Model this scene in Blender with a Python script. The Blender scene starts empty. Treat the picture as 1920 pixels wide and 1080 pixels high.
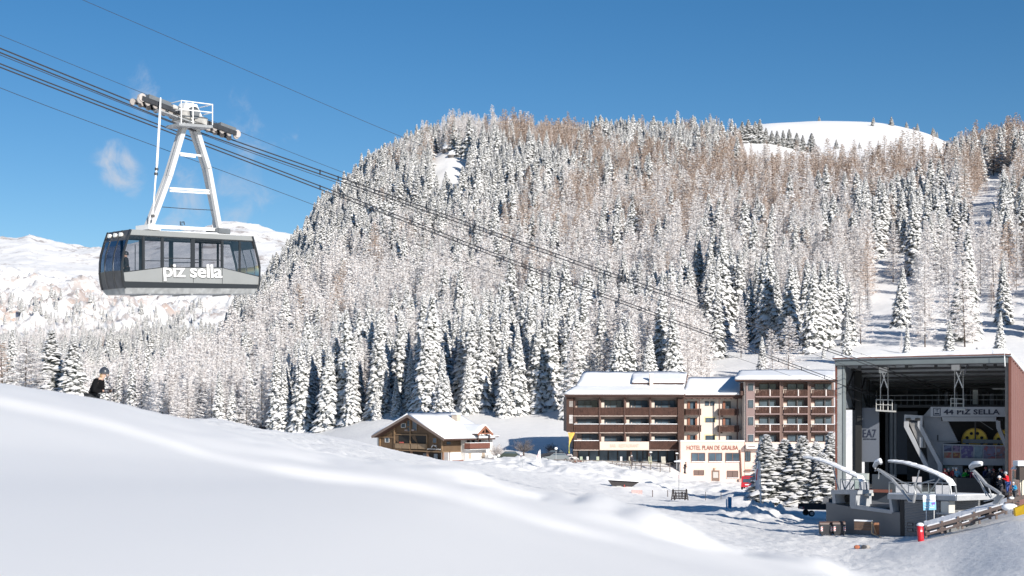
import bpy, bmesh, math, random
import numpy as np
from mathutils import Vector, Matrix
rnd = random.Random(7)
rng = np.random.default_rng(7)
SC = bpy.context.scene
COL = SC.collection
F = 2667.0      # focal length in photo pixels
HY = 775.0      # horizon row
R = math.radians

# ------------------------------------------------------------------ camera, sky, sun
cam_d = bpy.data.cameras.new('camera')
cam = bpy.data.objects.new('camera', cam_d)
COL.objects.link(cam)
cam.location = (0, 0, 0)
cam.rotation_euler = (R(90), 0, 0)
cam_d.sensor_width = 36.0
cam_d.lens = 50.0
cam_d.shift_y = 235.0/1920.0
cam_d.clip_start = 0.1
cam_d.clip_end = 20000
cam_d.dof.use_dof = True
cam_d.dof.focus_distance = 110
cam_d.dof.aperture_fstop = 2.0
SC.camera = cam

SUN_AZ = 30.0    # degrees to the right of straight behind the camera
SUN_EL = 25.0
sun_dir = Vector((math.sin(R(SUN_AZ))*math.cos(R(SUN_EL)), -math.cos(R(SUN_AZ))*math.cos(R(SUN_EL)), math.sin(R(SUN_EL))))
world = bpy.data.worlds.new('World')
SC.world = world
world.use_nodes = True
wn = world.node_tree.nodes; wl = world.node_tree.links
for n in list(wn): wn.remove(n)
w_out = wn.new('ShaderNodeOutputWorld'); w_bg = wn.new('ShaderNodeBackground')
w_sky = wn.new('ShaderNodeTexSky'); w_sky.sky_type = 'NISHITA'; w_sky.sun_disc = False
w_sky.sun_elevation = R(SUN_EL)
w_sky.sun_rotation = R(180 - SUN_AZ)
w_sky.altitude = 1800; w_sky.air_density = 1.0; w_sky.dust_density = 0.3; w_sky.ozone_density = 1.6
w_bg.inputs['Strength'].default_value = 0.086
w_hs = wn.new('ShaderNodeHueSaturation'); w_hs.inputs['Saturation'].default_value = 1.36; w_hs.inputs['Value'].default_value = .92
w_tc = wn.new('ShaderNodeTexCoord')
# thin fair-weather wisps low in the left half of the sky
w_no = wn.new('ShaderNodeTexNoise'); w_no.inputs['Scale'].default_value = 38.0; w_no.inputs['Detail'].default_value = 9; w_no.inputs['Roughness'].default_value = 0.62
w_no.inputs['Distortion'].default_value = 0.6
w_rp = wn.new('ShaderNodeMapRange'); w_rp.inputs[1].default_value = 0.48; w_rp.inputs[2].default_value = 0.74
def wmath(op, a, b=None):
    n = wn.new('ShaderNodeMath'); n.operation = op
    for i, v in enumerate((a, b)):
        if v is None: continue
        if isinstance(v, (int, float)): n.inputs[i].default_value = v
        else: wl.new(v, n.inputs[i])
    return n.outputs[0]
wl.new(w_tc.outputs['Generated'], w_no.inputs['Vector'])
wl.new(w_no.outputs['Fac'], w_rp.inputs[0])
acc = None
for cx, cy, rx, amp in ((215, 300, 62, 1.0), (240, 335, 60, .8), (285, 170, 80, .62), (478, 258, 70, .52), (552, 246, 40, .6), (430, 395, 150, .6), (350, 350, 60, .6), (455, 190, 70, .4), (330, 420, 80, .5)):
    v = Vector(((cx-960)/F, 1, (HY-cy)/F)).normalized()
    d = wn.new('ShaderNodeVectorMath'); d.operation = 'DISTANCE'; d.inputs[1].default_value = v
    wl.new(w_tc.outputs['Generated'], d.inputs[0])
    m = wn.new('ShaderNodeMapRange'); m.interpolation_type = 'SMOOTHSTEP'
    m.inputs[1].default_value = 0; m.inputs[2].default_value = rx/F; m.inputs[3].default_value = amp; m.inputs[4].default_value = 0
    wl.new(d.outputs['Value'], m.inputs[0])
    acc = m.outputs[0] if acc is None else wmath('ADD', acc, m.outputs[0])
w_ss = wn.new('ShaderNodeMapRange'); w_ss.interpolation_type = 'SMOOTHSTEP'; w_ss.inputs[1].default_value = .60; w_ss.inputs[2].default_value = 1.0; w_ss.inputs[3].default_value = 0; w_ss.inputs[4].default_value = .85
acc = wmath('MINIMUM', acc, 1.0)
wl.new(wmath('ADD', w_no.outputs['Fac'], wmath('MULTIPLY', acc, .38)), w_ss.inputs[0])
cl = wmath('MULTIPLY', w_ss.outputs[0], wmath('POWER', acc, .6))
w_mx = wn.new('ShaderNodeMix'); w_mx.data_type = 'RGBA'
wl.new(cl, w_mx.inputs[0])
wl.new(w_sky.outputs[0], w_hs.inputs['Color'])
wl.new(w_hs.outputs[0], w_mx.inputs[6]); w_mx.inputs[7].default_value = (5.6, 6.1, 7.0, 1)
wl.new(w_mx.outputs[2], w_bg.inputs['Color'])
wl.new(w_bg.outputs[0], w_out.inputs['Surface'])

sun_d = bpy.data.lights.new('sun', 'SUN')
sun_d.energy = 5.0; sun_d.angle = R(0.5); sun_d.color = (1.0, 0.945, 0.87)
sun = bpy.data.objects.new('sun', sun_d); COL.objects.link(sun)
sun.rotation_euler = (-sun_dir).to_track_quat('-Z', 'Y').to_euler()
sun.location = (50, -80, 60)
SC.view_settings.view_transform = 'Standard'
SC.view_settings.look = 'None'
SC.view_settings.gamma = 1
SC.view_settings.exposure = 0.30
SC.view_settings.use_curve_mapping = False
SC.cycles.use_denoising = True
SC.cycles.max_bounces = 6
SC.cycles.transparent_max_bounces = 12
SC.render.film_transparent = False

# ------------------------------------------------------------------ helpers
def tag(o, label=None, cat=None, group=None, kind=None):
    if label: o['label'] = label
    if cat: o['category'] = cat
    if group: o['group'] = group
    if kind: o['kind'] = kind
    return o

def P(px, py, Y):
    """the point seen at a photo position, at depth Y"""
    return Vector(((px-960)/F*Y, Y, (HY-py)/F*Y))

MATS = {}
def mat(name, color, rough=.6, metal=0.0, noise=None, bump=None, emit=None, spec=None, alpha=None, coat=None):
    """principled material; noise=(scale, dark factor) varies the colour, bump=(scale, strength)"""
    if name in MATS: return MATS[name]
    m = bpy.data.materials.new(name); m.use_nodes = True
    nt = m.node_tree; b = nt.nodes['Principled BSDF']
    b.inputs['Base Color'].default_value = (*color, 1)
    b.inputs['Roughness'].default_value = rough
    b.inputs['Metallic'].default_value = metal
    if spec is not None: b.inputs['Specular IOR Level'].default_value = spec
    if coat: b.inputs['Coat Weight'].default_value = coat
    if alpha is not None: b.inputs['Alpha'].default_value = alpha
    if emit: b.inputs['Emission Color'].default_value = (*emit[:3], 1); b.inputs['Emission Strength'].default_value = emit[3]
    tc = nt.nodes.new('ShaderNodeTexCoord')
    if noise:
        n = nt.nodes.new('ShaderNodeTexNoise'); n.inputs['Scale'].default_value = noise[0]; n.inputs['Detail'].default_value = 5
        nt.links.new(tc.outputs['Object'], n.inputs['Vector'])
        r = nt.nodes.new('ShaderNodeMapRange'); r.inputs[1].default_value = .3; r.inputs[2].default_value = .7
        nt.links.new(n.outputs['Fac'], r.inputs[0])
        x = nt.nodes.new('ShaderNodeMix'); x.data_type = 'RGBA'
        nt.links.new(r.outputs[0], x.inputs[0])
        x.inputs[6].default_value = (*[c*noise[1] for c in color], 1); x.inputs[7].default_value = (*color, 1)
        nt.links.new(x.outputs[2], b.inputs['Base Color'])
    if bump:
        n = nt.nodes.new('ShaderNodeTexNoise'); n.inputs['Scale'].default_value = bump[0]; n.inputs['Detail'].default_value = 6
        nt.links.new(tc.outputs['Object'], n.inputs['Vector'])
        u = nt.nodes.new('ShaderNodeBump'); u.inputs['Strength'].default_value = bump[1]; u.inputs['Distance'].default_value = .1
        nt.links.new(n.outputs['Fac'], u.inputs['Height']); nt.links.new(u.outputs[0], b.inputs['Normal'])
    MATS[name] = m
    return m

def stripes(m, axis, scale, dark, strength=.6):
    """vertical boards or corrugation: wave texture along an axis as fine relief and tone"""
    nt = m.node_tree; b = nt.nodes['Principled BSDF']
    tc = nt.nodes.new('ShaderNodeTexCoord')
    w = nt.nodes.new('ShaderNodeTexWave'); w.bands_direction = axis; w.inputs['Scale'].default_value = scale
    w.inputs['Distortion'].default_value = 0.15; w.inputs['Detail'].default_value = 1
    nt.links.new(tc.outputs['Object'], w.inputs['Vector'])
    x = nt.nodes.new('ShaderNodeMix'); x.data_type = 'RGBA'; x.blend_type = 'MULTIPLY'
    x.inputs[0].default_value = dark
    lk = b.inputs['Base Color'].links
    if lk: nt.links.new(lk[0].from_socket, x.inputs[6])
    else: x.inputs[6].default_value = b.inputs['Base Color'].default_value
    nt.links.new(w.outputs['Color'], x.inputs[7]); nt.links.new(x.outputs[2], b.inputs['Base Color'])
    u = nt.nodes.new('ShaderNodeBump'); u.inputs['Strength'].default_value = strength; u.inputs['Distance'].default_value = .05
    nt.links.new(w.outputs['Fac'], u.inputs['Height']); nt.links.new(u.outputs[0], b.inputs['Normal'])
    return m

class MB:
    """collects faces in world space; build() links them as one mesh object"""
    def __init__(s): s.v = []; s.f = []; s.mi = []; s.cur = 0
    def vert(s, p): s.v.append(tuple(p)); return len(s.v)-1
    def poly(s, pts):
        i = [s.vert(p) for p in pts]; s.f.append(i); s.mi.append(s.cur); return s
    def hexa(s, a, b):
        """prism between two point loops of equal length"""
        n = len(a); i = len(s.v)
        for p in a: s.vert(p)
        for p in b: s.vert(p)
        s.f.append([i+k for k in range(n)][::-1]); s.f.append([i+n+k for k in range(n)])
        for k in range(n):
            j = (k+1) % n; s.f.append([i+k, i+j, i+n+j, i+n+k])
        s.mi += [s.cur]*(n+2); return s
    def box(s, x0, x1, y0, y1, z0, z1, X=None):
        f = X or (lambda x, y, z: Vector((x, y, z)))
        a = [f(x0,y0,z0), f(x1,y0,z0), f(x1,y1,z0), f(x0,y1,z0)]
        b = [f(x0,y0,z1), f(x1,y0,z1), f(x1,y1,z1), f(x0,y1,z1)]
        return s.hexa(a, b)
    def tube(s, pts, r, n=6, cap=True, up=None):
        pts = [Vector(p) for p in pts]; rr = r if isinstance(r, (list, tuple)) else [r]*len(pts)
        i0 = len(s.v); m = len(pts)
        for k, p in enumerate(pts):
            d = (pts[min(k+1, m-1)] - pts[max(k-1, 0)]).normalized()
            a = d.cross(Vector((0,0,1)))
            if a.length < .05: a = d.cross(Vector((1,0,0)))
            a.normalize(); b = d.cross(a)
            for j in range(n):
                t = 2*math.pi*j/n + (math.pi/4 if n == 4 else 0)
                s.vert(p + a*math.cos(t)*rr[k] + b*math.sin(t)*rr[k])
        for k in range(m-1):
            for j in range(n):
                q = (j+1) % n
                s.f.append([i0+k*n+j, i0+k*n+q, i0+(k+1)*n+q, i0+(k+1)*n+j]); s.mi.append(s.cur)
        if cap:
            s.f.append([i0+j for j in range(n)][::-1]); s.f.append([i0+(m-1)*n+j for j in range(n)]); s.mi += [s.cur]*2
        return s
    def beam(s, a, b, w, h=None):
        """rectangular bar from a to b"""
        a = Vector(a); b = Vector(b); h = h or w
        d = (b-a).normalized(); x = d.cross(Vector((0,0,1)))
        if x.length < .05: x = d.cross(Vector((0,1,0)))
        x.normalize(); y = x.cross(d)
        c = [(-1,-1),(1,-1),(1,1),(-1,1)]
        return s.hexa([a + x*w/2*i + y*h/2*j for i, j in c], [b + x*w/2*i + y*h/2*j for i, j in c])
    def disc(s, c, nrm, r, th, n=20, hole=0):
        c = Vector(c); nrm = Vector(nrm).normalized(); a = nrm.cross(Vector((0,0,1)))
        if a.length < .05: a = Vector((1,0,0))
        a.normalize(); b = nrm.cross(a)
        ring = lambda rr, o: [c + nrm*o + (a*math.cos(2*math.pi*k/n) + b*math.sin(2*math.pi*k/n))*rr for k in range(n)]
        if not hole: return s.hexa(ring(r, -th/2), ring(r, th/2))
        i = len(s.v)
        for rr, o in ((r,-th/2),(r,th/2),(hole,th/2),(hole,-th/2)):
            for p in ring(rr, o): s.vert(p)
        for q in range(4):
            for k in range(n):
                j = (k+1) % n; q2 = (q+1) % 4
                s.f.append([i+q*n+k, i+q*n+j, i+q2*n+j, i+q2*n+k]); s.mi.append(s.cur)
        return s
    def ball(s, c, r, n=8, m=5, sq=(1,1,1)):
        c = Vector(c); i = len(s.v)
        for a in range(m+1):
            t = math.pi*a/m
            for k in range(n):
                u = 2*math.pi*k/n
                s.vert(c + Vector((math.sin(t)*math.cos(u)*r*sq[0], math.sin(t)*math.sin(u)*r*sq[1], math.cos(t)*r*sq[2])))
        for a in range(m):
            for k in range(n):
                j = (k+1) % n
                s.f.append([i+a*n+k, i+(a+1)*n+k, i+(a+1)*n+j, i+a*n+j]); s.mi.append(s.cur)
        return s
    def build(s, name, mats, parent=None, smooth=False):
        me = bpy.data.meshes.new(name)
        org = Vector((0,0,0))
        if parent is not None:
            q = parent
            while q is not None: org = org + q.location; q = q.parent
        else:
            a = np.array(s.v); org = Vector(((a[:,0].min()+a[:,0].max())/2, (a[:,1].min()+a[:,1].max())/2, a[:,2].min()))
        me.from_pydata([tuple(Vector(p)-org) for p in s.v], [], s.f)
        if not isinstance(mats, (list, tuple)): mats = [mats]
        for m in mats: me.materials.append(m)
        if len(mats) > 1: me.polygons.foreach_set('material_index', s.mi)
        if smooth: me.polygons.foreach_set('use_smooth', [True]*len(me.polygons))
        bm = bmesh.new(); bm.from_mesh(me)
        bmesh.ops.remove_doubles(bm, verts=bm.verts, dist=1e-5)
        bmesh.ops.recalc_face_normals(bm, faces=bm.faces); bm.to_mesh(me); bm.free()
        o = bpy.data.objects.new(name, me); COL.objects.link(o)
        if parent is not None: o.parent = parent
        else: o.location = org
        return o

def empty(name, loc, label, cat, group=None):
    o = bpy.data.objects.new(name, None); COL.objects.link(o); o.location = loc
    o.empty_display_size = .3
    return tag(o, label, cat, group)

def kids(o): return [c for c in COL.objects if c.parent == o] if False else list(o.children)
def copy_tree(o, parent=None):
    c = o.copy(); COL.objects.link(c); c.parent = parent
    for ch in list(o.children): copy_tree(ch, c)
    return c

# ------------------------------------------------------------------ value noise
def _h(ix, iy, s):
    h = (ix.astype(np.int64)*374761393 + iy.astype(np.int64)*668265263 + s*1442695041) & 0xffffffff
    h = ((h ^ (h >> 13))*1274126177) & 0xffffffff
    h = h ^ (h >> 16)
    return (h & 0xffff)/65535.0
def vnoise(x, y, s=0):
    ix = np.floor(x); iy = np.floor(y); fx = x-ix; fy = y-iy
    fx = fx*fx*fx*(fx*(fx*6-15)+10); fy = fy*fy*fy*(fy*(fy*6-15)+10)
    a = _h(ix,iy,s); b = _h(ix+1,iy,s); c = _h(ix,iy+1,s); d = _h(ix+1,iy+1,s)
    return (a+(b-a)*fx)+((c+(d-c)*fx)-(a+(b-a)*fx))*fy
def fbm(x, y, o=4, s=0, g=.5):
    t = 0; a = 1; n = 0
    for k in range(o):
        t = t + a*(vnoise(x, y, s+k)*2-1); n += a; a *= g; x = x*2.03+17.1; y = y*2.03+5.3
    return t/n
def sstep(a, b, x): t = np.clip((x-a)/(b-a), 0, 1); return t*t*(3-2*t)

# ------------------------------------------------------------------ terrain
KP = (-600, 0, 200, 400, 600, 700, 840, 1000, 1200, 1400, 1600, 1780, 1920, 2500)
ST = [
 (4,    (694, 757, 803, 868, 905, 912, 935, 982,1032,1075,1110,1130,1150,1200)),
 (4.2, (676, 741, 787, 848, 881, 888, 911, 959,1010,1055,1096,1122,1145,1196)),
 (4.45, (674, 741, 781, 833, 868, 874, 898, 946, 998,1045,1088,1116,1141,1192)),
 (4.85, (671, 736, 775, 827, 863, 869, 894, 941, 993,1041,1085,1114,1140,1190)),
 (7,    (668, 731, 769, 825, 862, 869, 896, 942, 995,1045,1088,1116,1140,1190)),
 (14,   (664, 725, 757, 812, 860, 880, 906, 950,1001,1051,1093,1120,1140,1185)),
 (25,   (670, 722, 753, 802, 856, 878, 903, 948,1000,1050,1092,1120,1140,1180)),
 (50,   (690, 770, 806, 785, 838, 860, 892, 944, 998,1048,1090,1112,1110,1080)),
 (85,   (735, 800, 800, 794, 824, 846, 882, 938, 984,1030,1058,1052,1010, 950)),
 (100,  (740, 800, 800, 796, 820, 842, 878, 932, 978,1022,1040,1010, 966, 920)),
 (115,  (745, 800, 800, 800, 818, 840, 875, 924, 968,1008,1004, 994, 950, 905)),
 (130,  (750, 800, 800, 805, 817, 838, 873, 916, 956, 990, 990, 985, 945, 880)),
 (160,  (755, 798, 798, 810, 815, 835, 871, 908, 945, 966, 966, 960, 930, 860)),
 (190,  (755, 795, 795, 820, 823, 838, 866, 893, 928, 941, 940, 930, 915, 850)),
 (215,  (755, 790, 795, 825, 830, 846, 866, 866, 888, 918, 918, 912, 900, 840)),
 (238,  (755, 790, 795, 830, 838, 854, 868, 860, 871, 904, 905, 895, 885, 830)),
 (262,  (755, 800, 815, 840, 838, 845, 845, 834, 838, 838, 815, 795, 775, 770)),
 (300,  (755, 800, 820, 845, 832, 812, 790, 780, 758, 733, 700, 690, 680, 680)),
 (400,  (750, 795, 812, 815, 762, 722, 690, 673, 648, 615, 590, 570, 550, 500)),
 (500,  (740, 785, 795, 766, 668, 618, 588, 568, 543, 515, 490, 475, 450, 420)),
 (600,  (720, 770, 775, 716, 577, 532, 507, 490, 465, 440, 425, 415, 390, 370)),
 (750,  (690, 735, 745, 672, 478, 412, 374, 372, 362, 357, 350, 345, 320, 310)),
 (900,  (660, 695, 692, 658, 440, 334, 272, 288, 302, 316, 336, 322, 288, 272)),
 (1000, (640, 665, 660, 662, 452, 352, 274, 280, 290, 302, 322, 308, 280, 272)),
 (1150, (650, 660, 652, 650, 530, 430, 335, 310, 285, 262, 281, 296, 300, 300)),
 (1400, (620, 632, 626, 615, 612, 530, 430, 360, 310, 244, 233, 276, 300, 310)),
 (1700, (560, 545, 575, 575, 580, 560, 500, 430, 400, 320, 310, 340, 360, 360)),
 (2300, (480, 500, 515, 512, 505, 500, 500, 480, 460, 430, 420, 430, 440, 440)),
 (3300, (430, 456, 466, 434, 460, 480, 500, 520, 500, 480, 480, 480, 480, 480)),
 (4800, (500, 540, 540, 540, 560, 560, 560, 560, 560, 540, 540, 540, 540, 540)),
 (9000, (700, 700, 700, 700, 700, 700, 700, 700, 700, 700, 700, 700, 700, 700)),
]
# extra px detail for single rows (skylines)
EXTRA = {
 900: {300: 676, 480: 600, 540: 532, 650: 390, 760: 316},
 1000:{300: 655, 540: 542, 1300: 276, 1500: 318},
 1400:{1450: 239, 1530: 233, 1650: 236, 1700: 246, 1750: 259},
 1150:{1450: 262, 1500: 276},
 750: {300: 735, 500: 585, 540: 545, 650: 440},
 238: {1130: 868, 1255: 873, 1300: 901, 950: 862},
 215: {1270: 902, 950: 862, 1130: 872},
 3300:{50: 452, 56: 447, 62: 455, 100: 461, 150: 468, 230: 464, 300: 452, 420: 429, 470: 434, 530: 446},
 25:  {60: 735, 160: 747},
}
_gx = np.arange(-700, 2601, 2.0)
_YS = np.array([s[0] for s in ST], float)
_Z = []
for Y, row in ST:
    d = dict(zip(KP, row)); d.update(EXTRA.get(Y, {}))
    k = sorted(d)
    c = np.interp(_gx, k, [d[i] for i in k])
    sg = 3 if Y >= 3300 else (14 if Y < 200 else 8)
    kk = np.arange(-3*sg, 3*sg+1); w = np.exp(-.5*(kk/sg)**2); w /= w.sum()
    c = np.convolve(np.pad(c, 3*sg, mode='edge'), w, 'valid')
    _Z.append((HY-c)/F*Y)
_Z = np.array(_Z)
_d = np.diff(_Z, axis=0)/np.diff(_YS)[:, None]
_m = np.zeros_like(_Z)
_m[1:-1] = np.where(_d[:-1]*_d[1:] > 0, 2*_d[:-1]*_d[1:]/(_d[:-1]+_d[1:]+1e-12), 0)
_m[0] = 0; _m[-1] = _d[-1]

def zbase(X, Y):
    X = np.asarray(X, float); Y = np.asarray(Y, float)
    wv = sstep(3.2, 3.9, Y)*(1-sstep(5.2, 6.5, Y))
    Yw = Y + wv*(.55*fbm(X*.75, Y*0+1.3, 3, 71)+.40*fbm(X*2.1, Y*.8, 3, 72))
    px = np.clip(960+F*X/np.maximum(Y, 4), -700, 2600)
    Yc = np.clip(Yw, 4, 8999.0)
    k = np.clip(np.searchsorted(_YS, Yc, side='right')-1, 0, len(_YS)-2)
    gi = (px+700)/2.0; i0 = np.clip(gi.astype(int), 0, len(_gx)-2); t = gi-i0
    g = lambda A, kk: A[kk, i0]*(1-t)+A[kk, i0+1]*t
    h = _YS[k+1]-_YS[k]; u = (Yc-_YS[k])/h
    z = (2*u**3-3*u*u+1)*g(_Z,k)+(u**3-2*u*u+u)*h*g(_m,k)+(-2*u**3+3*u*u)*g(_Z,k+1)+(u**3-u*u)*h*g(_m,k+1)
    z = np.where(Y < 4, z + .05*(4-np.maximum(Y, -2)), z)
    return z

def znoise(X, Y):
    px = 960+F*X/np.maximum(Y, 4)
    n = .012*fbm(X*1.3, Y*1.3, 3, 3)*sstep(0, 6, Y)*(1-sstep(8, 30, Y))
    # drift lumps on the near lip
    n = n + ((.06*fbm(X*.8+3, Y*.35, 3, 77) + .05*fbm(X*1.7, Y*1.1, 3, 79))*(.25+.75*sstep(150, 550, px)) + .08*fbm(X*2.6, Y*1.0, 3, 78)*sstep(700, 1050, px))*sstep(4.2, 5, Y)*(1-sstep(12, 30, Y))*sstep(4.05, 4.3, Y)*1.25
    # groomed and rutted piste
    mid = sstep(12, 40, Y)*(1-sstep(225, 300, Y))
    n = n + mid*(.16*fbm(X*.12, Y*.05, 4, 11) + .10*fbm(X*1.1, Y*.5, 4, 12) + .07*fbm(X*3.0, Y*1.3, 3, 14) + .07*fbm((X*.8+Y*.25)*2.2, Y*.12, 3, 17))*(1-.7*sstep(1600, 1760, px))
    # shovelled banks
    bank = sstep(192, 205, Y)*(1-sstep(226, 236, Y))*sstep(860, 900, px)*(1-sstep(1420, 1470, px))
    n = n + bank*(.8*fbm(X*.22, Y*.16, 4, 15)+.35*fbm(X*.9, Y*.4, 4, 19))
    # heap of snow clods by the flag pole
    heap = np.exp(-((px-1425)/70)**2-((Y-150)/8.0)**2)
    n = n + heap*(1.25+1.6*fbm(X*.7, Y*.4, 4, 16))
    heap2 = np.exp(-((px-1395)/45)**2-((Y-188)/9.0)**2)
    n = n + heap2*(1.3+.8*fbm(X*.5, Y*.3, 4, 18))
    heap3 = np.exp(-((px-1200)/60)**2-((Y-196)/7.0)**2)
    n = n + heap3*.8
    hill = sstep(262, 400, Y)*(1-sstep(1000, 1300, Y)*(px > 900))
    n = n + hill*((2.5+6*sstep(500, 800, Y)*(1-sstep(1000, 1150, Y)))*fbm(X*.016, Y*.016, 5, 21) + .5*fbm(X*.12, Y*.12, 3, 22))
    lf = sstep(1350, 1650, Y)*(1-sstep(700, 1100, px))
    rid = 1-np.abs(fbm(X*.0065+2, Y*.0048, 6, 31, .55))*2
    n = n + lf*(rid*24-13)*(1-.72*sstep(1800, 2500, Y))
    crag = sstep(1350, 1480, Y)*(1-sstep(1800, 2050, Y))*(1-sstep(500, 900, px))
    n = n + crag*(20*fbm(X*.03, Y*.02, 7, 33, .7)+8*(1-2*np.abs(fbm(X*.05, Y*.03, 5, 34, .6))))
    n = n + sstep(2200, 3000, Y)*12*fbm(X*.01, Y*.006, 5, 35, .6)*(px < 1000)
    spike = np.exp(-((px-56)/9)**2)*sstep(3150, 3250, Y)*(1-sstep(3350, 3450, Y))
    n = n + spike*9*(1+fbm(X*.08, Y*.08, 3, 37))
    return n

def zt(X, Y):
    X = np.asarray(X, float); Y = np.asarray(Y, float)
    return zbase(X, Y)+znoise(X, Y)
def zat(x, y): return float(zt(np.array([x]), np.array([y]))[0])
def G(px, Y):
    """ground point under a photo column at depth Y"""
    x = (px-960)/F*Y
    return Vector((x, Y, zat(x, Y)))

def grid_mesh(name, XX, YY, ZZ, m, label):
    nr, nc = XX.shape
    co = np.stack([XX, YY, ZZ], -1).reshape(-1, 3)
    i = np.arange(nr*nc).reshape(nr, nc)
    q = np.stack([i[:-1,:-1], i[:-1,1:], i[1:,1:], i[1:,:-1]], -1).reshape(-1, 4)
    me = bpy.data.meshes.new(name)
    me.vertices.add(len(co)); me.vertices.foreach_set('co', co.ravel())
    me.loops.add(q.size); me.loops.foreach_set('vertex_index', q.ravel().astype(np.int32))
    me.polygons.add(len(q)); me.polygons.foreach_set('loop_start', np.arange(0, q.size, 4, dtype=np.int32))
    me.polygons.foreach_set('loop_total', np.full(len(q), 4, np.int32))
    me.polygons.foreach_set('use_smooth', np.ones(len(q), bool))
    me.update(calc_edges=True); me.validate()
    me.materials.append(m)
    o = bpy.data.objects.new(name, me); COL.objects.link(o)
    o['label'] = label; o['kind'] = 'structure'
    return o

def snow_material():
    m = bpy.data.materials.new('ground_snow'); m.use_nodes = True
    nt = m.node_tree; N = nt.nodes; L = nt.links; b = N['Principled BSDF']
    geo = N.new('ShaderNodeNewGeometry'); sp = N.new('ShaderNodeSeparateXYZ'); L.new(geo.outputs['Position'], sp.inputs[0])
    sn = N.new('ShaderNodeSeparateXYZ'); L.new(geo.outputs['True Normal'], sn.inputs[0])
    def noise(scale, det, rough=.5, vec=None):
        n = N.new('ShaderNodeTexNoise'); n.inputs['Scale'].default_value = scale; n.inputs['Detail'].default_value = det
        n.inputs['Roughness'].default_value = rough; L.new(vec or geo.outputs['Position'], n.inputs['Vector']); return n.outputs['Fac']
    def mr(v, a, b2, c=0., d=1.):
        n = N.new('ShaderNodeMapRange'); n.inputs[1].default_value = a; n.inputs[2].default_value = b2; n.inputs[3].default_value = c; n.inputs[4].default_value = d
        L.new(v, n.inputs[0]); return n.outputs[0]
    def mul(a, c, op='MULTIPLY'):
        n = N.new('ShaderNodeMath'); n.operation = op; L.new(a, n.inputs[0])
        if isinstance(c, float): n.inputs[1].default_value = c
        else: L.new(c, n.inputs[1])
        return n.outputs[0]
    def mix(f, a, c):
        n = N.new('ShaderNodeMix'); n.data_type = 'RGBA'; L.new(f, n.inputs[0])
        for s, v in ((6, a), (7, c)):
            if isinstance(v, tuple): n.inputs[s].default_value = (*v, 1)
            else: L.new(v, n.inputs[s])
        return n.outputs[2]
    snow = mix(mr(noise(.6, 5), .35, .7), (.85, .84, .825), (.90, .885, .865))
    # bare orange and grey rock on the far cliffs: steep faces break through the snow
    far = mr(sp.outputs['Y'], 1280, 1380)
    near_top = mr(sp.outputs['Y'], 1850, 2150, 1, 0)
    steep = mr(sn.outputs['Z'], .93, .85)
    patch = mr(noise(.018, 8, .75), .47, .54)
    rockm = mul(mul(steep, far), mul(mr(noise(.05, 8, .7), .40, .5), near_top))
    rockm = mul(rockm, patch)
    rock = mix(mr(noise(.02, 4), .46, .62), (.50, .48, .47), (.56, .41, .33))
    rock = mix(mr(noise(.15, 8, .7), .3, .7), rock, (.55, .47, .43))
    far2 = mul(mr(sp.outputs['Y'], 2000, 2300), mul(mr(noise(.012, 10, .75), .53, .60), mr(sn.outputs['Z'], .985, .94)))
    c = mix(rockm, snow, rock); c = mix(far2, c, (.42, .38, .36))
    L.new(c, b.inputs['Base Color'])
    b.inputs['Roughness'].default_value = .55; b.inputs['Specular IOR Level'].default_value = .25
    # fine relief: crusty grain on the piste, soft powder close by
    u = N.new('ShaderNodeBump'); u.inputs['Distance'].default_value = .16
    h = mul(mul(noise(1.4, 8, .65), 1.0), mul(noise(7.0, 4, .6), .35), 'ADD')
    L.new(h, u.inputs['Height'])
    st = mul(mr(sp.outputs['Y'], 15, 60, .04, .75), mr(sp.outputs['Y'], 260, 420, 1, .6))
    L.new(st, u.inputs['Strength'])
    L.new(u.outputs[0], b.inputs['Normal'])
    return m
SNOWG = snow_material()
# near ground, then the wide country beyond it
xs = np.concatenate([-np.geomspace(60, 3, 60)[:-1], np.linspace(-3, 3, 120), np.geomspace(3, 60, 60)[1:]])
ys = np.concatenate([np.linspace(-40, 0, 12)[:-1], np.linspace(0, 3.9, 50)[:-1], np.linspace(3.9, 5.0, 44)[:-1], np.linspace(5.0, 9, 64)[:-1], np.geomspace(9, 30, 90)])
XX, YY = np.meshgrid(xs, ys)
grid_mesh('snow_ground', XX, YY, zt(XX, YY), SNOWG, 'smooth powder snow drift sloping away right in front')
pxs = np.concatenate([np.arange(-1800, -100, 60), np.arange(-100, 2020, 5), np.arange(2020, 3800, 60)])
yy = np.concatenate([np.geomspace(30, 100, 100)[:-1], np.linspace(100, 265, 270)[:-1], np.geomspace(265, 1200, 190)[:-1], np.geomspace(1200, 3600, 230)[:-1], np.geomspace(3600, 9500, 25)])
PX, YY = np.meshgrid(pxs, yy)
XX = (PX-960)/F*YY
ZZ = zt(XX, YY)
XX = np.vstack([XX[:1], XX]); YY = np.vstack([YY[:1]-.5, YY]); ZZ = np.vstack([ZZ[:1]-.25, ZZ])
grid_mesh('snowy_terrain', XX, YY, ZZ, SNOWG, 'snow covered piste, valley, mountainside and distant cliffs')
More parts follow.
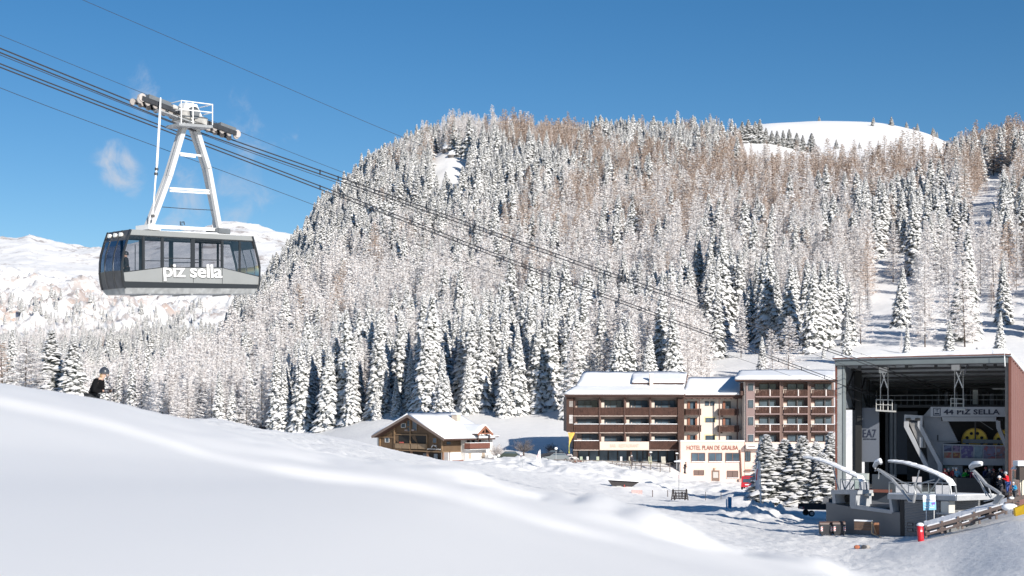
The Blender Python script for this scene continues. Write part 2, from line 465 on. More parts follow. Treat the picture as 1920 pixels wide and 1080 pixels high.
# ------------------------------------------------------------------ trees
SNOW = mat('tree_snow', (.90, .89, .88), .6, noise=(3.0, .92))
NEEDLE = None
BARK = mat('bark', (.12, .085, .065), .9, noise=(4, .6))
ROOFSNOW = mat('roof_snow', (.84, .85, .87), .6, noise=(.8, .95), bump=(2.5, .25))
def larch_mat(name, twig, frost, lo, hi):
    m = bpy.data.materials.new(name); m.use_nodes = True
    nt = m.node_tree; b = nt.nodes['Principled BSDF']; b.inputs['Roughness'].default_value = .8; b.inputs['Specular IOR Level'].default_value = .1
    tc = nt.nodes.new('ShaderNodeTexCoord'); n = nt.nodes.new('ShaderNodeTexNoise'); n.inputs['Scale'].default_value = 26; n.inputs['Detail'].default_value = 3
    nt.links.new(tc.outputs['Object'], n.inputs['Vector'])
    r = nt.nodes.new('ShaderNodeMapRange'); r.inputs[1].default_value = lo; r.inputs[2].default_value = hi
    nt.links.new(n.outputs['Fac'], r.inputs[0])
    x = nt.nodes.new('ShaderNodeMix'); x.data_type = 'RGBA'; nt.links.new(r.outputs[0], x.inputs[0])
    x.inputs[6].default_value = (*twig, 1); x.inputs[7].default_value = (*frost, 1)
    nt.links.new(x.outputs[2], b.inputs['Base Color'])
    return m
NEEDLE = larch_mat('needles', (.036, .043, .036), (.66, .66, .65), .40, .68)
LARCH_W = larch_mat('frosted_twigs', (.37, .29, .26), (.89, .865, .855), .28, .48)
LARCH_B = larch_mat('bare_twigs', (.40, .275, .195), (.83, .76, .72), .42, .62)

def fan(V, Fc, MI, p, az, ln, w, up, droop, mi, seg, tops, r, jag=.3, keel=.3):
    """one bough: a jagged roof-shaped frond along a drooping spine"""
    d = np.array([math.cos(az), math.sin(az), 0]); s = np.array([-math.sin(az), math.cos(az), 0])
    i0 = len(V)
    for k in range(seg+1):
        t = k/seg
        c = p + d*ln*t + np.array([0, 0, up*ln*t - droop*ln*t*t + tops])
        ww = w*(math.sin(math.pi*min(1, .18+t*.86))**.8)*(1+jag*(r.random()*2-1))
        if k == seg: ww = w*.12
        dz = keel*ww
        V.append(c + s*ww - np.array([0,0,dz*(1+.5*r.random())])); V.append(c); V.append(c - s*ww - np.array([0,0,dz*(1+.5*r.random())]))
    for k in range(seg):
        a = i0+3*k
        Fc.append((a, a+1, a+4, a+3)); Fc.append((a+1, a+2, a+5, a+4)); MI.extend([mi, mi])

def make_spruce(seed, nb, seg, slim=1.0, snow=1.0):
    """unit-height snow-laden spruce: trunk and crown meshes"""
    r = random.Random(seed)
    V, Fc, MI = [], [], []
    R0 = .165*slim
    az = r.random()*6
    for i in range(nb):
        t = (i+.5)/nb
        h = .04+.94*(t**.92)
        az += 2.399+r.uniform(-.35, .35)
        taper = (1-h)**.82
        ln = R0*taper*r.uniform(.72, 1.14)+.012
        if r.random() < .06: ln *= 1.2
        w = ln*r.uniform(.24, .37)+.004
        up = .12-.55*(1-h)*.4+r.uniform(-.1, .1); dr = .42+r.uniform(0, .25)
        p = np.array([0, 0, h])
        fan(V, Fc, MI, p, az, ln, w, up, dr, 0, seg, -.003, r, .35, .5)
        fan(V, Fc, MI, p-np.array([0,0,.012]), az+.5, ln*.8, w*.8, up-.15, dr, 0, max(2, seg-1), -.006, r, .35, .6)
        if r.random() < snow:
            # a thick cushion of snow: top sheet and hanging lips
            a0 = az+r.uniform(-.08, .08)
            p2 = p+np.array([math.cos(a0), math.sin(a0), 0])*ln*.12
            fan(V, Fc, MI, p2, a0, ln*r.uniform(.78, .98), w*r.uniform(.85, 1.08), up, dr, 1, seg, .008+r.random()*.005, r, .28, .75)
    # leader
    fan(V, Fc, MI, np.array([0,0,.95]), 0, .01, .006, 4.5, 0, 1, 2, 0, r)
    fan(V, Fc, MI, np.array([0,0,.93]), 1.6, .012, .008, 4, 0, 0, 2, 0, r)
    return np.array(V), Fc, MI

def make_larch(seed, nb, ntw, brown=False, slim=1.0, tw=1.0):
    """unit-height leafless larch with rime on thin twigs"""
    r = random.Random(seed)
    V, Fc, MI = [], [], []
    R0 = .235*slim; az = 0
    def strip(a, b, w0, w1, sd):
        i = len(V)
        V.extend([a+sd*w0, a-sd*w0, b-sd*w1, b+sd*w1]); Fc.append((i, i+1, i+2, i+3)); MI.append(0)
    for i in range(nb):
        t = (i+.5)/nb; h = .10+.88*t
        az += 2.399+r.uniform(-.5, .5)
        ln = R0*((1-h)**.75)*min(1, .55+h*2.2)*r.uniform(.6, 1.15)+.008
        d = np.array([math.cos(az), math.sin(az), r.uniform(-.22, .12)]); s = np.array([-math.sin(az), math.cos(az), 0])
        p = np.array([0, 0, h]); q = p+d*ln*.55; e = q+(d+np.array([0,0,.3]))*ln*.45
        w = .0018+.0006*(1-h)
        up = np.array([0, 0, 1.])
        strip(p, q, w, w*.8, up); strip(q, e, w*.8, w*.3, up); strip(p, e, w*.8, w*.4, s)
        for k in range(ntw):
            u = .12+.86*r.random()
            c = p+(q-p)*u/.55 if u < .55 else q+(e-q)*(u-.55)/.45
            sg = 1 if k % 2 else -1
            dd = (d*r.uniform(.2, .9)+s*sg*r.uniform(.3, 1)+up*r.uniform(-.75, .35))
            dd /= np.linalg.norm(dd)
            tl = r.uniform(.018, .042)*(.5+.6*(1-h))
            sd = np.cross(dd, np.array([r.uniform(-1,1), r.uniform(-1,1), r.uniform(-1,1)])); sd /= (np.linalg.norm(sd)+1e-6)
            ww = r.uniform(.0014, .0026)*tw
            strip(c, c+dd*tl, ww*1.2, ww*.5, sd)
    return np.array(V), Fc, MI

def trunk_geo(r0, h, n=6):
    V, Fc = [], []
    L = [(0, r0*1.25), (.05, r0), (.5, r0*.6), (h, r0*.12)]
    for z, rr in L:
        for k in range(n): V.append(np.array([math.cos(2*math.pi*k/n)*rr, math.sin(2*math.pi*k/n)*rr, z]))
    for a in range(len(L)-1):
        for k in range(n):
            j = (k+1) % n; Fc.append((a*n+k, a*n+j, (a+1)*n+j, (a+1)*n+k))
    return V, Fc

def raw_mesh(name, V, Fc, MI, mats):
    me = bpy.data.meshes.new(name)
    me.from_pydata([tuple(v) for v in V], [], Fc)
    for m in mats: me.materials.append(m)
    me.polygons.foreach_set('material_index', MI)
    me.polygons.foreach_set('use_smooth', [m_ == 1 and len(mats) > 1 for m_ in MI])
    me.update()
    return me
PROTO = {}   # kind -> list of (crown mesh, trunk mesh, joined mesh)
def proto(kind, geo, mats, tr):
    V, Fc, MI = geo
    crown = raw_mesh(kind+'_crown', V, Fc, MI, mats)
    tV, tF = trunk_geo(tr, .97)
    trunk = raw_mesh(kind+'_trunk', tV, tF, [0]*len(tF), [BARK])
    n = len(V)
    joined = raw_mesh(kind, list(V)+list(tV), list(Fc)+[tuple(i+n for i in f) for f in tF], list(MI)+[len(mats)]*len(tF), mats+[BARK])
    PROTO.setdefault(kind, []).append((crown, trunk, joined))
for s in range(4): proto('spruce', make_spruce(s, 400, 4, (1.0, .85, 1.15, .95)[s]), [NEEDLE, SNOW], .012)
for s in range(4): proto('spruce_far', make_spruce(20+s, 165, 3, (1.3, 1.1, 1.4, 1.2)[s]), [NEEDLE, SNOW], .012)
for s in range(4): proto('larch', make_larch(40+s, 130, 36, slim=(1.0, .85, 1.1, .95)[s]), [LARCH_W], .0065)
for s in range(3): proto('larch_brown', make_larch(50+s, 100, 24, slim=(1.0, .9, 1.1)[s]), [LARCH_B], .0065)
for s in range(3): proto('larch_far', make_larch(60+s, 70, 18, tw=2.4, slim=(1.0, .9, 1.1)[s]), [LARCH_W], .0065)
for s in range(3): proto('larch_brown_far', make_larch(70+s, 66, 17, tw=2.4, slim=(1.0, .9, 1.1)[s]), [LARCH_B], .0065)

def tree(kind, vi, loc, h, rz, label, cat, group=None, parts=False, name=None, wide=1.0):
    crown, trunk, joined = PROTO[kind][vi % len(PROTO[kind])]
    name = name or ('spruce_tree' if 'spruce' in kind else 'larch_tree')
    if parts:
        o = empty(name, loc, label, cat, group)
        for nm, me in (('crown', crown), ('trunk', trunk)):
            c = bpy.data.objects.new(nm, me); COL.objects.link(c); c.parent = o
    else:
        o = bpy.data.objects.new(name, joined); COL.objects.link(o); o.location = loc; tag(o, label, cat, group)
    o.rotation_euler = (R(rnd.uniform(-2, 2)), R(rnd.uniform(-2, 2)), rz); o.scale = (h*wide, h*wide, h)
    return o

# --- scatter the hillside forest
NC = 80000
pxr = rng.uniform(-120, 2060, NC)
Yr = np.sqrt(rng.uniform(262**2, 1620**2, NC))
Xr = (pxr-960)/F*Yr
Zb = zt(Xr, Yr); pyg = HY-Zb/Yr*F
area = (2180/F)*(1620**2-262**2)/2
dens = np.full(NC, 1/25.0)
foot = np.interp(pxr, [-120, 250, 330, 600, 840, 842, 1060, 1062, 1300, 1420, 1600, 1700, 1920, 2060],
                      [560, 500, 370, 338, 292, 300, 300, 276, 285, 320, 335, 325, 318, 318])
dens[Yr < foot] = 0
nz = fbm(Xr*.018, Yr*.018, 4, 91)
# clearings
def cut(m, f): dens[m] *= f
cut((pxr > 1300) & (pxr < 1570) & (pyg > 622) & (nz > -.3), .22)
cut((pxr > 1560) & (pyg > 560), .36)
cut((pxr > 1700) & (pyg > 480), .5)
cut((pxr > 1630) & (pxr < 1715) & (pyg > 478) & (pyg < 680), .05)
cut((pxr > 1790) & (pxr < 1905) & (pyg > 330) & (pyg < 520) & (np.abs(pxr-(1880-(pyg-330)*.42)) < 34), .02)
cut((pxr > 808) & (pxr < 876) & (pyg > 285) & (pyg < 395), .02)
cut((pxr > 395) & (pxr < 430) & (pyg > 560) & (pyg < 660) & (Yr > 600), .1)
# open alp and far sides
alp = (Yr > 955) & (pxr > 1370) & (pxr < 1800)
cut(alp, 0)
cut((Yr > 760) & (pxr > 1390) & (pxr < 1790), .65)
cut((Yr > 850) & (pxr > 1400) & (pxr < 1780), .12)
cut((Yr > 1080) & (pxr > 700) & ~alp, 0)
cut((Yr > 1130) & (pxr > 520) & (pxr < 700), 0)
cut((Yr > 1000) & (pxr > 540), .25)
left = (pxr < 430) & (Yr > 640)
cut(left & (Yr > 1270), .22)
cut((Yr > 1380) & (pxr >= 430), 0)
cut(left & (Yr > 1180) & (nz > .02), .2)
cut((pxr < 300) & (Yr > 520) & (Yr < 640), .6)
keep = rng.uniform(0, 1, NC) < dens*area/NC
Xk, Yk, Zk, pk, gk, nk = Xr[keep], Yr[keep], Zb[keep], pxr[keep], pyg[keep], nz[keep]
n = len(Xk)
hh = rng.uniform(13, 22.5, n)*(1+.22*(rng.uniform(0, 1, n) > .82))
hh = np.where(rng.uniform(0, 1, n) < .10, hh*.45, hh)
hh = np.where((Yk > 760) & (pk > 1390) & (pk < 1790), hh*.62, hh)
hh = np.where(pk < 430, hh*np.where(Yk > 1000, .6, np.where(Yk > 640, .75, 1)), hh)
ln_ = fbm(Xk*.012+9, Yk*.010, 3, 95)+rng.normal(0, .16, n)
# larches grow denser on the middle and upper slope
plar = np.interp(gk, [250, 330, 420, 560, 700, 800], [.26, .16, .10, .02, -.06, -.12])+np.where(pk > 1050, .08, -.14)+np.where(pk < 430, .15, 0)
is_l = ln_ < plar-.05
brown = is_l & (rng.uniform(0, 1, n) < np.interp(gk, [230, 330, 430, 560, 700], [1.0, .85, .45, .14, .04])*np.where(pk > 940, 1, .35))
kindn = np.where(brown, 2, np.where(is_l, 1, 0))
print('forest trees', n)
vis = (pk > 0) & (pk < 1920)
# what hides the foot of the slope from here
size = hh/Yk*vis
used = np.zeros(n, bool)
FORLAB = {
 0: [('spruce', 'snow-laden dark spruce in the dense forest on the mountainside', 'spruce', 'snow-laden spruces of the mountainside forest')],
 1: [('larch', 'leafless larch white with rime in the mountainside forest', 'larch', 'rime-covered larches of the mountainside forest')],
 2: [('larch_brown', 'leafless larch with bare orange-brown twigs in the mountainside forest', 'larch', 'brown leafless larches of the mountainside forest')]}
for kd in (0, 1, 2):
    idx = np.where((kindn == kd) & vis)[0]
    idx = idx[np.argsort(-size[idx])][:300 if kd == 0 else 150]
    used[idx] = True
    k, lab, cat, grp = FORLAB[kd][0]
    for j, i in enumerate(idx):
        zn = ('high up on the forest hill, near its skyline' if gk[i] < 400 else 'on the left flank of the hill below the cable car' if pk[i] < 620 else
              'on the lower slope behind and left of the chalet' if pk[i] < 1000 else 'on the slope right behind the hotel roofs' if pk[i] < 1560 else 'on the slope above the cable car station')
        nm_ = {0: 'snow-laden dark spruce ', 1: 'white rime-covered leafless larch ', 2: 'orange-brown leafless larch '}[kd]
        tree(k, int(rng.integers(0, 4)), (Xk[i], Yk[i], Zk[i]-.2), hh[i], rng.uniform(0, 6.28), nm_+zn, cat, nm_.strip()+' '+zn, parts=(j < 300))
# --- the rest of the forest: one instanced mass
PC = bpy.data.collections.new('forest_sources')
order = []
for k in ('spruce', 'larch', 'larch_brown', 'spruce_far', 'larch_far', 'larch_brown_far'):
    for q, (c, t, j) in enumerate(PROTO[k]):
        o = bpy.data.objects.new('%02d_%s' % (len(order), k), j); PC.objects.link(o); order.append(k)
first = {k: order.index(k) for k in set(order)}; cnt = {k: order.count(k) for k in set(order)}
def forest_mass(name, sel, label):
    ii = np.where(sel)[0]
    pts = np.stack([Xk[ii], Yk[ii], Zk[ii]-.2], -1)
    me = bpy.data.meshes.new(name); me.from_pydata([tuple(p) for p in pts], [], [])
    kinds = []
    for i in ii:
        far = Yk[i] > 470
        k = ('spruce', 'larch', 'larch_brown')[kindn[i]]+('_far' if far else '')
        kinds.append(first[k]+int(rng.integers(0, cnt[k])))
    for an, tp, data in (('idx', 'INT', np.array(kinds, np.int32)), ('hgt', 'FLOAT', hh[ii].astype(np.float32)), ('rot', 'FLOAT', rng.uniform(0, 6.28, len(ii)).astype(np.float32)),
                         ('wid', 'FLOAT', rng.uniform(.85, 1.2, len(ii)).astype(np.float32))):
        a = me.attributes.new(an, tp, 'POINT'); a.data.foreach_set('value', data)
    o = bpy.data.objects.new(name, me); COL.objects.link(o)
    o['label'] = label; o['kind'] = 'stuff'
    ng = bpy.data.node_groups.new(name+'_nodes', 'GeometryNodeTree')
    ng.interface.new_socket('Geometry', in_out='INPUT', socket_type='NodeSocketGeometry')
    ng.interface.new_socket('Geometry', in_out='OUTPUT', socket_type='NodeSocketGeometry')
    N = ng.nodes; L = ng.links
    gi = N.new('NodeGroupInput'); go = N.new('NodeGroupOutput')
    ci = N.new('GeometryNodeCollectionInfo'); ci.inputs[0].default_value = PC; ci.inputs['Separate Children'].default_value = True; ci.inputs['Reset Children'].default_value = True
    ip = N.new('GeometryNodeInstanceOnPoints'); ip.inputs['Pick Instance'].default_value = True
    def attr(nm, tp):
        a = N.new('GeometryNodeInputNamedAttribute'); a.data_type = tp; a.inputs[0].default_value = nm; return a.outputs['Attribute']
    cr = N.new('ShaderNodeCombineXYZ'); cs = N.new('ShaderNodeCombineXYZ')
    ml = N.new('ShaderNodeMath'); ml.operation = 'MULTIPLY'
    hg = attr('hgt', 'FLOAT'); L.new(hg, ml.inputs[0]); L.new(attr('wid', 'FLOAT'), ml.inputs[1])
    L.new(attr('rot', 'FLOAT'), cr.inputs[2])
    L.new(ml.outputs[0], cs.inputs[0]); L.new(ml.outputs[0], cs.inputs[1]); L.new(hg, cs.inputs[2])
    L.new(gi.outputs[0], ip.inputs['Points']); L.new(ci.outputs[0], ip.inputs['Instance'])
    L.new(attr('idx', 'INT'), ip.inputs['Instance Index'])
    L.new(cr.outputs[0], ip.inputs['Rotation']); L.new(cs.outputs[0], ip.inputs['Scale'])
    L.new(ip.outputs[0], go.inputs[0])
    md = o.modifiers.new('trees', 'NODES'); md.node_group = ng
    return o
forest_mass('forest', ~used & ~((pk < 430) & (Yk > 640)), 'mass of snowy spruce and larch covering the mountainside')
forest_mass('distant_forest', ~used & (pk < 430) & (Yk > 640), 'pale frosted woods under the far cliffs on the left')
# ------------------------------------------------------------------ shared materials
WHITEP = mat('white_paint', (.80, .80, .79), .45, noise=(1.5, .93))
STEEL = mat('galvanised_steel', (.42, .43, .44), .5, .3, noise=(5, .8))
DARKST = mat('dark_steel', (.045, .048, .055), .5, noise=(4, .6))
GREYST = mat('grey_painted_steel', (.16, .175, .19), .5, noise=(3, .8))
ROPE = mat('steel_rope', (.035, .035, .04), .6)
CABGREY = mat('cabin_grey', (.33, .335, .33), .38, .25, noise=(1.2, .93))
CABDARK = mat('cabin_dark_trim', (.028, .03, .034), .3)
SNOWC = mat('packed_snow', (.85, .86, .88), .6, bump=(5, .3))
RUBBER = mat('black_rubber', (.02, .02, .02), .8)
SKIN = mat('skin', (.62, .40, .30), .6)

def glass_mat(name, tint, refl=1.5, rough=.03):
    m = bpy.data.materials.new(name); m.use_nodes = True
    nt = m.node_tree; N = nt.nodes; L = nt.links
    for n in list(N): N.remove(n)
    out = N.new('ShaderNodeOutputMaterial'); tr = N.new('ShaderNodeBsdfTransparent'); gl = N.new('ShaderNodeBsdfGlossy')
    tr.inputs[0].default_value = (*tint, 1); gl.inputs['Roughness'].default_value = rough
    fr = N.new('ShaderNodeFresnel'); fr.inputs[0].default_value = refl
    mx = N.new('ShaderNodeMixShader'); L.new(fr.outputs[0], mx.inputs[0]); L.new(tr.outputs[0], mx.inputs[1]); L.new(gl.outputs[0], mx.inputs[2])
    L.new(mx.outputs[0], out.inputs[0]); return m
GLASS = glass_mat('tinted_cabin_glass', (.66, .66, .68), 1.5)
GLASSD = glass_mat('dark_cabin_glass', (.10, .13, .2), 2.2, .06)
GLASSC = glass_mat('clear_glass', (.75, .82, .80), 1.6)
WINDOW = mat('window_glass', (.11, .155, .195), .08, spec=.35, noise=(.35, .35))

_txt_n = [0]
def text_on(name, body, org, xd, yd, width, height, m, parent, bold=0.0, depth=.02, spacing=1.0):
    """flat lettering fitted into width x height on the plane org + xd, yd (pushed out by depth)"""
    cu = bpy.data.curves.new('lettering', 'FONT'); cu.body = body; cu.extrude = .05; cu.offset = bold; cu.space_character = spacing
    cu.resolution_u = 3
    ob = bpy.data.objects.new('lettering_tmp', cu); COL.objects.link(ob)
    dg = bpy.context.evaluated_depsgraph_get(); dg.update()
    me = bpy.data.meshes.new_from_object(ob.evaluated_get(dg), depsgraph=dg)
    bpy.data.objects.remove(ob)
    n = len(me.vertices); co = np.empty(n*3); me.vertices.foreach_get('co', co); co = co.reshape(-1, 3)
    mn, mx = co.min(0), co.max(0)
    xd = Vector(xd).normalized(); yd = Vector(yd).normalized(); nd = xd.cross(yd)
    po = Vector((0, 0, 0))
    q = parent
    while q is not None: po = po+q.location; q = q.parent
    for i, v in enumerate(me.vertices):
        a = (co[i,0]-mn[0])/(mx[0]-mn[0])*width; b = (co[i,1]-mn[1])/(mx[1]-mn[1])*height
        c = (co[i,2]-mn[2])/(mx[2]-mn[2]+1e-9)*depth
        v.co = Vector(org)+xd*a+yd*b+nd*c-po
    me.materials.clear(); me.materials.append(m)
    o = bpy.data.objects.new(name, me); COL.objects.link(o); o.parent = parent
    return o

# ------------------------------------------------------------------ people
def skin_mesh(name, chains, subs=1):
    """continuous tapering body grown over joints; chains = {name: (pos, radius, parent)}"""
    names = list(chains); ix = {k: i for i, k in enumerate(names)}
    me = bpy.data.meshes.new(name)
    me.from_pydata([chains[k][0] for k in names], [(ix[k], ix[chains[k][2]]) for k in names if chains[k][2]], [])
    ob = bpy.data.objects.new('tmp', me); COL.objects.link(ob)
    sk = ob.modifiers.new('skin', 'SKIN'); sk.use_smooth_shade = True
    for i, k in enumerate(names):
        r_ = chains[k][1]; r_ = r_ if isinstance(r_, tuple) else (r_, r_)
        me.skin_vertices[0].data[i].radius = r_; me.skin_vertices[0].data[i].use_root = (i == 0)
    sb = ob.modifiers.new('sub', 'SUBSURF'); sb.levels = subs; sb.render_levels = subs
    dg = bpy.context.evaluated_depsgraph_get(); dg.update()
    out = bpy.data.meshes.new_from_object(ob.evaluated_get(dg), depsgraph=dg)
    bpy.data.objects.remove(ob); bpy.data.meshes.remove(me)
    out.name = name
    return out

POSES = {}
def make_pose(key, J, hand_pole=False):
    """J: joints of a figure about 1.75 m tall, x forward, y left, z up"""
    b = {}
    b['pelvis'] = (J['pelvis'], (.13, .11), None)
    b['waist'] = (J['waist'], (.12, .10), 'pelvis'); b['chest'] = (J['chest'], (.15, .11), 'waist')
    b['neck'] = (J['neck'], .06, 'chest'); b['chin'] = (J['chin'], .075, 'neck'); b['head'] = (J['head'], (.09, .10), 'chin'); b['crown'] = (J['crown'], .07, 'head')
    for s in ('l', 'r'):
        b['sh'+s] = (J['sh'+s], .07, 'chest'); b['el'+s] = (J['el'+s], .045, 'sh'+s); b['wr'+s] = (J['wr'+s], .032, 'el'+s)
        d = (Vector(J['wr'+s])-Vector(J['el'+s])).normalized()
        pm = Vector(J['wr'+s])+d*.07; b['pa'+s] = (tuple(pm), (.04, .022), 'wr'+s)
        side = Vector((0, 1 if s == 'l' else -1, 0))
        for q, off in enumerate((-.03, -.01, .01, .03)):
            dn = (d+Vector((.1, 0, -.5))).normalized()
            f1 = pm+d*.035+Vector((off, 0, 0)); b['f%d%s' % (q, s)] = (tuple(f1+dn*(.045-.006*abs(q-1.3))), .010, 'pa'+s)
        b['th'+s] = (tuple(Vector(J['wr'+s])+d*.04-side*.055), .011, 'wr'+s)
        b['hi'+s] = (J['hi'+s], .095, 'pelvis'); b['kn'+s] = (J['kn'+s], .062, 'hi'+s); b['an'+s] = (J['an'+s], .045, 'kn'+s)
        b['to'+s] = (tuple(Vector(J['an'+s])+Vector((.17, 0, -.06))), .04, 'an'+s)
    body = skin_mesh('person', b)
    gl_ = []
    for s in ('l', 'r'):
        gq = {'wr': (b['wr'+s][0], .055, None), 'pa': (b['pa'+s][0], (.06, .045), 'wr')}
        for q in range(4): gq['f%d' % q] = (b['f%d%s' % (q, s)][0], .015, 'pa')
        gq['th'] = (b['th'+s][0], .017, 'wr'); gl_.append(skin_mesh('glove', gq))
    j = {'pelvis': (J['pelvis'], (.175, .15), None), 'waist': (J['waist'], (.15, .13), 'pelvis'), 'chest': (J['chest'], (.18, .145), 'waist'),
         'collar': (tuple(Vector(J['chest']).lerp(Vector(J['neck']), .8)), .09, 'chest')}
    for s in ('l', 'r'):
        j['sh'+s] = (J['sh'+s], .10, 'chest'); j['el'+s] = (J['el'+s], .075, 'sh'+s)
        j['wr'+s] = (tuple(Vector(J['el'+s]).lerp(Vector(J['wr'+s]), 1.0)), .06, 'el'+s)
    jacket = skin_mesh('jacket', j)
    t = {'pelvis': (J['pelvis'], (.17, .145), None)}
    for s in ('l', 'r'):
        t['hi'+s] = (J['hi'+s], .12, 'pelvis'); t['kn'+s] = (J['kn'+s], .09, 'hi'+s); t['an'+s] = (tuple(Vector(J['kn'+s]).lerp(Vector(J['an'+s]), .92)), .08, 'kn'+s)
    trousers = skin_mesh('trousers', t)
    hc = Vector(J['head']); up = (Vector(J['crown'])-Vector(J['chin'])).normalized(); fw = (Vector((1,0,0))-up*up.x).normalized(); sd = up.cross(fw)
    def blob(name, parts):
        V, Fc = [], []
        for c, rx, ry, rz, lo in parts:
            i0 = len(V); n, m = 12, 8
            for a in range(m+1):
                ph = math.pi*(1-lo)*a/m
                for k in range(n):
                    u = 2*math.pi*k/n
                    V.append(tuple(c+fw*(math.sin(ph)*math.cos(u)*rx)+sd*(math.sin(ph)*math.sin(u)*ry)+up*(math.cos(ph)*rz)))
            for a in range(m):
                for k in range(n):
                    j2 = (k+1) % n; Fc.append((i0+a*n+k, i0+(a+1)*n+k, i0+(a+1)*n+j2, i0+a*n+j2))
        me = bpy.data.meshes.new(name); me.from_pydata(V, [], Fc); me.polygons.foreach_set('use_smooth', [True]*len(Fc)); return me
    helmet = blob('helmet', [(hc+up*.035-fw*.005, .145, .13, .145, .42)])
    face = blob('face', [(hc+fw*.115-up*.035, .022, .014, .02, 0), (hc+fw*.09+sd*.04+up*.0, .014, .016, .009, 0), (hc+fw*.09-sd*.04+up*.0, .014, .016, .009, 0), (hc+fw*.098-up*.078, .012, .026, .007, 0)])
    goggles = blob('goggles', [(hc+fw*.075+up*.045, .06, .095, .04, 0)])
    boots = MB()
    for s in ('l', 'r'):
        a = Vector(J['an'+s])
        boots.hexa([a+Vector(p) for p in ((-.09,-.06,-.10),(.20,-.06,-.10),(.20,.06,-.10),(-.09,.06,-.10))],
                   [a+Vector(p) for p in ((-.07,-.06,.16),(.06,-.06,.16),(.06,.06,.16),(-.07,.06,.16))])
    bme = bpy.data.meshes.new('boots'); bme.from_pydata(boots.v, [], boots.f)
    hair = blob('hair', [(hc-fw*.06-up*.07, .07, .085, .10, 0), (hc-fw*.09-up*.16, .05, .05, .10, 0)])
    POSES[key] = dict(body=body, jacket=jacket, trousers=trousers, helmet=helmet, face=face, goggles=goggles, boots=boots and bme, hair=hair, glove_l=gl_[0], glove_r=gl_[1])
S_ = lambda x, y, z: (x, y, z)
def stand_pose(arm=0, lean=0):
    J = dict(pelvis=(0,0,.93), waist=(lean*.05,0,1.08), chest=(lean*.12,0,1.30), neck=(lean*.17,0,1.47), chin=(lean*.19+.02,0,1.53), head=(lean*.2+.02,0,1.62), crown=(lean*.2,0,1.70),
             hil=(0,.10,.90), hir=(0,-.10,.90), knl=(.04,.12,.50), knr=(.02,-.12,.50), anl=(-.02,.13,.10), anr=(.02,-.14,.10),
             shl=(lean*.12,.19,1.41), shr=(lean*.12,-.19,1.41), ell=(-.02,.26,1.14), elr=(.0,-.27,1.14))
    J['wrl'] = (.14+.2*arm, .24, .95+.3*arm); J['wrr'] = (.22, -.2, 1.08) if arm else (.05, -.28, .90)
    return J
make_pose('stand', stand_pose())
make_pose('stand2', stand_pose(1, .8))
J = dict(pelvis=(-.14,0,.66), waist=(-.10,0,.81), chest=(.04,0,1.02), neck=(.14,0,1.18), chin=(.19,0,1.24), head=(.23,0,1.32), crown=(.21,0,1.41),
         hil=(-.13,.11,.63), hir=(-.13,-.11,.63), knl=(.16,.14,.42), knr=(.18,-.12,.45), anl=(-.02,.14,.10), anr=(.02,-.13,.10),
         shl=(.07,.18,1.10), shr=(.07,-.18,1.10), ell=(.06,.27,.82), elr=(.05,-.27,.82), wrl=(.33,.30,.84), wrr=(.33,-.28,.83))
make_pose('skier', J)
BOOT = mat('ski_boot', (.06, .06, .07), .4)
HAIR = mat('blond_hair', (.36, .24, .13), .7)
GOG = mat('goggle_lens', (.05, .06, .08), .1, coat=1)
EYE = SKIN
def person(loc, heading, pose, jc, tc, hc, label, group=None, hair=False, scale=1.0):
    o = empty('person', loc, label, 'person', group); o.rotation_euler = (0, 0, heading); o.scale = (scale,)*3
    D = POSES[pose]
    for nm, me, c in (('body', D['body'], SKIN), ('jacket', D['jacket'], mat('jacket_%.2f_%.2f_%.2f' % jc, jc, .9, spec=.15)), ('trousers', D['trousers'], mat('trousers_%.2f_%.2f_%.2f' % tc, tc, .8)),
                      ('helmet', D['helmet'], mat('helmet_%.2f_%.2f_%.2f' % hc, hc, .25, coat=.6)), ('face', D['face'], SKIN), ('goggles', D['goggles'], GOG), ('boots', D['boots'], BOOT), ('glove', D['glove_l'], BOOT), ('glove', D['glove_r'], BOOT)) + ((('hair', D['hair'], HAIR),) if hair else ()):
        c0 = bpy.data.objects.new(nm, me); COL.objects.link(c0); c0.parent = o
        if not me.materials: me.materials.append(c)
        c0.material_slots[0].link = 'OBJECT'; c0.material_slots[0].material = c
    return o

# ------------------------------------------------------------------ cable car
CU = Vector((.66, .7513, 0)).normalized()      # along the ropes, away from the camera
CN = Vector((CU.y, -CU.x, 0))                   # across, towards the camera
CC = Vector((-16.4, 71, 0))
def CP(px, py, v=0.0):
    """point on the vertical plane that runs along the ropes at offset v"""
    a = (px-960)/F
    s = (a*(CC.y+v*CN.y)-CC.x-v*CN.x)/(CU.x-a*CU.y)
    Y = CC.y+v*CN.y+s*CU.y
    return Vector((a*Y, Y, (HY-py)/F*Y))
HB = .95
base = CP(341, 545, 0)
car = empty('cable_car_cabin', base, 'grey aerial cable car cabin with big windows and white hanger, hanging from the ropes', 'cable car')
zx = lambda x: 180+x/4.909
zy = lambda y: 360+y/4.909
NS, FS = HB, -HB
def flat(m, pts, v, th=.05):
    """plate in the plane of the cabin side from photo-space outline of the near side"""
    w = [CP(x, y, HB) for x, y in pts]
    w = [p+CN*(v-HB) for p in w]
    m.hexa(w, [p-CN*th*(1 if v > 0 else -1) for p in w])
Z2 = lambda pts: [(zx(x), zy(y)) for x, y in pts]
low = Z2([(250,738),(610,693),(1160,693),(1160,722),(1500,780),(1492,850),(258,822)])
low = Z2([(245,742),(612,697),(1160,700),(1502,782),(1494,852),(257,822)])
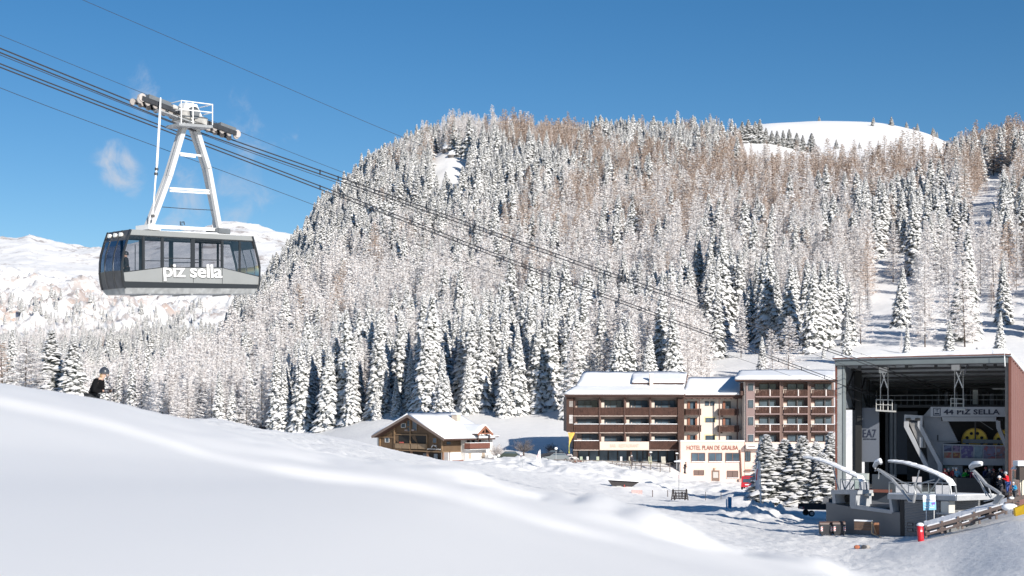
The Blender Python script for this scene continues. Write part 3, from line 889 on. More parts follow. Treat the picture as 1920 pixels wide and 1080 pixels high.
for v, nm in ((NS, 'side_panel'), (FS, 'side_panel')):
    m = MB(); flat(m, low, v, .07); m.build(nm, CABGREY, car)
    m = MB(); flat(m, Z2([(257,822),(1494,852),(1488,888),(264,880)]), v+.02*(1 if v > 0 else -1), .1); m.build('lower_trim', CABDARK, car)
    m = MB(); flat(m, Z2([(318,345),(1438,408),(1448,448),(305,392)]), v, .09); m.build('roof_edge', CABGREY, car)
# panel joints
for x, y0, y1 in ((613,697,828),(895,697,836),(1162,700,844)):
    m = MB(); flat(m, Z2([(x-2,y0),(x+2,y0),(x+2,y1),(x-2,y1)]), NS+.006, .02); m.build('panel_joint', CABDARK, car)
# skirt and floor: taper inwards under the dark trim
a0, a1 = CP(*Z2([(264,880)])[0], HB), CP(*Z2([(1488,888)])[0], HB)
m = MB(); dn = Vector((0,0,-.27))
q = [a0, a1, a1-CN*2*HB, a0-CN*2*HB]
r2 = [a0+dn+CU*.12-CN*.16, a1+dn-CU*.12-CN*.16, a1+dn-CU*.12-CN*(2*HB-.16), a0+dn+CU*.12-CN*(2*HB-.16)]
m.hexa(q, r2); m.build('floor_pan', mat('cabin_floor', (.42, .43, .43), .55, noise=(3, .6)), car)
for t in (.18, .5, .82):
    m = MB(); c = r2[0].lerp(r2[1], t); d = r2[3].lerp(r2[2], t)
    m.beam(c-Vector((0,0,.03)), d-Vector((0,0,.03)), .12, .05); m.build('floor_rib', STEEL, car)
# roof
t0, t1 = CP(*Z2([(318,345)])[0], HB), CP(*Z2([(1438,408)])[0], HB)
m = MB(); up = Vector((0,0,.07))
m.hexa([t0-Vector((0,0,.12)), t1-Vector((0,0,.12)), t1-CN*2*HB-Vector((0,0,.12)), t0-CN*2*HB-Vector((0,0,.12))],
       [t0+up*.2-CN*.02, t1+up*.2-CN*.02, t1-CN*(2*HB-.02)+up*.2, t0-CN*(2*HB-.02)+up*.2]); m.build('roof', CABGREY, car)
m = MB()
m.hexa([t0+up*.3-CN*.35+CU*.5, t1+up*.3-CN*.35-CU*.4, t1-CN*1.9+up*.3-CU*.4, t0-CN*1.9+up*.3+CU*.5],
       [t0+up*2-CN*.6+CU*1.2, t1+up*2-CN*.6-CU*.8, t1-CN*1.7+up*2-CU*.8, t0-CN*1.7+up*2+CU*1.2]); m.build('roof_snow', SNOWC, car)
# window frames and panes
winl = lambda x: np.interp(x, [245, 612, 1160, 1502], [735, 690, 692, 774])
wint = lambda x: np.interp(x, [305, 1448], [394, 450])
posts = [(440,10),(614,12),(895,17),(1165,10),(1327,7)]
edges = [(305, 245)] + [(x, x) for x, w in posts] + [(1446, 1500)]
for v in (NS, FS):
    sg = 1 if v > 0 else -1
    for x, w in posts:
        m = MB(); flat(m, Z2([(x-w,wint(x)),(x+w,wint(x)),(x+w,winl(x)+4),(x-w,winl(x)+4)]), v-.01*sg, .07); m.build('window_post', CABDARK, car)
    m = MB()
    flat(m, Z2([(305,390),(1448,446),(1448,460),(303,402)]), v-.004*sg, .05); m.build('window_header', CABDARK, car)
    for (x0, y0), (x1, y1) in (((245,735),(612,690)), ((612,690),(1160,692)), ((1160,694),(1502,774))):
        m = MB(); flat(m, Z2([(x0,y0),(x1,y1),(x1,y1+10),(x0,y0+10)]), v-.004*sg+.003*sg, .06); m.build('window_sill', CABDARK, car)
    for (ta, ba), (tb, bb) in zip(edges[:-1], edges[1:]):
        m = MB(); w = [CP(*p, HB)+CN*(v-HB-.045*sg) for p in Z2([(ta,wint(ta)),(tb,wint(tb)),(bb,winl(bb)+2),(ba,winl(ba)+2)])]
        m.poly(w); m.build('window_pane', GLASS, car)
    for xa, xb, y in ((632,878,608),(915,1152,624)):
        m = MB(); flat(m, Z2([(xa,y-4),(xb,y-1),(xb,y+6),(xa,y+3)]), v-.02*sg, .04); m.build('window_bar', CABDARK, car)
# end frames and faces, curved like the photo
endL = Z2([(318,345),(285,440),(252,560),(243,640),(240,720),(252,822),(268,882)])
endR = Z2([(1438,408),(1468,520),(1497,640),(1506,700),(1506,770),(1500,850),(1488,888)])
for pts, sg in ((endL, -1), (endR, 1)):
    near = [CP(x, y, HB) for x, y in pts]; far = [p-CN*2*HB for p in near]
    bul = [p+CU*.22*sg*(.4+.6*math.sin(math.pi*min(1, i/5))) for i, p in enumerate(near)]
    for side in (near, far):
        for k, (p, q2) in enumerate(zip(side[:-1], side[1:])):
            m = MB() if k == 0 else m
            m.beam(p, q2+(q2-p)*.03, .09, .09)
        m.build('corner_frame', CABDARK, car)
    cols = [0, .3, .66, 1]
    for k in range(3):
        g = MB(); pnl = MB(); pn2 = MB()
        for i in range(len(near)-1):
            def pt(i, t):
                b2 = 4*t*(1-t); return near[i].lerp(far[i], t)+CU*sg*.16*b2*(.35+.65*math.sin(math.pi*(i+.5)/7))
            quad = [pt(i, cols[k]+.02), pt(i, cols[k+1]-.02), pt(i+1, cols[k+1]-.02), pt(i+1, cols[k]+.02)]
            (g if 0 < i < 4 else pnl if i == 0 else pn2).poly(quad)
        g.build('end_window', GLASSD, car, True); pn2.build('end_panel', mat('end_panel_dark', (.07, .075, .085), .35, noise=(2, .6)), car, True); pnl.build('end_panel', mat('end_panel_dark', (.07, .075, .085), .35, noise=(2, .6)), car, True)
    for t in cols:
        m = MB(); m.tube([near[i].lerp(far[i], t)+CU*sg*(.17*4*t*(1-t)*(.35+.65*math.sin(math.pi*(i+.5)/7))) for i in range(len(near))], .03, 5); m.build('end_window_frame', CABDARK, car)
nl = CP(*endL[0], HB)
for k, t in enumerate((.25, .5, .75)):
    c = nl-CN*2*HB*t-CU*.22+Vector((0,0,-.22))
    m = MB(); m.disc(c, -CU, .10, .12, 12); m.build('headlamp', mat('lamp_glass', (.9, .88, .82), .1, coat=1), car)
# inside: poles, seat rail, one standing passenger
for x, v in ((520,.3),(520,-.5),(1065,.2),(760,-.3),(1250,.1)):
    a = CP(*Z2([(x,460)])[0], HB)+CN*(v-HB); b_ = CP(*Z2([(x,850)])[0], HB)+CN*(v-HB)
    m = MB(); m.tube([a, b_], .022, 6); m.build('handrail', STEEL, car)
ff = CP(*Z2([(370,868)])[0], HB)+CN*(.1-HB)
person(ff+Vector((0,0,-.05)), R(200), 'stand', (.03,.03,.035), (.03,.03,.035), (.04,.04,.045), 'attendant in dark clothing standing inside the cable car at its left window')
# name on the side, with a grey shadow behind the white letters
o1 = CP(306.8, 527.0, HB+.03); e1 = CP(416.5, 527.6+1.5, HB+.03)
xd = (e1-o1).normalized(); yd = Vector((0,0,1)); yd = (yd-xd*yd.dot(xd)).normalized()
wd = (e1-o1).length; ht = (CP(306.8, 493.5, HB+.03)-o1).length
text_on('lettering_shadow', 'piz sella', o1+xd*.035-yd*.03-CN*.012, xd, yd, wd, ht, mat('letter_grey', (.16,.16,.165), .6), car, .012, .02, .95)
text_on('lettering', 'piz sella', o1, xd, yd, wd, ht, mat('letter_white', (.88,.88,.87), .5), car, .012, .03, .95)
# hanger
HANGW = mat('hanger_white', (.60, .60, .60), .5, noise=(1.5, .9))
def leg(pts, v, w, h):
    m = MB()
    P_ = [CP(x, y, v) for x, y in pts]
    for p, q2 in zip(P_[:-1], P_[1:]): m.beam(p, q2+(q2-p).normalized()*.05, w, h)
    m.build('hanger_leg', HANGW, car)
leg([(347,232),(318,330),(281,429)], .28, .20, .23)
leg([(341,238),(313,330),(276,425)], -.22, .20, .26)
leg([(366,234),(391,315),(410,420),(412,431)], .28, .20, .23)
leg([(359,240),(384,315),(403,405),(402,430)], -.22, .20, .26)
for (x0,y0),(x1,y1),w in (((335,287),(384,293),.09),((338,291),(366,294.5),.07),((318,353),(398,358),.10),((318,358),(398,363),.08),((284,424),(413,431),.15)):
    m = MB(); m.beam(CP(x0,y0,.1), CP(x1,y1,.1), w, w); m.build('hanger_crossbar', WHITEP, car)
m = MB(); m.beam(CP(284,426,-.3), CP(413,432,-.3), .12, .12); m.build('hanger_crossbar', WHITEP, car)
for x, y in ((278,427),(409,434)):
    c = CP(x, y, 0)
    m = MB(); m.box(-.35,.35,-.55,.55,-.14,.10, lambda u, v, w: c+CU*u+CN*v+Vector((0,0,w))); m.build('hanger_foot', GREYST if x > 300 else WHITEP, car)
m = MB(); m.tube([CP(304,388,0), CP(350,391.5,0), CP(399,394,0)], .018, 5); m.build('safety_line', ROPE, car)
c = CP(341, 423, .1)
m = MB(); m.tube([c, c+Vector((0,0,.18)), c+CU*.12+Vector((0,0,.2)), c+CU*.15+Vector((0,0,.05))], .03, 5); m.tube([c-CU*.08, c-CU*.1+Vector((0,0,.2))], .025, 5); m.build('roof_hatch_handle', DARKST, car)
# antenna pole on the left
m = MB(); m.tube([CP(301,183,.75), CP(299.5,215,.75), CP(294,310,.75)], [.035,.06,.06], 8); m.tube([CP(294,310,.75), CP(291.5,335,.75), CP(286.5,402,.75)], [.05,.045,.03], 8); m.build('access_pole', WHITEP, car)
for x, y in ((293.5,317),(292.5,326),(286.5,405)):
    m = MB(); m.disc(CP(x,y,.75), (0,0,1), .09, .12, 8); m.build('pole_clamp', DARKST, car)
m = MB(); m.tube([CP(286,400,.75), CP(280,412,.6), CP(279,425,.45)], .05, 6); m.build('pole_bracket', WHITEP, car)
# carriage
RD = (CP(438,258,0)-CP(250,188,0)); RL = RD.length; RD.normalize(); RU = Vector((0,0,1))-RD*RD.z; RU.normalize()
R0_ = CP(250,188,0)
def car_at(t, v, w): return R0_+RD*(t*RL)+CN*v+RU*w
def cbox(nm, t0, t1, v0, v1, w0, w1, m_):
    m = MB(); m.box(t0,t1,v0,v1,w0,w1, lambda a,b,c: car_at(a,b,c)); return m.build(nm, m_, car)
for v in (-.42, .42):
    cbox('carriage_beam', .03, .46, v-.05, v+.05, .0, .22, DARKST); cbox('carriage_beam', .54, .97, v-.05, v+.05, .0, .22, DARKST)
cbox('carriage_cover', .09, .30, -.42, .46, .22, .42, GREYST); cbox('carriage_cover', .80, .96, -.42, .46, .20, .38, GREYST)
cbox('carriage_cover', .32, .46, -.40, .47, .16, .36, mat('carriage_panel', (.50,.49,.47), .5)); cbox('drip_tray', .18, .50, .1, .5, -.20, -.14, STEEL)
for k in range(14):
    t = .02+.96*k/13
    if .46 < t < .54: continue
    for v in (-.25, .35):
        m = MB(); m.disc(car_at(t, v, .0), CN, .16 if k in (0, 13) else .14, .07, 14); m.build('wheel', mat('wheel_liner', (.36,.33,.31), .6), car)
for t, w in ((.035,.12),(.985,.1)):
    m = MB(); m.disc(car_at(t, .35, w+.03), CN, .20, .16, 16); m.build('end_roller', mat('roller_pale', (.48,.44,.42), .5), car)
for t0_, t1_ in ((.40,.52),(.54,.66)):
    cbox('carriage_joint', t0_, t1_, -.5, .5, -.05, .30, mat('carriage_dirty_white', (.5,.49,.47), .6, noise=(4,.5)))
m = MB(); hc = CP(353, 212, 0)
m.hexa([hc+CU*a+CN*b+Vector((0,0,-.5)) for a, b in ((-.75,-.4),(.75,-.4),(.75,.4),(-.75,.4))], [hc+CU*a+CN*b+Vector((0,0,.45)) for a, b in ((-.35,-.25),(.35,-.25),(.35,.25),(-.35,.25))]); m.build('hanger_head', WHITEP, car)
m = MB(); m.disc(hc+CN*.45+Vector((0,0,-.05)), CN, .30, .2, 16); m.build('hanger_pin', GREYST, car)
# service platform with railing
pf = lambda x, y, v: CP(x, y, v)
m = MB(); a, b_ = pf(336,230,.95), pf(399,235,.95); w = CN*-1.1
m.hexa([a, b_, b_+w, a+w], [p-Vector((0,0,.13)) for p in (a, b_, b_+w, a+w)]); m.build('platform_floor', STEEL, car)
for v0 in (.93, -.12):
    for (x, y0, y1) in ((340,232,190),(362,232,190.5),(398.5,234,195)):
        if v0 < 0 and x == 362: continue
        m = MB(); m.beam(pf(x,y0,v0), pf(x,y1,v0), .045); m.build('railing_post', WHITEP, car)
    for ya, yb in ((188.5,196),(205,211)):
        m = MB(); m.beam(pf(340,ya,v0), pf(398.5,yb,v0), .045); m.build('railing', WHITEP, car)
for x, y in ((340,188.5),(340,205),(398.5,196),(398.5,211)):
    m = MB(); m.beam(pf(x,y,.93), pf(x,y,.93)-CN*1.05, .04); m.build('railing', WHITEP, car)

# ------------------------------------------------------------------ ropes
def rope(pts, v, r, label, name='steel_rope', spacer=None, ext=45):
    Pn = [CP(x, y, v) for x, y in pts]
    d = (Pn[0]-Pn[1]).normalized(); Pn = [Pn[0]+d*ext*.5+Vector((0,0,ext*.004)), *Pn] if pts[0][0] <= 0 else Pn
    Q = []
    for i in range(len(Pn)-1):
        p0 = Pn[max(i-1, 0)]; p1 = Pn[i]; p2 = Pn[i+1]; p3 = Pn[min(i+2, len(Pn)-1)]
        for k in range(4):
            t = k/4
            Q.append(p1.lerp(p2, t))
    Q.append(Pn[-1])
    # relax kinks along the rope
    for _ in range(6):
        Q = [Q[0]]+[(Q[i-1]+Q[i]*2+Q[i+1])/4 for i in range(1, len(Q)-1)]+[Q[-1]]
    m = MB(); m.tube(Q, r, 6)
    o = m.build(name, ROPE); tag(o, label, 'cable'); return Q
U1 = [(0,91),(200,171),(345,230),(435,262.5),(655,338.5),(800,390.5),(1000,461),(1200,531),(1420,609),(1576,660.5),(1655,690),(1789,736)]
U2 = [(0,99),(200,179),(345,238),(435,270),(655,345),(800,396.5),(1000,467),(1200,537),(1420,615),(1576,665.5),(1655,695),(1789,741)]
U3 = [(0,103.5),(200,182.5),(435,275),(630,341),(815,408),(1000,476),(1200,549),(1374,610),(1567,679),(1778,751)]
L1 = [(0,120),(200,197),(400,272.5),(633,361),(800,425),(1000,504),(1200,575.5),(1395,649),(1564,711),(1660,747)]
L2 = [(0,126.5),(200,203.5),(400,279),(633,367),(800,431),(1000,509.5),(1200,581),(1395,654),(1564,716),(1660,752)]
L3 = [(0,165),(90,200),(400,314),(590,384),(720,436),(1000,541),(1200,610),(1460,697),(1500,711),(1640,762)]
T1 = [(0,66.5),(200,147),(400,228),(635,321),(800,382),(1000,452),(1200,522),(1576,652),(1700,690)]
T2 = [(155,0),(400,105),(620,200),(725,246),(1000,355),(1400,510),(1720,650)]
q1 = rope(U1, -.25, .033, 'thick upper track rope on the far side of the cable car carriage')
q2 = rope(U2, .35, .033, 'thick upper track rope on the near side of the cable car carriage')
rope(U3, .1, .016, 'thin haul rope just under the upper pair of thick ropes')
q3 = rope(L1, -3.6, .033, 'upper rope of the lower thick pair passing below the carriage')
q4 = rope(L2, -3.0, .033, 'lower rope of the lower thick pair passing below the carriage')
rope(L3, -3.3, .014, 'lowest thin rope, running below all the other ropes')
rope(T1, .0, .011, 'thin rope running just above the cable car carriage')
rope([(155-220,-96)]+T2, 1.5, .011, 'thin single rope entering at the top left, highest of all ropes')
for a, b_ in ((U1, U2), (L1, L2)):
    va, vb = (-.25, .35) if a is U1 else (-3.6, -3.0)
    xs_ = np.arange(600, 1560, 34 if a is U1 else 43)
    for x in xs_:
        y1 = np.interp(x, [p[0] for p in a], [p[1] for p in a]); y2 = np.interp(x, [p[0] for p in b_], [p[1] for p in b_])
        m = MB(); m.beam(CP(x, y1-.2, va), CP(x, y2+.4, vb), .07, .08)
        o = m.build('rope_clamp', DARKST)
        tag(o, 'small dark clamp joining the two upper thick ropes' if a is U1 else 'small dark clamp joining the two lower thick ropes', 'rope clamp', 'clamps on the upper rope pair' if a is U1 else 'clamps on the lower rope pair')

# ------------------------------------------------------------------ skier on the left
fp = G(181, 44); skz = P(180, 752, 44).z-.60
sk_o = person(Vector((fp.x, 44, skz)), R(-8), 'skier', (.008,.008,.009), (.010,.012,.016), (.05,.055,.065), 'skier in black jacket and dark helmet gliding down behind the snow crest', hair=True, scale=1.1)
for sgn in (1, -1):
    m = MB(); b0 = sk_o.location
    m.tube([b0+Vector((.42, sgn*.28-.05, .90)), b0+Vector((.12, sgn*.34-.05, .02))], .012, 5)
    o = m.build('ski_pole', STEEL); tag(o, 'thin ski pole in the %s hand of the skier in black' % ('far' if sgn > 0 else 'near'), 'ski pole')
    m = MB(); m.hexa([b0+Vector(p) for p in ((-.8,sgn*.13-.05,-.03),(.9,sgn*.13-.05,-.03),(.9,sgn*.13+.05,-.03),(-.8,sgn*.13+.05,-.03))], [b0+Vector(p) for p in ((-.8,sgn*.13-.05,0),(.98,sgn*.13-.05,.03),(.98,sgn*.13+.05,.03),(-.8,sgn*.13+.05,0))])
    o = m.build('ski', mat('ski_red', (.5,.05,.05), .3)); tag(o, 'downhill ski under the %s boot of the skier in black' % ('far' if sgn > 0 else 'near'), 'ski')
# ------------------------------------------------------------------ cable car station
SO = Vector((29.45, 128.75, 0)); SD = Vector((.8919, -.4523, 0)); SM = Vector((.4523, .8919, 0)); SWD = 14.9
def SW(a, b, z): return SO+SD*a+SM*b+Vector((0, 0, z))
def SP(px, py, b):
    q = (px-960)/F; ox = SO.x+SM.x*b; oy = SO.y+SM.y*b
    a = (q*oy-ox)/(SD.x-q*SD.y); Y = oy+SD.y*a
    return Vector((q*Y, Y, (HY-py)/F*Y))
def SA(px, py, b):
    p = SP(px, py, b); return (p-SO).dot(SD), p.z
RUST = mat('rust_red_cladding', (.17, .060, .042), .5, noise=(.8, .85))
RIBW = mat('ribbed_cladding', (.21, .105, .092), .45, noise=(.5, .9))
INNER = stripes(mat('inner_cladding', (.20, .23, .27), .6, noise=(.6, .8)), 'X', 3.0, .35)
CEIL = mat('ceiling_deck', (.62, .66, .68), .6, noise=(.4, .8))
CONC = mat('pale_concrete', (.27, .28, .305), .75, noise=(1.2, .85), bump=(6, .15))
CONCW = mat('white_concrete', (.40, .41, .43), .7, noise=(1.2, .88))
GREYW = mat('grey_cladding', (.15, .155, .16), .6, noise=(.9, .9))
DECK = mat('deck_dark', (.04, .042, .045), .7)
st = empty('cable_car_station', SW(7.4, 0, -8), 'open fronted cable car station with rust red cladding, snowy roof and dark hall', 'station')
def sbox(nm, a0, a1, b0, b1, z0, z1, m_, par=st, mb=None):
    m = MB(); m.box(a0,a1,b0,b1,z0,z1, SW); return m.build(nm, m_, par)
def splate(nm, pts, b, th, m_, par=st):
    m = MB(); w = [SP(x, y, b) for x, y in pts]; m.hexa(w, [p+SM*th for p in w]); return m.build(nm, m_, par)
TZ = 4.95; DP = 22
m = MB()
m.hexa([SW(-.25,-.5,TZ-.12), SW(SWD+.12,-.5,TZ-.02), SW(SWD+.12,DP,TZ-3.0), SW(-.25,DP,TZ-3.0)], [SW(-.25,-.5,TZ+.06), SW(SWD+.12,-.5,TZ+.2), SW(SWD+.12,DP,TZ-2.8), SW(-.25,DP,TZ-2.8)]); m.build('roof', CEIL, st)
# snow on the roof: lumpy lip along the front edge
ns = 60; V = MB(); rows = []
for k in range(ns+1):
    t = k/ns; a = -.3+t*(SWD+.3); th = .16+.34*t**1.5+.07*float(fbm(np.array([t*9]), np.array([1.]), 3, 5)[0])
    if t > .93: th *= 1-(t-.93)*9
    ov = .52+.12*float(fbm(np.array([t*14]), np.array([7.]), 3, 6)[0]); z = TZ+.06+.14*t
    rows.append([SW(a,-ov,z-.03-.05*rnd.random()), SW(a,-ov-.06,z+th*.5), SW(a,-ov+.2,z+th), SW(a,3,z+th*.9-.4), SW(a,DP,z-2.95+.4), SW(a,DP,z-3.0)])
for r0, r1 in zip(rows[:-1], rows[1:]):
    for j in range(5): V.poly([r0[j], r1[j], r1[j+1], r0[j+1]])
V.poly(rows[0]); V.poly(rows[-1]); V.build('roof_snow', ROOFSNOW, st, True)
m = MB(); m.beam(SW(-.3,-.56,TZ-.0), SW(SWD+.15,-.56,TZ+.1), .06, .09); m.build('roof_trim', RUST, st)
# fascia girder and ceiling beams
sbox('front_girder', -.1, SWD-.15, -.3, -.05, TZ-.62, TZ-.13, mat('girder_paint', (.15,.175,.185), .5, noise=(.6,.85)))
sbox('girder_flange', -.1, SWD-.15, -.4, .12, TZ-.68, TZ-.62, DARKST)
for i, b in enumerate((2.2, 4.6, 7.2, 10, 13, 16.5)):
    z = TZ-.14-b*.131
    sbox('ceiling_beam', .15, SWD-.2, b-.06, b+.06, z-.2, z, DARKST)
for i, (px, b) in enumerate(((1612,1.2),(1700,2.2),(1755,3),(1846,1.4),(1850,4.6),(1866,2.2))):
    a, _ = SA(px, 700, b); sbox('beam_bracket', a-.12, a+.12, b-.15, b+.15, TZ-1.0, TZ-.35, DARKST)
# right wall, ribbed
wz = lambda b: TZ+.02-.131*b
m = MB(); m.hexa([SW(SWD,0,-10.5), SW(SWD,DP,-10.5), SW(SWD-.25,DP,-10.5), SW(SWD-.25,0,-10.5)], [SW(SWD,0,wz(0)), SW(SWD,DP,wz(DP)), SW(SWD-.25,DP,wz(DP)), SW(SWD-.25,0,wz(0))]); m.build('right_wall', RIBW, st)
ribm = None
for k in range(17):
    b = .7+k*1.25
    m = MB(); z1 = wz(b)-.24
    m.hexa([SW(SWD+.002,b-.08,-10.4), SW(SWD+.11,b-.045,-10.4), SW(SWD+.11,b+.045,-10.4), SW(SWD+.002,b+.08,-10.4)], [SW(SWD+.002,b-.08,z1), SW(SWD+.11,b-.045,z1), SW(SWD+.11,b+.045,z1), SW(SWD+.002,b+.08,z1)])
    m.build('cladding_rib', RIBW, st)
sbox('corner_trim', SWD-.12, SWD+.10, -.1, .14, -10.4, TZ-.02, RUST)
m = MB(); m.hexa([SW(SWD+.003,.14,wz(0)-.26), SW(SWD+.10,.14,wz(0)-.26), SW(SWD+.10,DP,wz(DP)-.26), SW(SWD+.003,DP,wz(DP)-.26)], [SW(SWD+.003,.14,wz(0)-.02), SW(SWD+.10,.14,wz(0)-.02), SW(SWD+.10,DP,wz(DP)-.02), SW(SWD+.003,DP,wz(DP)-.02)]); m.build('verge_trim', RUST, st)
sbox('inner_jamb', SWD-.42, SWD-.13, -.05, .5, -7, TZ-.62, DARKST)
# left side: rust edge, pale columns, cladding with crossed braces, open below
sbox('edge_trim', -.14, -.02, -.25, .1, -10.4, TZ-.1, RUST)
a0, _ = SA(1573, 700, 0); a1, _ = SA(1583, 700, 0)
sbox('front_column', a0-.12, a1-.18, -.05, .35, -10.4, TZ-.66, mat('column_pale', (.36,.39,.39), .5, noise=(2,.85)))
sbox('column_flange', a1-.12, a1+.04, -.1, .5, -10.4, TZ-.66, mat('column_paint', (.22,.25,.255), .5, noise=(1,.85)))
for z in (3.3, 1.2, -.9, -3.1, -4.8):
    sbox('pipe_clip', a0-.3, a0-.1, -.15, .05, z, z+.08, STEEL)
m = MB(); m.hexa([SW(-.05,.6,.45), SW(.05,.6,.45), SW(.05,DP,.45), SW(-.05,DP,.45)], [SW(-.05,.6,TZ-.2), SW(.05,.6,TZ-.2), SW(.05,DP,TZ-3.0), SW(-.05,DP,TZ-3.0)]); m.build('left_wall_upper', INNER, st)
m = MB(); m.box(-.05,.05,11.5,DP,-9,.44, SW); m.build('left_wall_lower', INNER, st)
for b0, b1, z0, z1 in ((.8,6.6,.6,4.1),(.8,6.6,.6,4.1)):
    pass
for b0, b1 in ((.8, 6.0), (6.8, 11.2)):
    for za, zb in ((.7, 4.0), (4.0, .7)):
        m = MB(); m.beam(SW(.12,b0,za), SW(.12,b1,zb), .14, .1); m.build('cross_brace', DARKST, st)
for b in (6.4, 11.4, 16.5):
    sbox('wall_column', -.12, .30, b-.22, b+.22, -10.2, TZ-.2-b*.131, DARKST)
for z in (2.2, .4): sbox('wall_rail', -.02, .12, .5, DP, z-.08, z+.08, DARKST)
# back wall
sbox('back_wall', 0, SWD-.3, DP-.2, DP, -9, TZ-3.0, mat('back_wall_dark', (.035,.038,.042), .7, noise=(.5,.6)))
# banner
bb = 5.2
splate('banner', [(1614,764.5),(1648,764.5),(1648.5,866),(1614.5,866)], bb, .12, mat('banner_grey', (.13,.145,.175), .6))
nvm = mat('banner_print', (.02,.025,.05), .5)
p0 = SP(1618.6, 820, bb)-SM*.03; p1 = SP(1643, 820, bb)-SM*.03
text_on('banner_lettering', 'EA7', p0, SD, (0,0,1), (p1-p0).length, (820-805)/F*p0.y, nvm, st, 0, .02)
p0 = SP(1619.5, 824.3, bb)-SM*.03
text_on('banner_lettering', 'EMPORIO ARMANI', p0, SD, (0,0,1), (p1-p0).length, 2.4/F*p0.y, nvm, st, 0, .02)
# steel frames and gallery behind
for x in (1663, 1672, 1679):
    a, _ = SA(x, 800, 9); sbox('gallery_column', a-.12, a+.12, 8.9, 9.2, -7, .9, GREYST if x > 1670 else DARKST)
sbox('gallery_floor', 1.2, SWD-.4, 9.0, 16, .55, .8, DECK)
for z in (1.25, 1.7):
    m = MB(); m.tube([SW(1.4,9.05,z), SW(SWD-.4,9.05,z)], .03, 5); m.build('gallery_rail', STEEL, st)
for k in range(22):
    a = 1.5+k*.58; m = MB(); m.tube([SW(a,9.05,.8), SW(a,9.05,1.7+.5*(k % 5 == 0))], .022, 4); m.build('gallery_post', GREYST, st)
for k in range(14):
    a = 5.5+rnd.random()*8; h = .4+rnd.random()*.9; w = .1+rnd.random()*.3
    sbox('machine_unit', a, a+w, 10+k*.2, 10.3+k*.2, .81, .81+h, DARKST)
splate('control_cabinet', [(1824,731),(1833.5,731),(1833.5,758),(1824,758)], 9.8, .4, mat('cabinet_cream', (.36,.37,.33), .5))
splate('ceiling_light', [(1861,728),(1884,728),(1884,730),(1861,730)], 9.5, .15, mat('light_cover', (.5,.5,.5), .4))
sbox('wall_panel', 1.6, 4.4, 14, 14.2, -6, .2, mat('panel_bluegrey', (.08,.10,.13), .6)); sbox('roller_shutter', 3.8, 6.4, 12, 12.2, -6.5, -1.0, stripes(mat('shutter_dark', (.06,.065,.07), .5), 'Z', 4, .4))
# white portal with the name board
bs = 6.2
splate('sign_board', [(1745,763),(1893.5,763),(1893.5,781.5),(1745,781.5)], bs, .25, mat('sign_white', (.42,.435,.47), .6))
splate('portal_gusset', [(1731,780),(1745,764),(1745.5,781.5),(1731,781.5)], bs+.05, .2, CONC)
p0 = SP(1769.5, 777.3, bs)-SM*.03; p1 = SP(1875, 777.3, bs)-SM*.03
text_on('sign_lettering', '44 PIZ SELLA', p0, SD, (0,0,1), (p1-p0).length, 9.8/F*p0.y, nvm, st, .035, .02, 1.05)
for pts in ([(1750,765),(1763.5,765),(1763.5,766),(1750,766)], [(1750,778.5),(1763.5,778.5),(1763.5,779.5),(1750,779.5)], [(1750,766),(1751,766),(1751,778.5),(1750,778.5)], [(1762.5,766),(1763.5,766),(1763.5,778.5),(1762.5,778.5)],
            [(1752.5,774.5),(1761,774.5),(1761,777),(1752.5,777)], [(1754,768),(1760,767),(1760,768),(1754,769)], [(1756.6,768.5),(1757.6,768.5),(1757.6,773.5),(1756.6,773.5)]):
    splate('sign_pictogram', pts, bs-.04, .03, nvm)
splate('portal_beam', [(1766,782),(1868,782),(1868,790),(1768,790)], bs-.1, .5, CONCW)
splate('portal_beam_end', [(1764.5,782),(1766,782),(1768,790),(1765,789)], bs-.05, .4, DARKST)
splate('portal_wall', [(1731,781.6),(1766,781.6),(1778,791),(1795,826),(1795,830),(1768,832),(1768,905),(1744,905)], bs+.3, .3, CONC)
splate('wall_recess', [(1757,815.5),(1759.5,815.5),(1759.5,826),(1757,826)], bs+.25, .06, DARKST)
splate('wall_shelf', [(1757,826.6),(1800,828),(1800,829),(1757,828)], bs+.2, .2, GREYST)
splate('hall_shade_sheet', [(1775,790),(1894,790),(1894,832),(1775,832)], bs+3.2, .2, mat('hall_black', (.02,.02,.022), .8))  # black sheet stands in for the shade deep behind the wheels
def zleg(pts_a, w, b=bs-.9):
    for (x0,y0),(x1,y1) in zip(pts_a[:-1], pts_a[1:]):
        splate('portal_leg', [(x0,y0),(x0+w,y0),(x1+w,y1),(x1,y1)], b, .5, CONCW)
zleg([(1695.6,777.5),(1695,800),(1733,874),(1733.5,884)], 8.2)
zleg([(1721,779),(1720.5,799),(1737.5,832)], 8.6, bs-.9); zleg([(1737.5,832),(1758.5,872),(1759,905)], 8.2, bs-.9)
splate('leg_cap', [(1697,777),(1730,779.5),(1729.5,789),(1704,787)], bs-.86, .5, CONCW)
for x in (1698, 1716): splate('roller', [(x,784),(x+9,784),(x+9,788.5),(x,788.5)], bs-1.0, .12, RUBBER)
splate('leg_panel', [(1704,791),(1722,793),(1727,806),(1735.5,824),(1735.5,840),(1725,839)], bs-.7, .1, mat('leg_web', (.30,.29,.28), .8, noise=(2,.6)))
splate('leg_box', [(1724.5,820),(1730,820),(1730,839),(1724.5,839)], bs-.95, .25, CONCW)
splate('portal_leg', [(1867.5,788),(1875.5,788),(1876,802),(1868,802)], bs-.9, .5, CONCW); splate('portal_leg', [(1868,802),(1876,802),(1894,846),(1887,846)], bs-.9, .5, CONCW)
splate('roller', [(1871,785),(1881,785),(1881,789),(1871,789)], bs-1.1, .14, RUBBER)
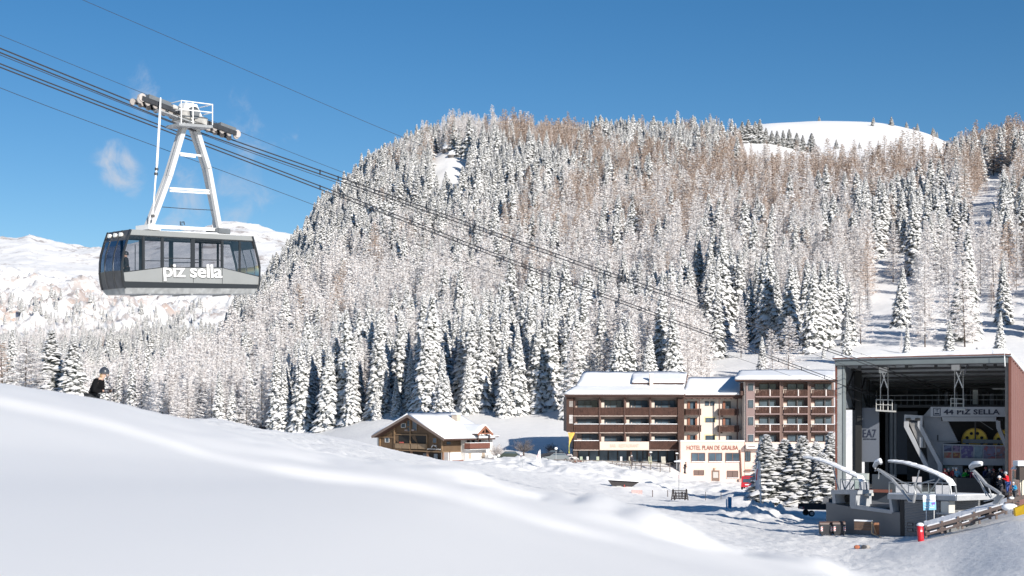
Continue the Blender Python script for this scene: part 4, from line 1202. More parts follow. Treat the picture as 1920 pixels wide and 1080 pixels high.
# yellow deflection wheels
YEL = mat('wheel_yellow', (.92, .60, .03), .45, noise=(3, .85))
for cx, cy in ((1827.5, 826), (1886.5, 829)):
    c = SP(cx, cy, bs+2.2); r = 23/F*c.y
    m = MB(); m.disc(c, SM, r, .12, 28, r*.16); w = m.build('deflection_wheel', YEL, st)
    m = MB(); m.disc(c, SM, r*1.03, .2, 28, r*.94); m.build('wheel_rim', mat('rim_amber', (.5,.30,.03), .5), w)
    for k in range(8):
        t = 2*math.pi*k/8+.4; q = c+(SD*math.cos(t)+Vector((0,0,1))*math.sin(t))*r*.62-SM*.08
        m = MB(); m.disc(q, SM, r*.13, .06, 10); m.build('wheel_hole', RUBBER, w)
for x in (1828.5, 1888):
    splate('wheel_strut', [(x-1.2,791),(x+1.2,791),(x+1.2,826),(x-1.2,826)], bs+1.9, .12, DARKST)
splate('wheel_guard', [(1806,823.5),(1894,825),(1894,832),(1804,831)], bs+1.2, .2, GREYST)
m = MB(); m.beam(SP(1838,790,bs+1.7), SP(1862,806,bs+1.7), .06); m.build('hall_brace', GREYST, st)
# poster band
splate('poster_board', [(1768,832.5),(1894,835),(1894,873),(1768,872)], bs-.02, .2, CONCW)
def poster(x0, x1, y0, y1, c, speck, nm='poster'):
    k = 'poster_%d_%d' % (x0, y0)
    c = tuple(v*.6 for v in c); speck = tuple(v*.5 for v in speck)
    m_ = mat(k, c, .5, noise=(3.2, .6))
    nt = m_.node_tree; b = nt.nodes['Principled BSDF']; v = nt.nodes.new('ShaderNodeTexNoise'); v.inputs['Scale'].default_value = 3.0; v.inputs['Detail'].default_value = 4
    tc = nt.nodes.new('ShaderNodeTexCoord'); nt.links.new(tc.outputs['Object'], v.inputs['Vector'])
    r = nt.nodes.new('ShaderNodeMapRange'); r.inputs[1].default_value = .52; r.inputs[2].default_value = .56; nt.links.new(v.outputs['Fac'], r.inputs[0])
    x = nt.nodes.new('ShaderNodeMix'); x.data_type = 'RGBA'; nt.links.new(r.outputs[0], x.inputs[0]); nt.links.new(b.inputs['Base Color'].links[0].from_socket, x.inputs[6]); x.inputs[7].default_value = (*speck, 1)
    nt.links.new(x.outputs[2], b.inputs['Base Color'])
    dy = (x0-1768)*.018
    splate(nm, [(x0,y0+dy),(x1,y0+dy),(x1,y1+dy),(x0,y1+dy)], bs-.06, .03, m_)
poster(1770,1784.5,835,846.5,(.04,.05,.16),(.2,.25,.4)); poster(1786,1800.5,835,846.5,(.05,.045,.15),(.3,.2,.35))
poster(1770,1785.5,848,858.5,(.42,.28,.20),(.5,.10,.08)); poster(1786.5,1800.5,848,858.5,(.30,.06,.05),(.55,.35,.1))
poster(1802,1825,835,858.5,(.14,.10,.34),(.35,.35,.5)); poster(1827,1842.5,835,858.5,(.30,.42,.52),(.34,.46,.54)); poster(1844,1866.5,835,858.5,(.26,.24,.42),(.45,.10,.12)); poster(1868,1886,835,858,(.40,.20,.22),(.30,.34,.5)); poster(1887.5,1893,848,858,(.35,.2,.1),(.5,.4,.1))
for x in (1769.2, 1785.2, 1801.2, 1866.8): 
    dy = (x-1768)*.018; splate('poster_frame', [(x-.5,833.6+dy),(x+.5,833.6+dy),(x+.5,859.5+dy),(x-.5,859.5+dy)], bs-.10, .03, CONCW)
for y in (834.2, 859.2): splate('poster_frame', [(1769,y-.5),(1893,y+1.7),(1893,y+2.7),(1769,y+.5)], bs-.11, .03, CONCW)
m = MB(); m.tube([SP(1810,858,bs-.5), SP(1850,857,bs-.5), SP(1893,851,bs-.5)], .025, 4); m.build('cable_run', DARKST, st)
# glazed doors behind the crowd
for x0, x1, c in ((1769,1779,(.14,.25,.27)),(1780,1786,(.26,.32,.34)),(1787,1805,(.30,.32,.36)),(1852,1862,(.12,.13,.15)),(1880,1893,(.25,.28,.31))):
    splate('door_panel', [(x0,873),(x1,873),(x1,912),(x0,912)], bs+.6, .1, mat('door_%d' % x0, c, .4, noise=(2,.8)))
splate('hall_door_shade', [(1760,872),(1895,872),(1895,916),(1760,916)], bs+4, .2, mat('hall_black', (.02,.02,.022), .8))  # black sheet added as the shade of the hall beyond the doors
# floor, pit walls
ZD = -6.75
sbox('deck_floor', 4.6, SWD-.3, 3.2, DP-.3, ZD-.3, ZD, DECK)
sbox('deck_left', .4, 3.0, 7.0, DP-.3, ZD-.3, ZD, DECK)
sbox('lower_floor', 0, SWD-.3, .5, DP-.3, -10.8, -10.4, DECK)
a0, _ = SA(1781, 920, 1.0); a1, _ = SA(1844, 920, 1.0)
sbox('pit_parapet', a0, a1+.3, 2.9, 3.15, -9.5, -5.75, mat('pit_dark', (.022,.024,.027), .6))
sbox('pit_beam', a0, a1+.3, 2.75, 2.9, -7.9, -7.6, RUBBER)
a2, _ = SA(1640, 930, 3); a3, _ = SA(1672, 930, 3)
sbox('pit_parapet', a2-.3, a3+.2, 3.3, 3.5, -10, -5.6, mat('pit_blue', (.03,.04,.055), .6)); sbox('bumper_box', a2-1.9, a2-.5, 2.2, 3.0, -6.9, -5.5, mat('box_mint', (.42,.46,.44), .6)); sbox('deck_slab', a2-3, a3, 2.4, 3.2, -7.2, -6.95, RUST)
sbox('banner_post', *(lambda q: (q-.35, q+.2))(SA(1611, 800, 4.9)[0]), 4.9, 5.15, -10, 4, RUBBER); sbox('left_landing', .3, 3.2, 3.4, 6.9, -7.2, -6.95, GREYST)
# service platforms hung under the roof
for px, b in ((1657, 3.6), (1793, 3.6)):
    dx = 0
    c, _ = SA(px, 690, b); a_ = c
    PALEST = mat('pale_steel', (.50, .50, .48), .5, noise=(3, .8))
    hb = sbox('pulley_box', a_-.36, a_+.36, b-.35, b+.35, 3.7+(.15 if px > 1700 else 0), 4.2+(.15 if px > 1700 else 0), WHITEP)
    z1 = 3.55
    y1 = 770 if px < 1700 else 764
    q = lambda x, y, bb_=b: SP(x, y, bb_)
    xl, xr = (1651, 1665) if px < 1700 else (1790, 1806)
    for x in (xl, xr):
        m = MB(); m.beam(q(x,693), q(x,y1), .065); m.build('hanger_rod', PALEST, st)
    m = MB(); m.beam(q(xl+3,697), q(xr-1,727), .09); m.build('hanger_brace', WHITEP, st)
    m = MB(); m.beam(q(xr-3,695), q(xl,728), .06); m.build('hanger_brace', WHITEP, st)
    x0, x1, yt, yb = (1643, 1673, 749, 768) if px < 1700 else (1783, 1807, 747, 765)
    for bo in (b-.1, b+.9):
        for y in (yt, (yt+yb)/2):
            m = MB(); m.beam(q(x0,y,bo), q(x1,y+1,bo), .06); m.build('platform_rail', PALEST, st)
        for x in (x0, (x0+x1)/2-2, x1):
            m = MB(); m.beam(q(x,yt,bo), q(x,yb+1,bo), .06); m.build('platform_post', PALEST, st)
    m = MB(); a, b2, c2, d = q(x0-1,yb,b-.2), q(x1+3,yb+2,b-.2), q(x1+3,yb+2,b-.2)+SM*1.2, q(x0-1,yb,b-.2)+SM*1.2
    m.hexa([a,b2,c2,d], [p-Vector((0,0,.14)) for p in (a,b2,c2,d)]); m.build('service_platform', PALEST, st)
    for da in (-.8, .7, 2.2):
        sbox('rail_trolley', a_+da, a_+da+.35, b-.3, b+.3, 4.2, 4.3, STEEL)
m = MB(); m.beam(SP(1809,700,.2), SP(1814,683,.2), .1); m.beam(SP(1809,700,.2), SP(1798,703,.2), .06); m.build('cable_arm', DARKST, st)
m = MB(); m.tube([SP(1883,640,-1.2), SP(1883.5,668,-1.2)], .02, 5); m.tube([SP(1883.5,668,-1.2), SP(1884.5,687,-1.2)], .05, 6); tag(m.build('roof_antenna', WHITEP), 'thin white antenna rising over the right end of the station roof', 'antenna')
# people in the hall
crowd = [(1772,.9,(.35,.04,.04)),(1779,1.6,(.03,.03,.04)),(1788,1.2,(.30,.05,.06)),(1796,.7,(.10,.25,.38)),(1808,.9,(.02,.42,.05)),(1817,1.8,(.04,.04,.05)),(1826,1.0,(.45,.08,.12)),(1848,1.9,(.05,.06,.14)),
         (1856,1.1,(.04,.04,.05)),(1863,1.6,(.24,.18,.14)),(1872,1.2,(.05,.05,.06)),(1879,.8,(.03,.05,.10))]
names = ['red', 'black', 'dark red', 'light blue', 'bright green', 'charcoal', 'pink', 'navy', 'black', 'brown', 'dark grey', 'dark blue']
wher = ['nearest the left leg of the portal', 'under the first poster', 'under the purple poster', 'left of the one in green', 'mid crowd under the posters', 'right of the one in green', 'in front of the dark doorway', 'just right of the curved guide arm', 'right of the curved guide arm', 'waiting in the doorway', 'beside the one in brown', 'rightmost of the waiting group']
for (px, db, jc), nm, wh in zip(crowd, names, wher):
    p = SP(px, 880, 3.2+db); p.z = ZD
    person(p, rnd.uniform(3.5, 5.8), rnd.choice(('stand', 'stand2')), jc, (.04,.04,.05), tuple(rnd.choice(((.5,.5,.5),(.05,.05,.05),(.4,.06,.05)))), 'person in %s ski jacket in the station hall, %s' % (nm, wh), 'skiers waiting in the station hall', scale=rnd.uniform(.97, 1.08))

# ------------------------------------------------------------------ docking building in front of the hall
PALE = mat('pale_edge_concrete', (.42,.43,.44), .7, noise=(2,.8)); DG = GREYW
dk = empty('docking_platform', P(1690, 1018, 111), 'grey concrete docking platform with two snowy edges and a dark door gap', 'platform')
A_ = P(1548, 990, 119.5); B_ = P(1690.5, 1019, 111.0)
DD = Vector((B_.x-A_.x, B_.y-A_.y, 0)); DL_ = DD.length; DD.normalize(); DN = Vector((-DD.y, DD.x, 0))   # along the face, into the building
def DPt(px, py, b=0.0):
    q = (px-960)/F; ox = A_.x+DN.x*b; oy = A_.y+DN.y*b
    t = (q*oy-ox)/(DD.x-q*DD.y); Y = oy+DD.y*t
    return Vector((q*Y, Y, (HY-py)/F*Y))
def dplate(nm, pts, b, th, m_, par=dk):
    m = MB(); w = [DPt(x, y, b) for x, y in pts]; m.hexa(w, [p+DN*th for p in w]); return m.build(nm, m_, par)
dplate('front_wall', [(1549,942),(1597,951),(1597,951.2),(1672,959.5),(1690.5,961),(1690.5,1024),(1549,1000)], 0, 5.0, DG)
dplate('trough_edge', [(1595,946),(1672,957),(1672,963.5),(1595,953)], -.12, .5, PALE)
dplate('trough_floor', [(1598,945),(1668,945),(1668,952),(1598,952)], 1.4, 3.2, mat('wet_concrete', (.20,.20,.21), .5))
# left block with opening
dplate('parapet', [(1558,919),(1608,919.5),(1608,927),(1558,926.5)], -.1, 1.6, PALE); dplate('parapet_post', [(1560,926),(1565,926),(1567,944),(1561,944)], -.08, 1.2, PALE)
dplate('parapet_post', [(1593.5,927),(1605,927),(1605,950),(1593.5,950)], -.08, 1.6, PALE); dplate('recess_back', [(1565,926),(1594,927),(1594,946),(1565,944)], 1.0, .1, mat('recess_dark', (.10,.10,.09), .8))
dplate('recess_opening', [(1582,929),(1593.5,929),(1593.5,941),(1582,941)], .9, .08, RUBBER)
for pts in ([(1604,929),(1613,929),(1616,944),(1607,944)], [(1608,925),(1629,925),(1629,930),(1608,930)]): dplate('bumper_pad', pts, .8, .5, mat('pad_cream', (.55,.53,.48), .6))
# right block and its deck
dplate('deck_edge', [(1664,925.5),(1792,929),(1792,939),(1664,936)], -.15, 4.0, PALE)
dplate('deck_snow', [(1666,924),(1791,928),(1791,930),(1666,926.5)], -.2, 3.8, ROOFSNOW)
dplate('block_wall', [(1672,936),(1687,936.5),(1687,961),(1672,959)], .7, 3.0, mat('block_bluegrey', (.085,.095,.12), .7))
dplate('block_post', [(1667,936),(1671,936),(1675,961),(1669,960)], -.1, .6, PALE)
dplate('door_gap', [(1687,938),(1695,938),(1696,1019),(1688.5,1018)], -.05, .3, RUBBER)
dplate('side_wall', [(1695,938),(1754,940),(1762,940),(1762,1030),(1696,1025)], -.02, 4.0, stripes(mat('side_cladding', (.19,.195,.20), .6), 'Z', 2.5, .25))
dplate('end_pad', [(1764,940),(1779,940),(1779,962),(1764,962)], -.1, .6, mat('pad_cream', (.55,.53,.48), .6)); dplate('end_ledge', [(1755,961),(1790,963),(1790,966),(1755,964)], -.3, 1.2, PALE)
for x, y in ((1700.5,980),(1715,981),(1700.5,990.5),(1715,991.5)):
    dplate('vent', [(x,y),(x+11,y+.3),(x+11.5,y+6.5),(x+.5,y+6)], -.06, .05, DARKST); dplate('vent_louvre', [(x+1.5,y+1.5),(x+9.5,y+1.7),(x+10,y+5),(x+2,y+4.7)], -.08, .03, GREYST)
# glass railings
for i, (x0, y0, x1, y1, h, n_, b) in enumerate(((1576,919.5,1629,922,21,6,1.2), (1667,926,1780,929,22,9,.3))):
    a, c = DPt(x0, y0, b), DPt(x1, y1, b)
    for k in range(n_+1):
        p = a.lerp(c, k/n_); m = MB(); m.beam(p, p+Vector((0,0,h/F*p.y)), .05); m.build('railing_post', STEEL, dk)
        if k < n_:
            q2 = a.lerp(c, (k+1)/n_); hz = Vector((0,0,h*.86/F*p.y)); g = MB(); g.poly([p+Vector((0,0,.08)), q2+Vector((0,0,.08)), q2+hz, p+hz]); g.build('glass_panel', GLASSC, dk)
    m = MB(); m.beam(a+Vector((0,0,h/F*a.y)), c+Vector((0,0,h/F*a.y)), .06); m.build('handrail', STEEL, dk)
splate('notice_board', [(1710.5,894),(1728,894),(1728,905),(1711,905)], -1.5, .06, mat('board_pale', (.55,.52,.52), .5), dk)
# cabin guides: long snow-topped arms
def DQ(px, py, b): return DPt(px, py, b)
def guide_arm(pts, b, label, legs, snow=True):
    base_ = DPt(pts[-1][0], pts[-1][1], b); o = empty('cabin_guide', base_, label, 'cabin guide', 'white guide rails for the cabins')
    w = [DPt(x, y, b) for x, y in pts]
    m = MB(); m.tube(w, .065, 8); m.build('guide_rail', STEEL, o)
    m = MB(); m.tube([p+DN*.5 for p in w], .065, 8); m.build('guide_rail', GREYST, o)
    if snow:
        m = MB()
        for p, q2 in zip(w[:-2], w[1:-1]):
            n_ = 6
            for k in range(n_):
                u, v = p.lerp(q2, k/n_), p.lerp(q2, (k+1)/n_); h0 = .09+.04*rnd.random()
                m.hexa([u+Vector((0,0,.06))-DN*.1, v+Vector((0,0,.06))-DN*.1, v+Vector((0,0,.06))+DN*.6, u+Vector((0,0,.06))+DN*.6], [u+Vector((0,0,.06+h0)), v+Vector((0,0,.06+h0)), v+DN*.5+Vector((0,0,.06+h0)), u+DN*.5+Vector((0,0,.06+h0))])
        m.build('snow_cap', ROOFSNOW, o)
    for k in range(5):
        c = w[min(k, len(w)-1)]; m = MB(); m.beam(c, c+DN*.5, .07); m.build('guide_tie', STEEL, o)
    for lg in legs:
        m = MB(); m.tube([DPt(x, y, b) for x, y in lg], .055, 6); m.build('guide_strut', STEEL, o)
guide_arm([(1506,858.5),(1530,862),(1556,871),(1582,883.5),(1609,896),(1613,905),(1615,922)], .9, 'snow-topped guide arm at the left edge of the dock, pointing left over the trees', [[(1562,876),(1570,908),(1577,932)], [(1600,893),(1585,917)]])
guide_arm([(1666,865.5),(1695,869),(1725,878),(1755,890),(1776,902),(1782,912),(1784.5,930)], .9, 'snow-topped guide arm arching over the glass railing in the middle of the dock', [[(1724,881),(1718,905),(1714,912)], [(1716,910),(1738,903),(1752,899)], [(1762,897),(1741,925)]])
def guide_lattice(label, k0, pts, side, knob):
    base_ = DPt(*pts[-1], .5); o = empty('cabin_guide', base_, label, 'cabin guide', 'white guide rails for the cabins')
    m = MB(); m.tube([DPt(x, y, -.6) for x, y in pts], .12, 8); m.build('guide_tube', STEEL, o)
    for s in side:
        m = MB(); m.tube([DPt(x, y, .1) for x, y in s], .05, 6); m.build('guide_strut', STEEL, o)
    m = MB(); q_ = [DPt(x, y, -.6) for x, y in knob]; m.tube(q_, [.12,.17,.19,.16,.12], 12); m.build('guide_horn', mat('horn_grey', (.35,.36,.38), .45), o)
    m = MB(); m.tube([p+Vector((0,0,.09)) for p in q_], [.10,.16,.19,.17,.12], 12); m.build('snow_cap', ROOFSNOW, o, True)
guide_lattice('curved guide tube rising from the middle of the dock with a snow-covered horn', 0, [(1646,880),(1672,898),(1692,920),(1706,940),(1713,941),(1716,925),(1716,905)], [[(1650,880),(1690,903),(1708,911),(1714,908)], [(1648,884),(1647,898)], [(1667,893),(1705,937)]], [(1642,883),(1640,875),(1644,868),(1650,865),(1652,870)])
guide_lattice('curved guide tube at the right of the dock with a snow-covered horn', 0, [(1826,883),(1838,895),(1850,909),(1868,920),(1876,926)], [[(1824,888),(1838,906),(1850,930)], [(1830,888),(1846,918),(1858,934)], [(1834,903),(1842,899)], [(1852,909),(1860,932)], [(1845,940),(1862,936),(1877,925)]], [(1821,884),(1820,877),(1826,872),(1835,871),(1841,870.5)])
m = MB()
for k in range(4):
    m.beam(DPt(1863+k*2.5, 944, -.3), DPt(1874+k*2.6, 925+k*1.5, -.3), .16, .1)
tag(m.build('bumper_stack', STEEL), 'leaning stack of pale metal bumpers below the right guide tube', 'bumper')
# ------------------------------------------------------------------ hotel
CREAM = mat('cream_plaster', (.66, .565, .49), .8, noise=(.4, .94))
PINK = mat('pale_pink_plaster', (.72, .545, .46), .8, noise=(.4, .95))
BROWNW = stripes(mat('dark_brown_boards', (.105, .052, .037), .65, noise=(1.5, .7)), 'X', 5.5, .45)
BROWNR = stripes(mat('balcony_boards', (.13, .06, .042), .65, noise=(1.2, .6)), 'X', 7.5, .55)
BEAM = mat('dark_timber', (.085, .042, .032), .7, noise=(2, .7))
MAUVE = mat('mauve_plaster', (.25, .175, .165), .8, noise=(.6, .9))
MAUVEB = mat('brown_plaster', (.22, .145, .12), .8, noise=(.6, .9))
SHUT = mat('red_brown_shutter', (.24, .085, .045), .6)
FRAME = mat('window_frame_dark', (.05, .045, .045), .5)
def hz(py, Y): return (HY-py)/F*Y
def hx(px, Y): return (px-960)/F*Y
class Bld:
    """building whose front faces the camera square on, at depth Y"""
    def __init__(s, name, label, cat, pxc, pyb, Y, group=None):
        s.Y = Y; s.e = empty(name, P(pxc, pyb, Y), label, cat, group)
    def b(s, nm, x0, x1, y0, y1, d0, d1, m_, par=None):
        """photo-space rectangle, from depth offset d0 to d1 (metres, positive inwards)"""
        m = MB(); Y = s.Y
        m.box(hx(x0,Y), hx(x1,Y), Y+d0, Y+d1, hz(max(y0,y1),Y), hz(min(y0,y1),Y)); return m.build(nm, m_, par or s.e)
    def win(s, x0, x1, y0, y1, d, fr=.7, mull=1, frame=FRAME, gl=None):
        Y = s.Y; w = s.b('window', x0, x1, y0, y1, d-.05, d+.04, gl or WINDOW)
        for a, c, e_, g in ((x0,x1,y0,y0+fr),(x0,x1,y1-fr,y1),(x0,x0+fr,y0+fr,y1-fr),(x1-fr,x1,y0+fr,y1-fr)):
            s.b('frame', a, c, e_, g, d-.12, d-.05, frame, w)
        for k in range(mull):
            xx = x0+(x1-x0)*(k+1)/(mull+1); s.b('mullion', xx-.45, xx+.45, y0+fr, y1-fr, d-.115, d-.052, frame, w)
        return w
def roof_slab(e, pts_low, pts_high, th, m_, nm='roof'):
    m = MB(); q = list(pts_low)+list(pts_high)[::-1]; m.hexa(q, [p+Vector((0,0,th)) for p in q]); return m.build(nm, m_, e)
def snow_slab(e, lo0, lo1, hi1, hi0, th=.45, nm='roof_snow', n_=24, k_=6):
    """snow blanket on a roof plane with rounded, uneven lips"""
    V = MB(); rows = []
    for i in range(n_+1):
        t = i/n_; row = []
        for j in range(k_+1):
            s_ = j/k_
            p = lo0.lerp(lo1, t).lerp(hi0.lerp(hi1, t), s_)
            nz_ = float(fbm(np.array([p.x*.5]), np.array([p.y*.5+p.z]), 3, 41)[0])
            h = th*(1+.22*nz_); edge = min(t, 1-t)*n_; 
            if j == 0: h *= .72
            if edge < 1: h *= .75
            row.append(p+Vector((0,0,h)))
        rows.append([lo0.lerp(lo1, t)+Vector((0,.02,.0))]+row+[hi0.lerp(hi1, t)])
    for r0, r1 in zip(rows[:-1], rows[1:]):
        for j in range(len(r0)-1): V.poly([r0[j], r1[j], r1[j+1], r0[j+1]])
    V.poly(rows[0]); V.poly(rows[-1]); V.poly([r[0] for r in rows]+[r[-1] for r in rows][::-1])
    return V.build(nm, ROOFSNOW, e, True)

# --- left wing: brown timber balconies in four bays
Y = 240.0
H1 = Bld('hotel_wing', 'left hotel wing with three rows of dark brown timber balconies and snowy roof', 'hotel', 1172, 868, Y)
H1.b('wall', 1075, 1271, 742.5, 843, 1.7, 13, mat('bay_wall', (.40,.31,.27), .8, noise=(.5,.92)))
H1.b('side_wall', 1062, 1074.5, 743, 809, 0, 13, BROWNW); H1.b('fin', 1270.5, 1282.5, 743, 866, -.35, 2.2, BROWNW)
H1.b('side_post', 1062, 1075, 744, 810, -.35, -.02, BROWNW)
H1.b('stone_patch', 1067, 1074, 752, 763, -.42, -.36, mat('stone_grey', (.33,.30,.28), .9, noise=(3,.6))); H1.b('stone_patch', 1067, 1074, 778, 794, -.42, -.36, mat('stone_pale', (.55,.52,.5), .9, noise=(3,.6)))
bays = [(1076,1123),(1124.5,1170),(1171.5,1217.5),(1219,1270.3)]
for x in (1123.7, 1170.7, 1218.2):
    H1.b('bay_post', x-.8, x+.8, 743, 843, -.3, 0, BEAM)
    for y0, y1 in ((743,779),(780,811),(812,843)): H1.b('bay_divider', x+.4, x+3.2, y0+1.5, y1-1, .1, 1.65, mat('divider_brown', (.15,.085,.065), .7))
H1.b('bay_divider', 1076, 1079, 744, 842, .1, 1.65, BEAM)
rows_ = [(745,764,779.5),(780.5,795.5,811),(812.5,826.5,843.5)]
for r_i, (yt, yr, yb) in enumerate(rows_):
    H1.b('balcony_slab', 1074.8, 1270.3, yb-.9, yb+1.2, -.1, 1.68, mat('slab_soffit', (.42,.34,.30), .8))
    for i, (x0, x1) in enumerate(bays):
        wz_ = (x1-x0)
        gx0 = x0+(5 if i == 0 else 9.5); 
        if not (r_i == 2 and i == 0): 
            H1.win(gx0+(0 if i else 3), x1-1.5, yt+5.5, yr+1.5+6, 1.68, .6, 2)
        else: H1.win(x0+16, x1-2, yt+1.5, yr+7, 1.68, .6, 1)
        dx = (x1-13.5) if not (i == 2 and r_i == 0) else gx0+1
        if i == 0: dx = x0+23
        H1.b('door_frame', dx, dx+.8, yt+5, yb-1, 1.52, 1.6, FRAME); H1.b('door_frame', dx+9.5, dx+10.3, yt+5, yb-1, 1.52, 1.6, FRAME); H1.b('door_frame', dx+.8, dx+9.5, yt+5, yt+5.9, 1.52, 1.6, FRAME)
        if i: H1.b('sun_patch_block', x0+3.4, x0+9, yt+8.5-(2 if r_i else 0), yb-1, .7, 1.6, CREAM)  # cream block set forward to stand in for the sun patch in the bay
        # railing: boards and a handrail, some topped with snow
        if r_i == 2 and i in (1, 2): continue
        n_ = 15; w_ = (x1-x0)/n_
        for k in range(n_):
            jig = rnd.uniform(-.25, .25)
            H1.b('railing_board', x0+k*w_+.18, x0+(k+1)*w_-.18, yr+.9, yb-.6+jig, -.16, -.10, BROWNR)
        H1.b('railing_back', x0, x1, yr+1.6, yb-1.6, -.08, -.05, BEAM); H1.b('handrail', x0, x1, yr, yr+.9, -.2, -.02, BEAM)
        if r_i: H1.b('rail_snow', x0, x1, yr-1.1, yr-.02, -.22, .02, ROOFSNOW)
        if (r_i, i) in ((0,1),(0,3),(1,1),(1,2),(0,2),(1,3)) and i:
            H1.b('balcony_chair', x0+12, x0+14.2, yr-3.5, yr-.2, .5, .6, mat('chair_weave', (.45,.38,.33), .8)); H1.b('balcony_table', x0+16, x0+20, yr-1.4, yr-.6, .4, .9, mat('chair_weave', (.45,.38,.33), .8))
H1.b('sign_board', 1124.5, 1216.5, 828, 843.6, -.34, -.2, mat('sign_peach', (.70,.53,.44), .7))
text_on('lettering', 'BAR · RESTAURANT', P(1144, 839, Y-.36), (1,0,0), (0,0,1), 54/F*Y, 6.2/F*Y, mat('lettering_faint', (.62,.42,.34), .7), H1.e, 0, .03)
H1.b('eaves_board', 1059, 1283, 741.5, 744.8, -1.0, -.6, BEAM); H1.b('eaves_soffit', 1060, 1283, 742.5, 743.5, -.6, 1.6, mat('soffit_brown', (.22,.14,.11), .8))
# ground floor glazing
H1.b('ground_wall', 1083, 1271, 843.8, 870, 3.2, 12, mat('dark_interior', (.03,.03,.035), .6))
for x0, x1 in ((1086,1105),(1107,1124),(1126,1142),(1143.5,1160),(1161.5,1178),(1187,1197),(1198,1208),(1209,1216),(1220,1237),(1238.5,1254),(1255.5,1268)):
    H1.win(x0, x1, 845.5, 866, 3.1, .5, 0)
for x in (1082, 1184, 1218, 1268.5): H1.b('column', x-1.2, x+1.2, 843.8, 869, .4, 1.0, BEAM)
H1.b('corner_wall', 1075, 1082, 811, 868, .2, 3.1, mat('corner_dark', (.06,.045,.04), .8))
# roof: lower slope, upper slope set back, dormer, chimney
lo0, lo1 = P(1058, 741.8, Y-1.3), P(1283, 741.8, Y-1.3); hi0, hi1 = P(1080, 728, Y+4.2), P(1283, 728, Y+4.2)
roof_slab(H1.e, (lo0, lo1), (hi0, hi1), .18, BEAM); up_ = Vector((0,0,.18)); snow_slab(H1.e, lo0+up_*.9, lo1+up_*.9, hi1+up_, hi0+up_, .5)
l20, l21, h20, h21 = P(1081, 727.5, Y+3.6), P(1284, 727.5, Y+3.6), P(1093, 703.5, Y+9.5), P(1288.5, 703.5, Y+9.5)
roof_slab(H1.e, (l20, l21), (h20, h21), .2, BEAM); snow_slab(H1.e, l20+up_, l21+up_, h21+up_, h20+up_, .5)
roof_slab(H1.e, (h20, h21), (P(1081, 735, Y+17), P(1284, 735, Y+17)), .2, BEAM)
m = MB(); m.hexa([P(1283.5,741,Y-1.3), P(1288.8,702,Y+9.5), P(1284,741,Y+17)], [P(1284.6,741,Y-1.3), P(1290,702,Y+9.5), P(1285,741,Y+17)]); m.build('gable_end', mat('gable_red_brown', (.26,.15,.12), .8), H1.e)
H1.b('dormer_wall', 1187, 1278, 718.5, 727, 4.6, 8, mat('dormer_brown', (.42,.26,.19), .8)); H1.b('dormer_end', 1277, 1281, 719, 728, 4.4, 8, CREAM)
d0, d1 = P(1185, 719.5, Y+3.4), P(1284, 719.5, Y+3.4); e0, e1 = P(1185, 704, Y+9.2), P(1288, 704, Y+9.2)
roof_slab(H1.e, (d0, d1), (e0, e1), .15, BEAM, 'dormer_roof'); snow_slab(H1.e, d0+up_*.8, d1+up_*.8, e1+up_*.8, e0+up_*.8, .42)
ch = H1.b('chimney', 1221.3, 1228, 700.5, 727, 2.9, 3.6, mat('chimney_cream', (.66,.56,.47), .8)); H1.b('chimney_cap', 1220.6, 1228.7, 699, 700.4, 2.8, 3.7, ROOFSNOW, ch)

# --- middle wing
Y = 241.5
H2 = Bld('hotel_wing', 'cream middle hotel wing with small balconies and red shutters above the name sign', 'hotel', 1336, 905, Y)
H2.b('wall', 1283, 1396.5, 744, 828, 0, 11, CREAM)
for x0, x1, y0, y1, sh in ((1294,1302.5,753,766.5,1),(1294,1302.5,784,797,1),(1294,1302.5,816.5,825.5,1),(1360,1370,752.5,766.5,1),(1360,1370,784,797,1),(1362,1372,817,825.5,0)):
    H2.win(x0, x1, y0, y1, -.02, .5, 0)
    if sh:
        H2.b('shutter', x0-5, x0-.6, y0-.5, y1, -.2, -.08, SHUT)
        if x1+5 < 1375 and not (x0 < 1300 and 0): H2.b('shutter', x1+.6, x1+4.6, y0-.5, y1, -.2, -.08, SHUT)
for x0, x1, y0, y1 in ((1322,1329.5,752.5,760.5),(1332,1339.5,752.5,760.5),(1323,1340.5,783.5,791.5),(1323,1340.5,816.5,825)):
    H2.win(x0, x1, y0, y1, -.02, .5, 1 if x1-x0 > 10 else 0)
    if y0 > 780:
        for r_ in ((x0-2.5,x1+2.5,y0-2.5,y0-.1),(x0-2.5,x0-.1,y0,y1),(x1+.1,x1+2.5,y0,y1)): H2.b('window_surround', *r_, -.03, .02, mat('surround_yellow', (.78,.62,.36), .8))
for x0, x1, y0, y1 in ((1283.5,1313,766.2,778),(1283.5,1313,797,809),(1346,1383,766.2,778.5),(1345,1383.5,797.5,809.5)):
    H2.b('balcony_slab', x0, x1, y1-1, y1+.4, -1.35, 0, BEAM); n_ = int((x1-x0)/2.4)
    for k in range(n_):
        w_ = (x1-x0)/n_; H2.b('railing_board', x0+k*w_+.2, x0+(k+1)*w_-.2, y0+1, y1-.8, -1.36, -1.28, BROWNR)
    H2.b('railing_back', x0+.3, x1-.3, y0+2, y1-1.5, -1.26, -1.22, BEAM); H2.b('handrail', x0-.3, x1+.3, y0, y0+1, -1.42, -1.22, BEAM); H2.b('railing_side', x0, x0+.7, y0, y1, -1.2, 0, BEAM); H2.b('railing_side', x1-.7, x1, y0, y1, -1.2, 0, BEAM)
    if x1-x0 > 30: H2.b('balcony_bracket', x0+6, x0+9, y1+.4, y1+3, -.5, 0, BEAM)
for x in (1309.5, 1346.5, 1380): H2.b('timber_post', x-1, x+1, 744, 827, -1.5, -1.3, BEAM)
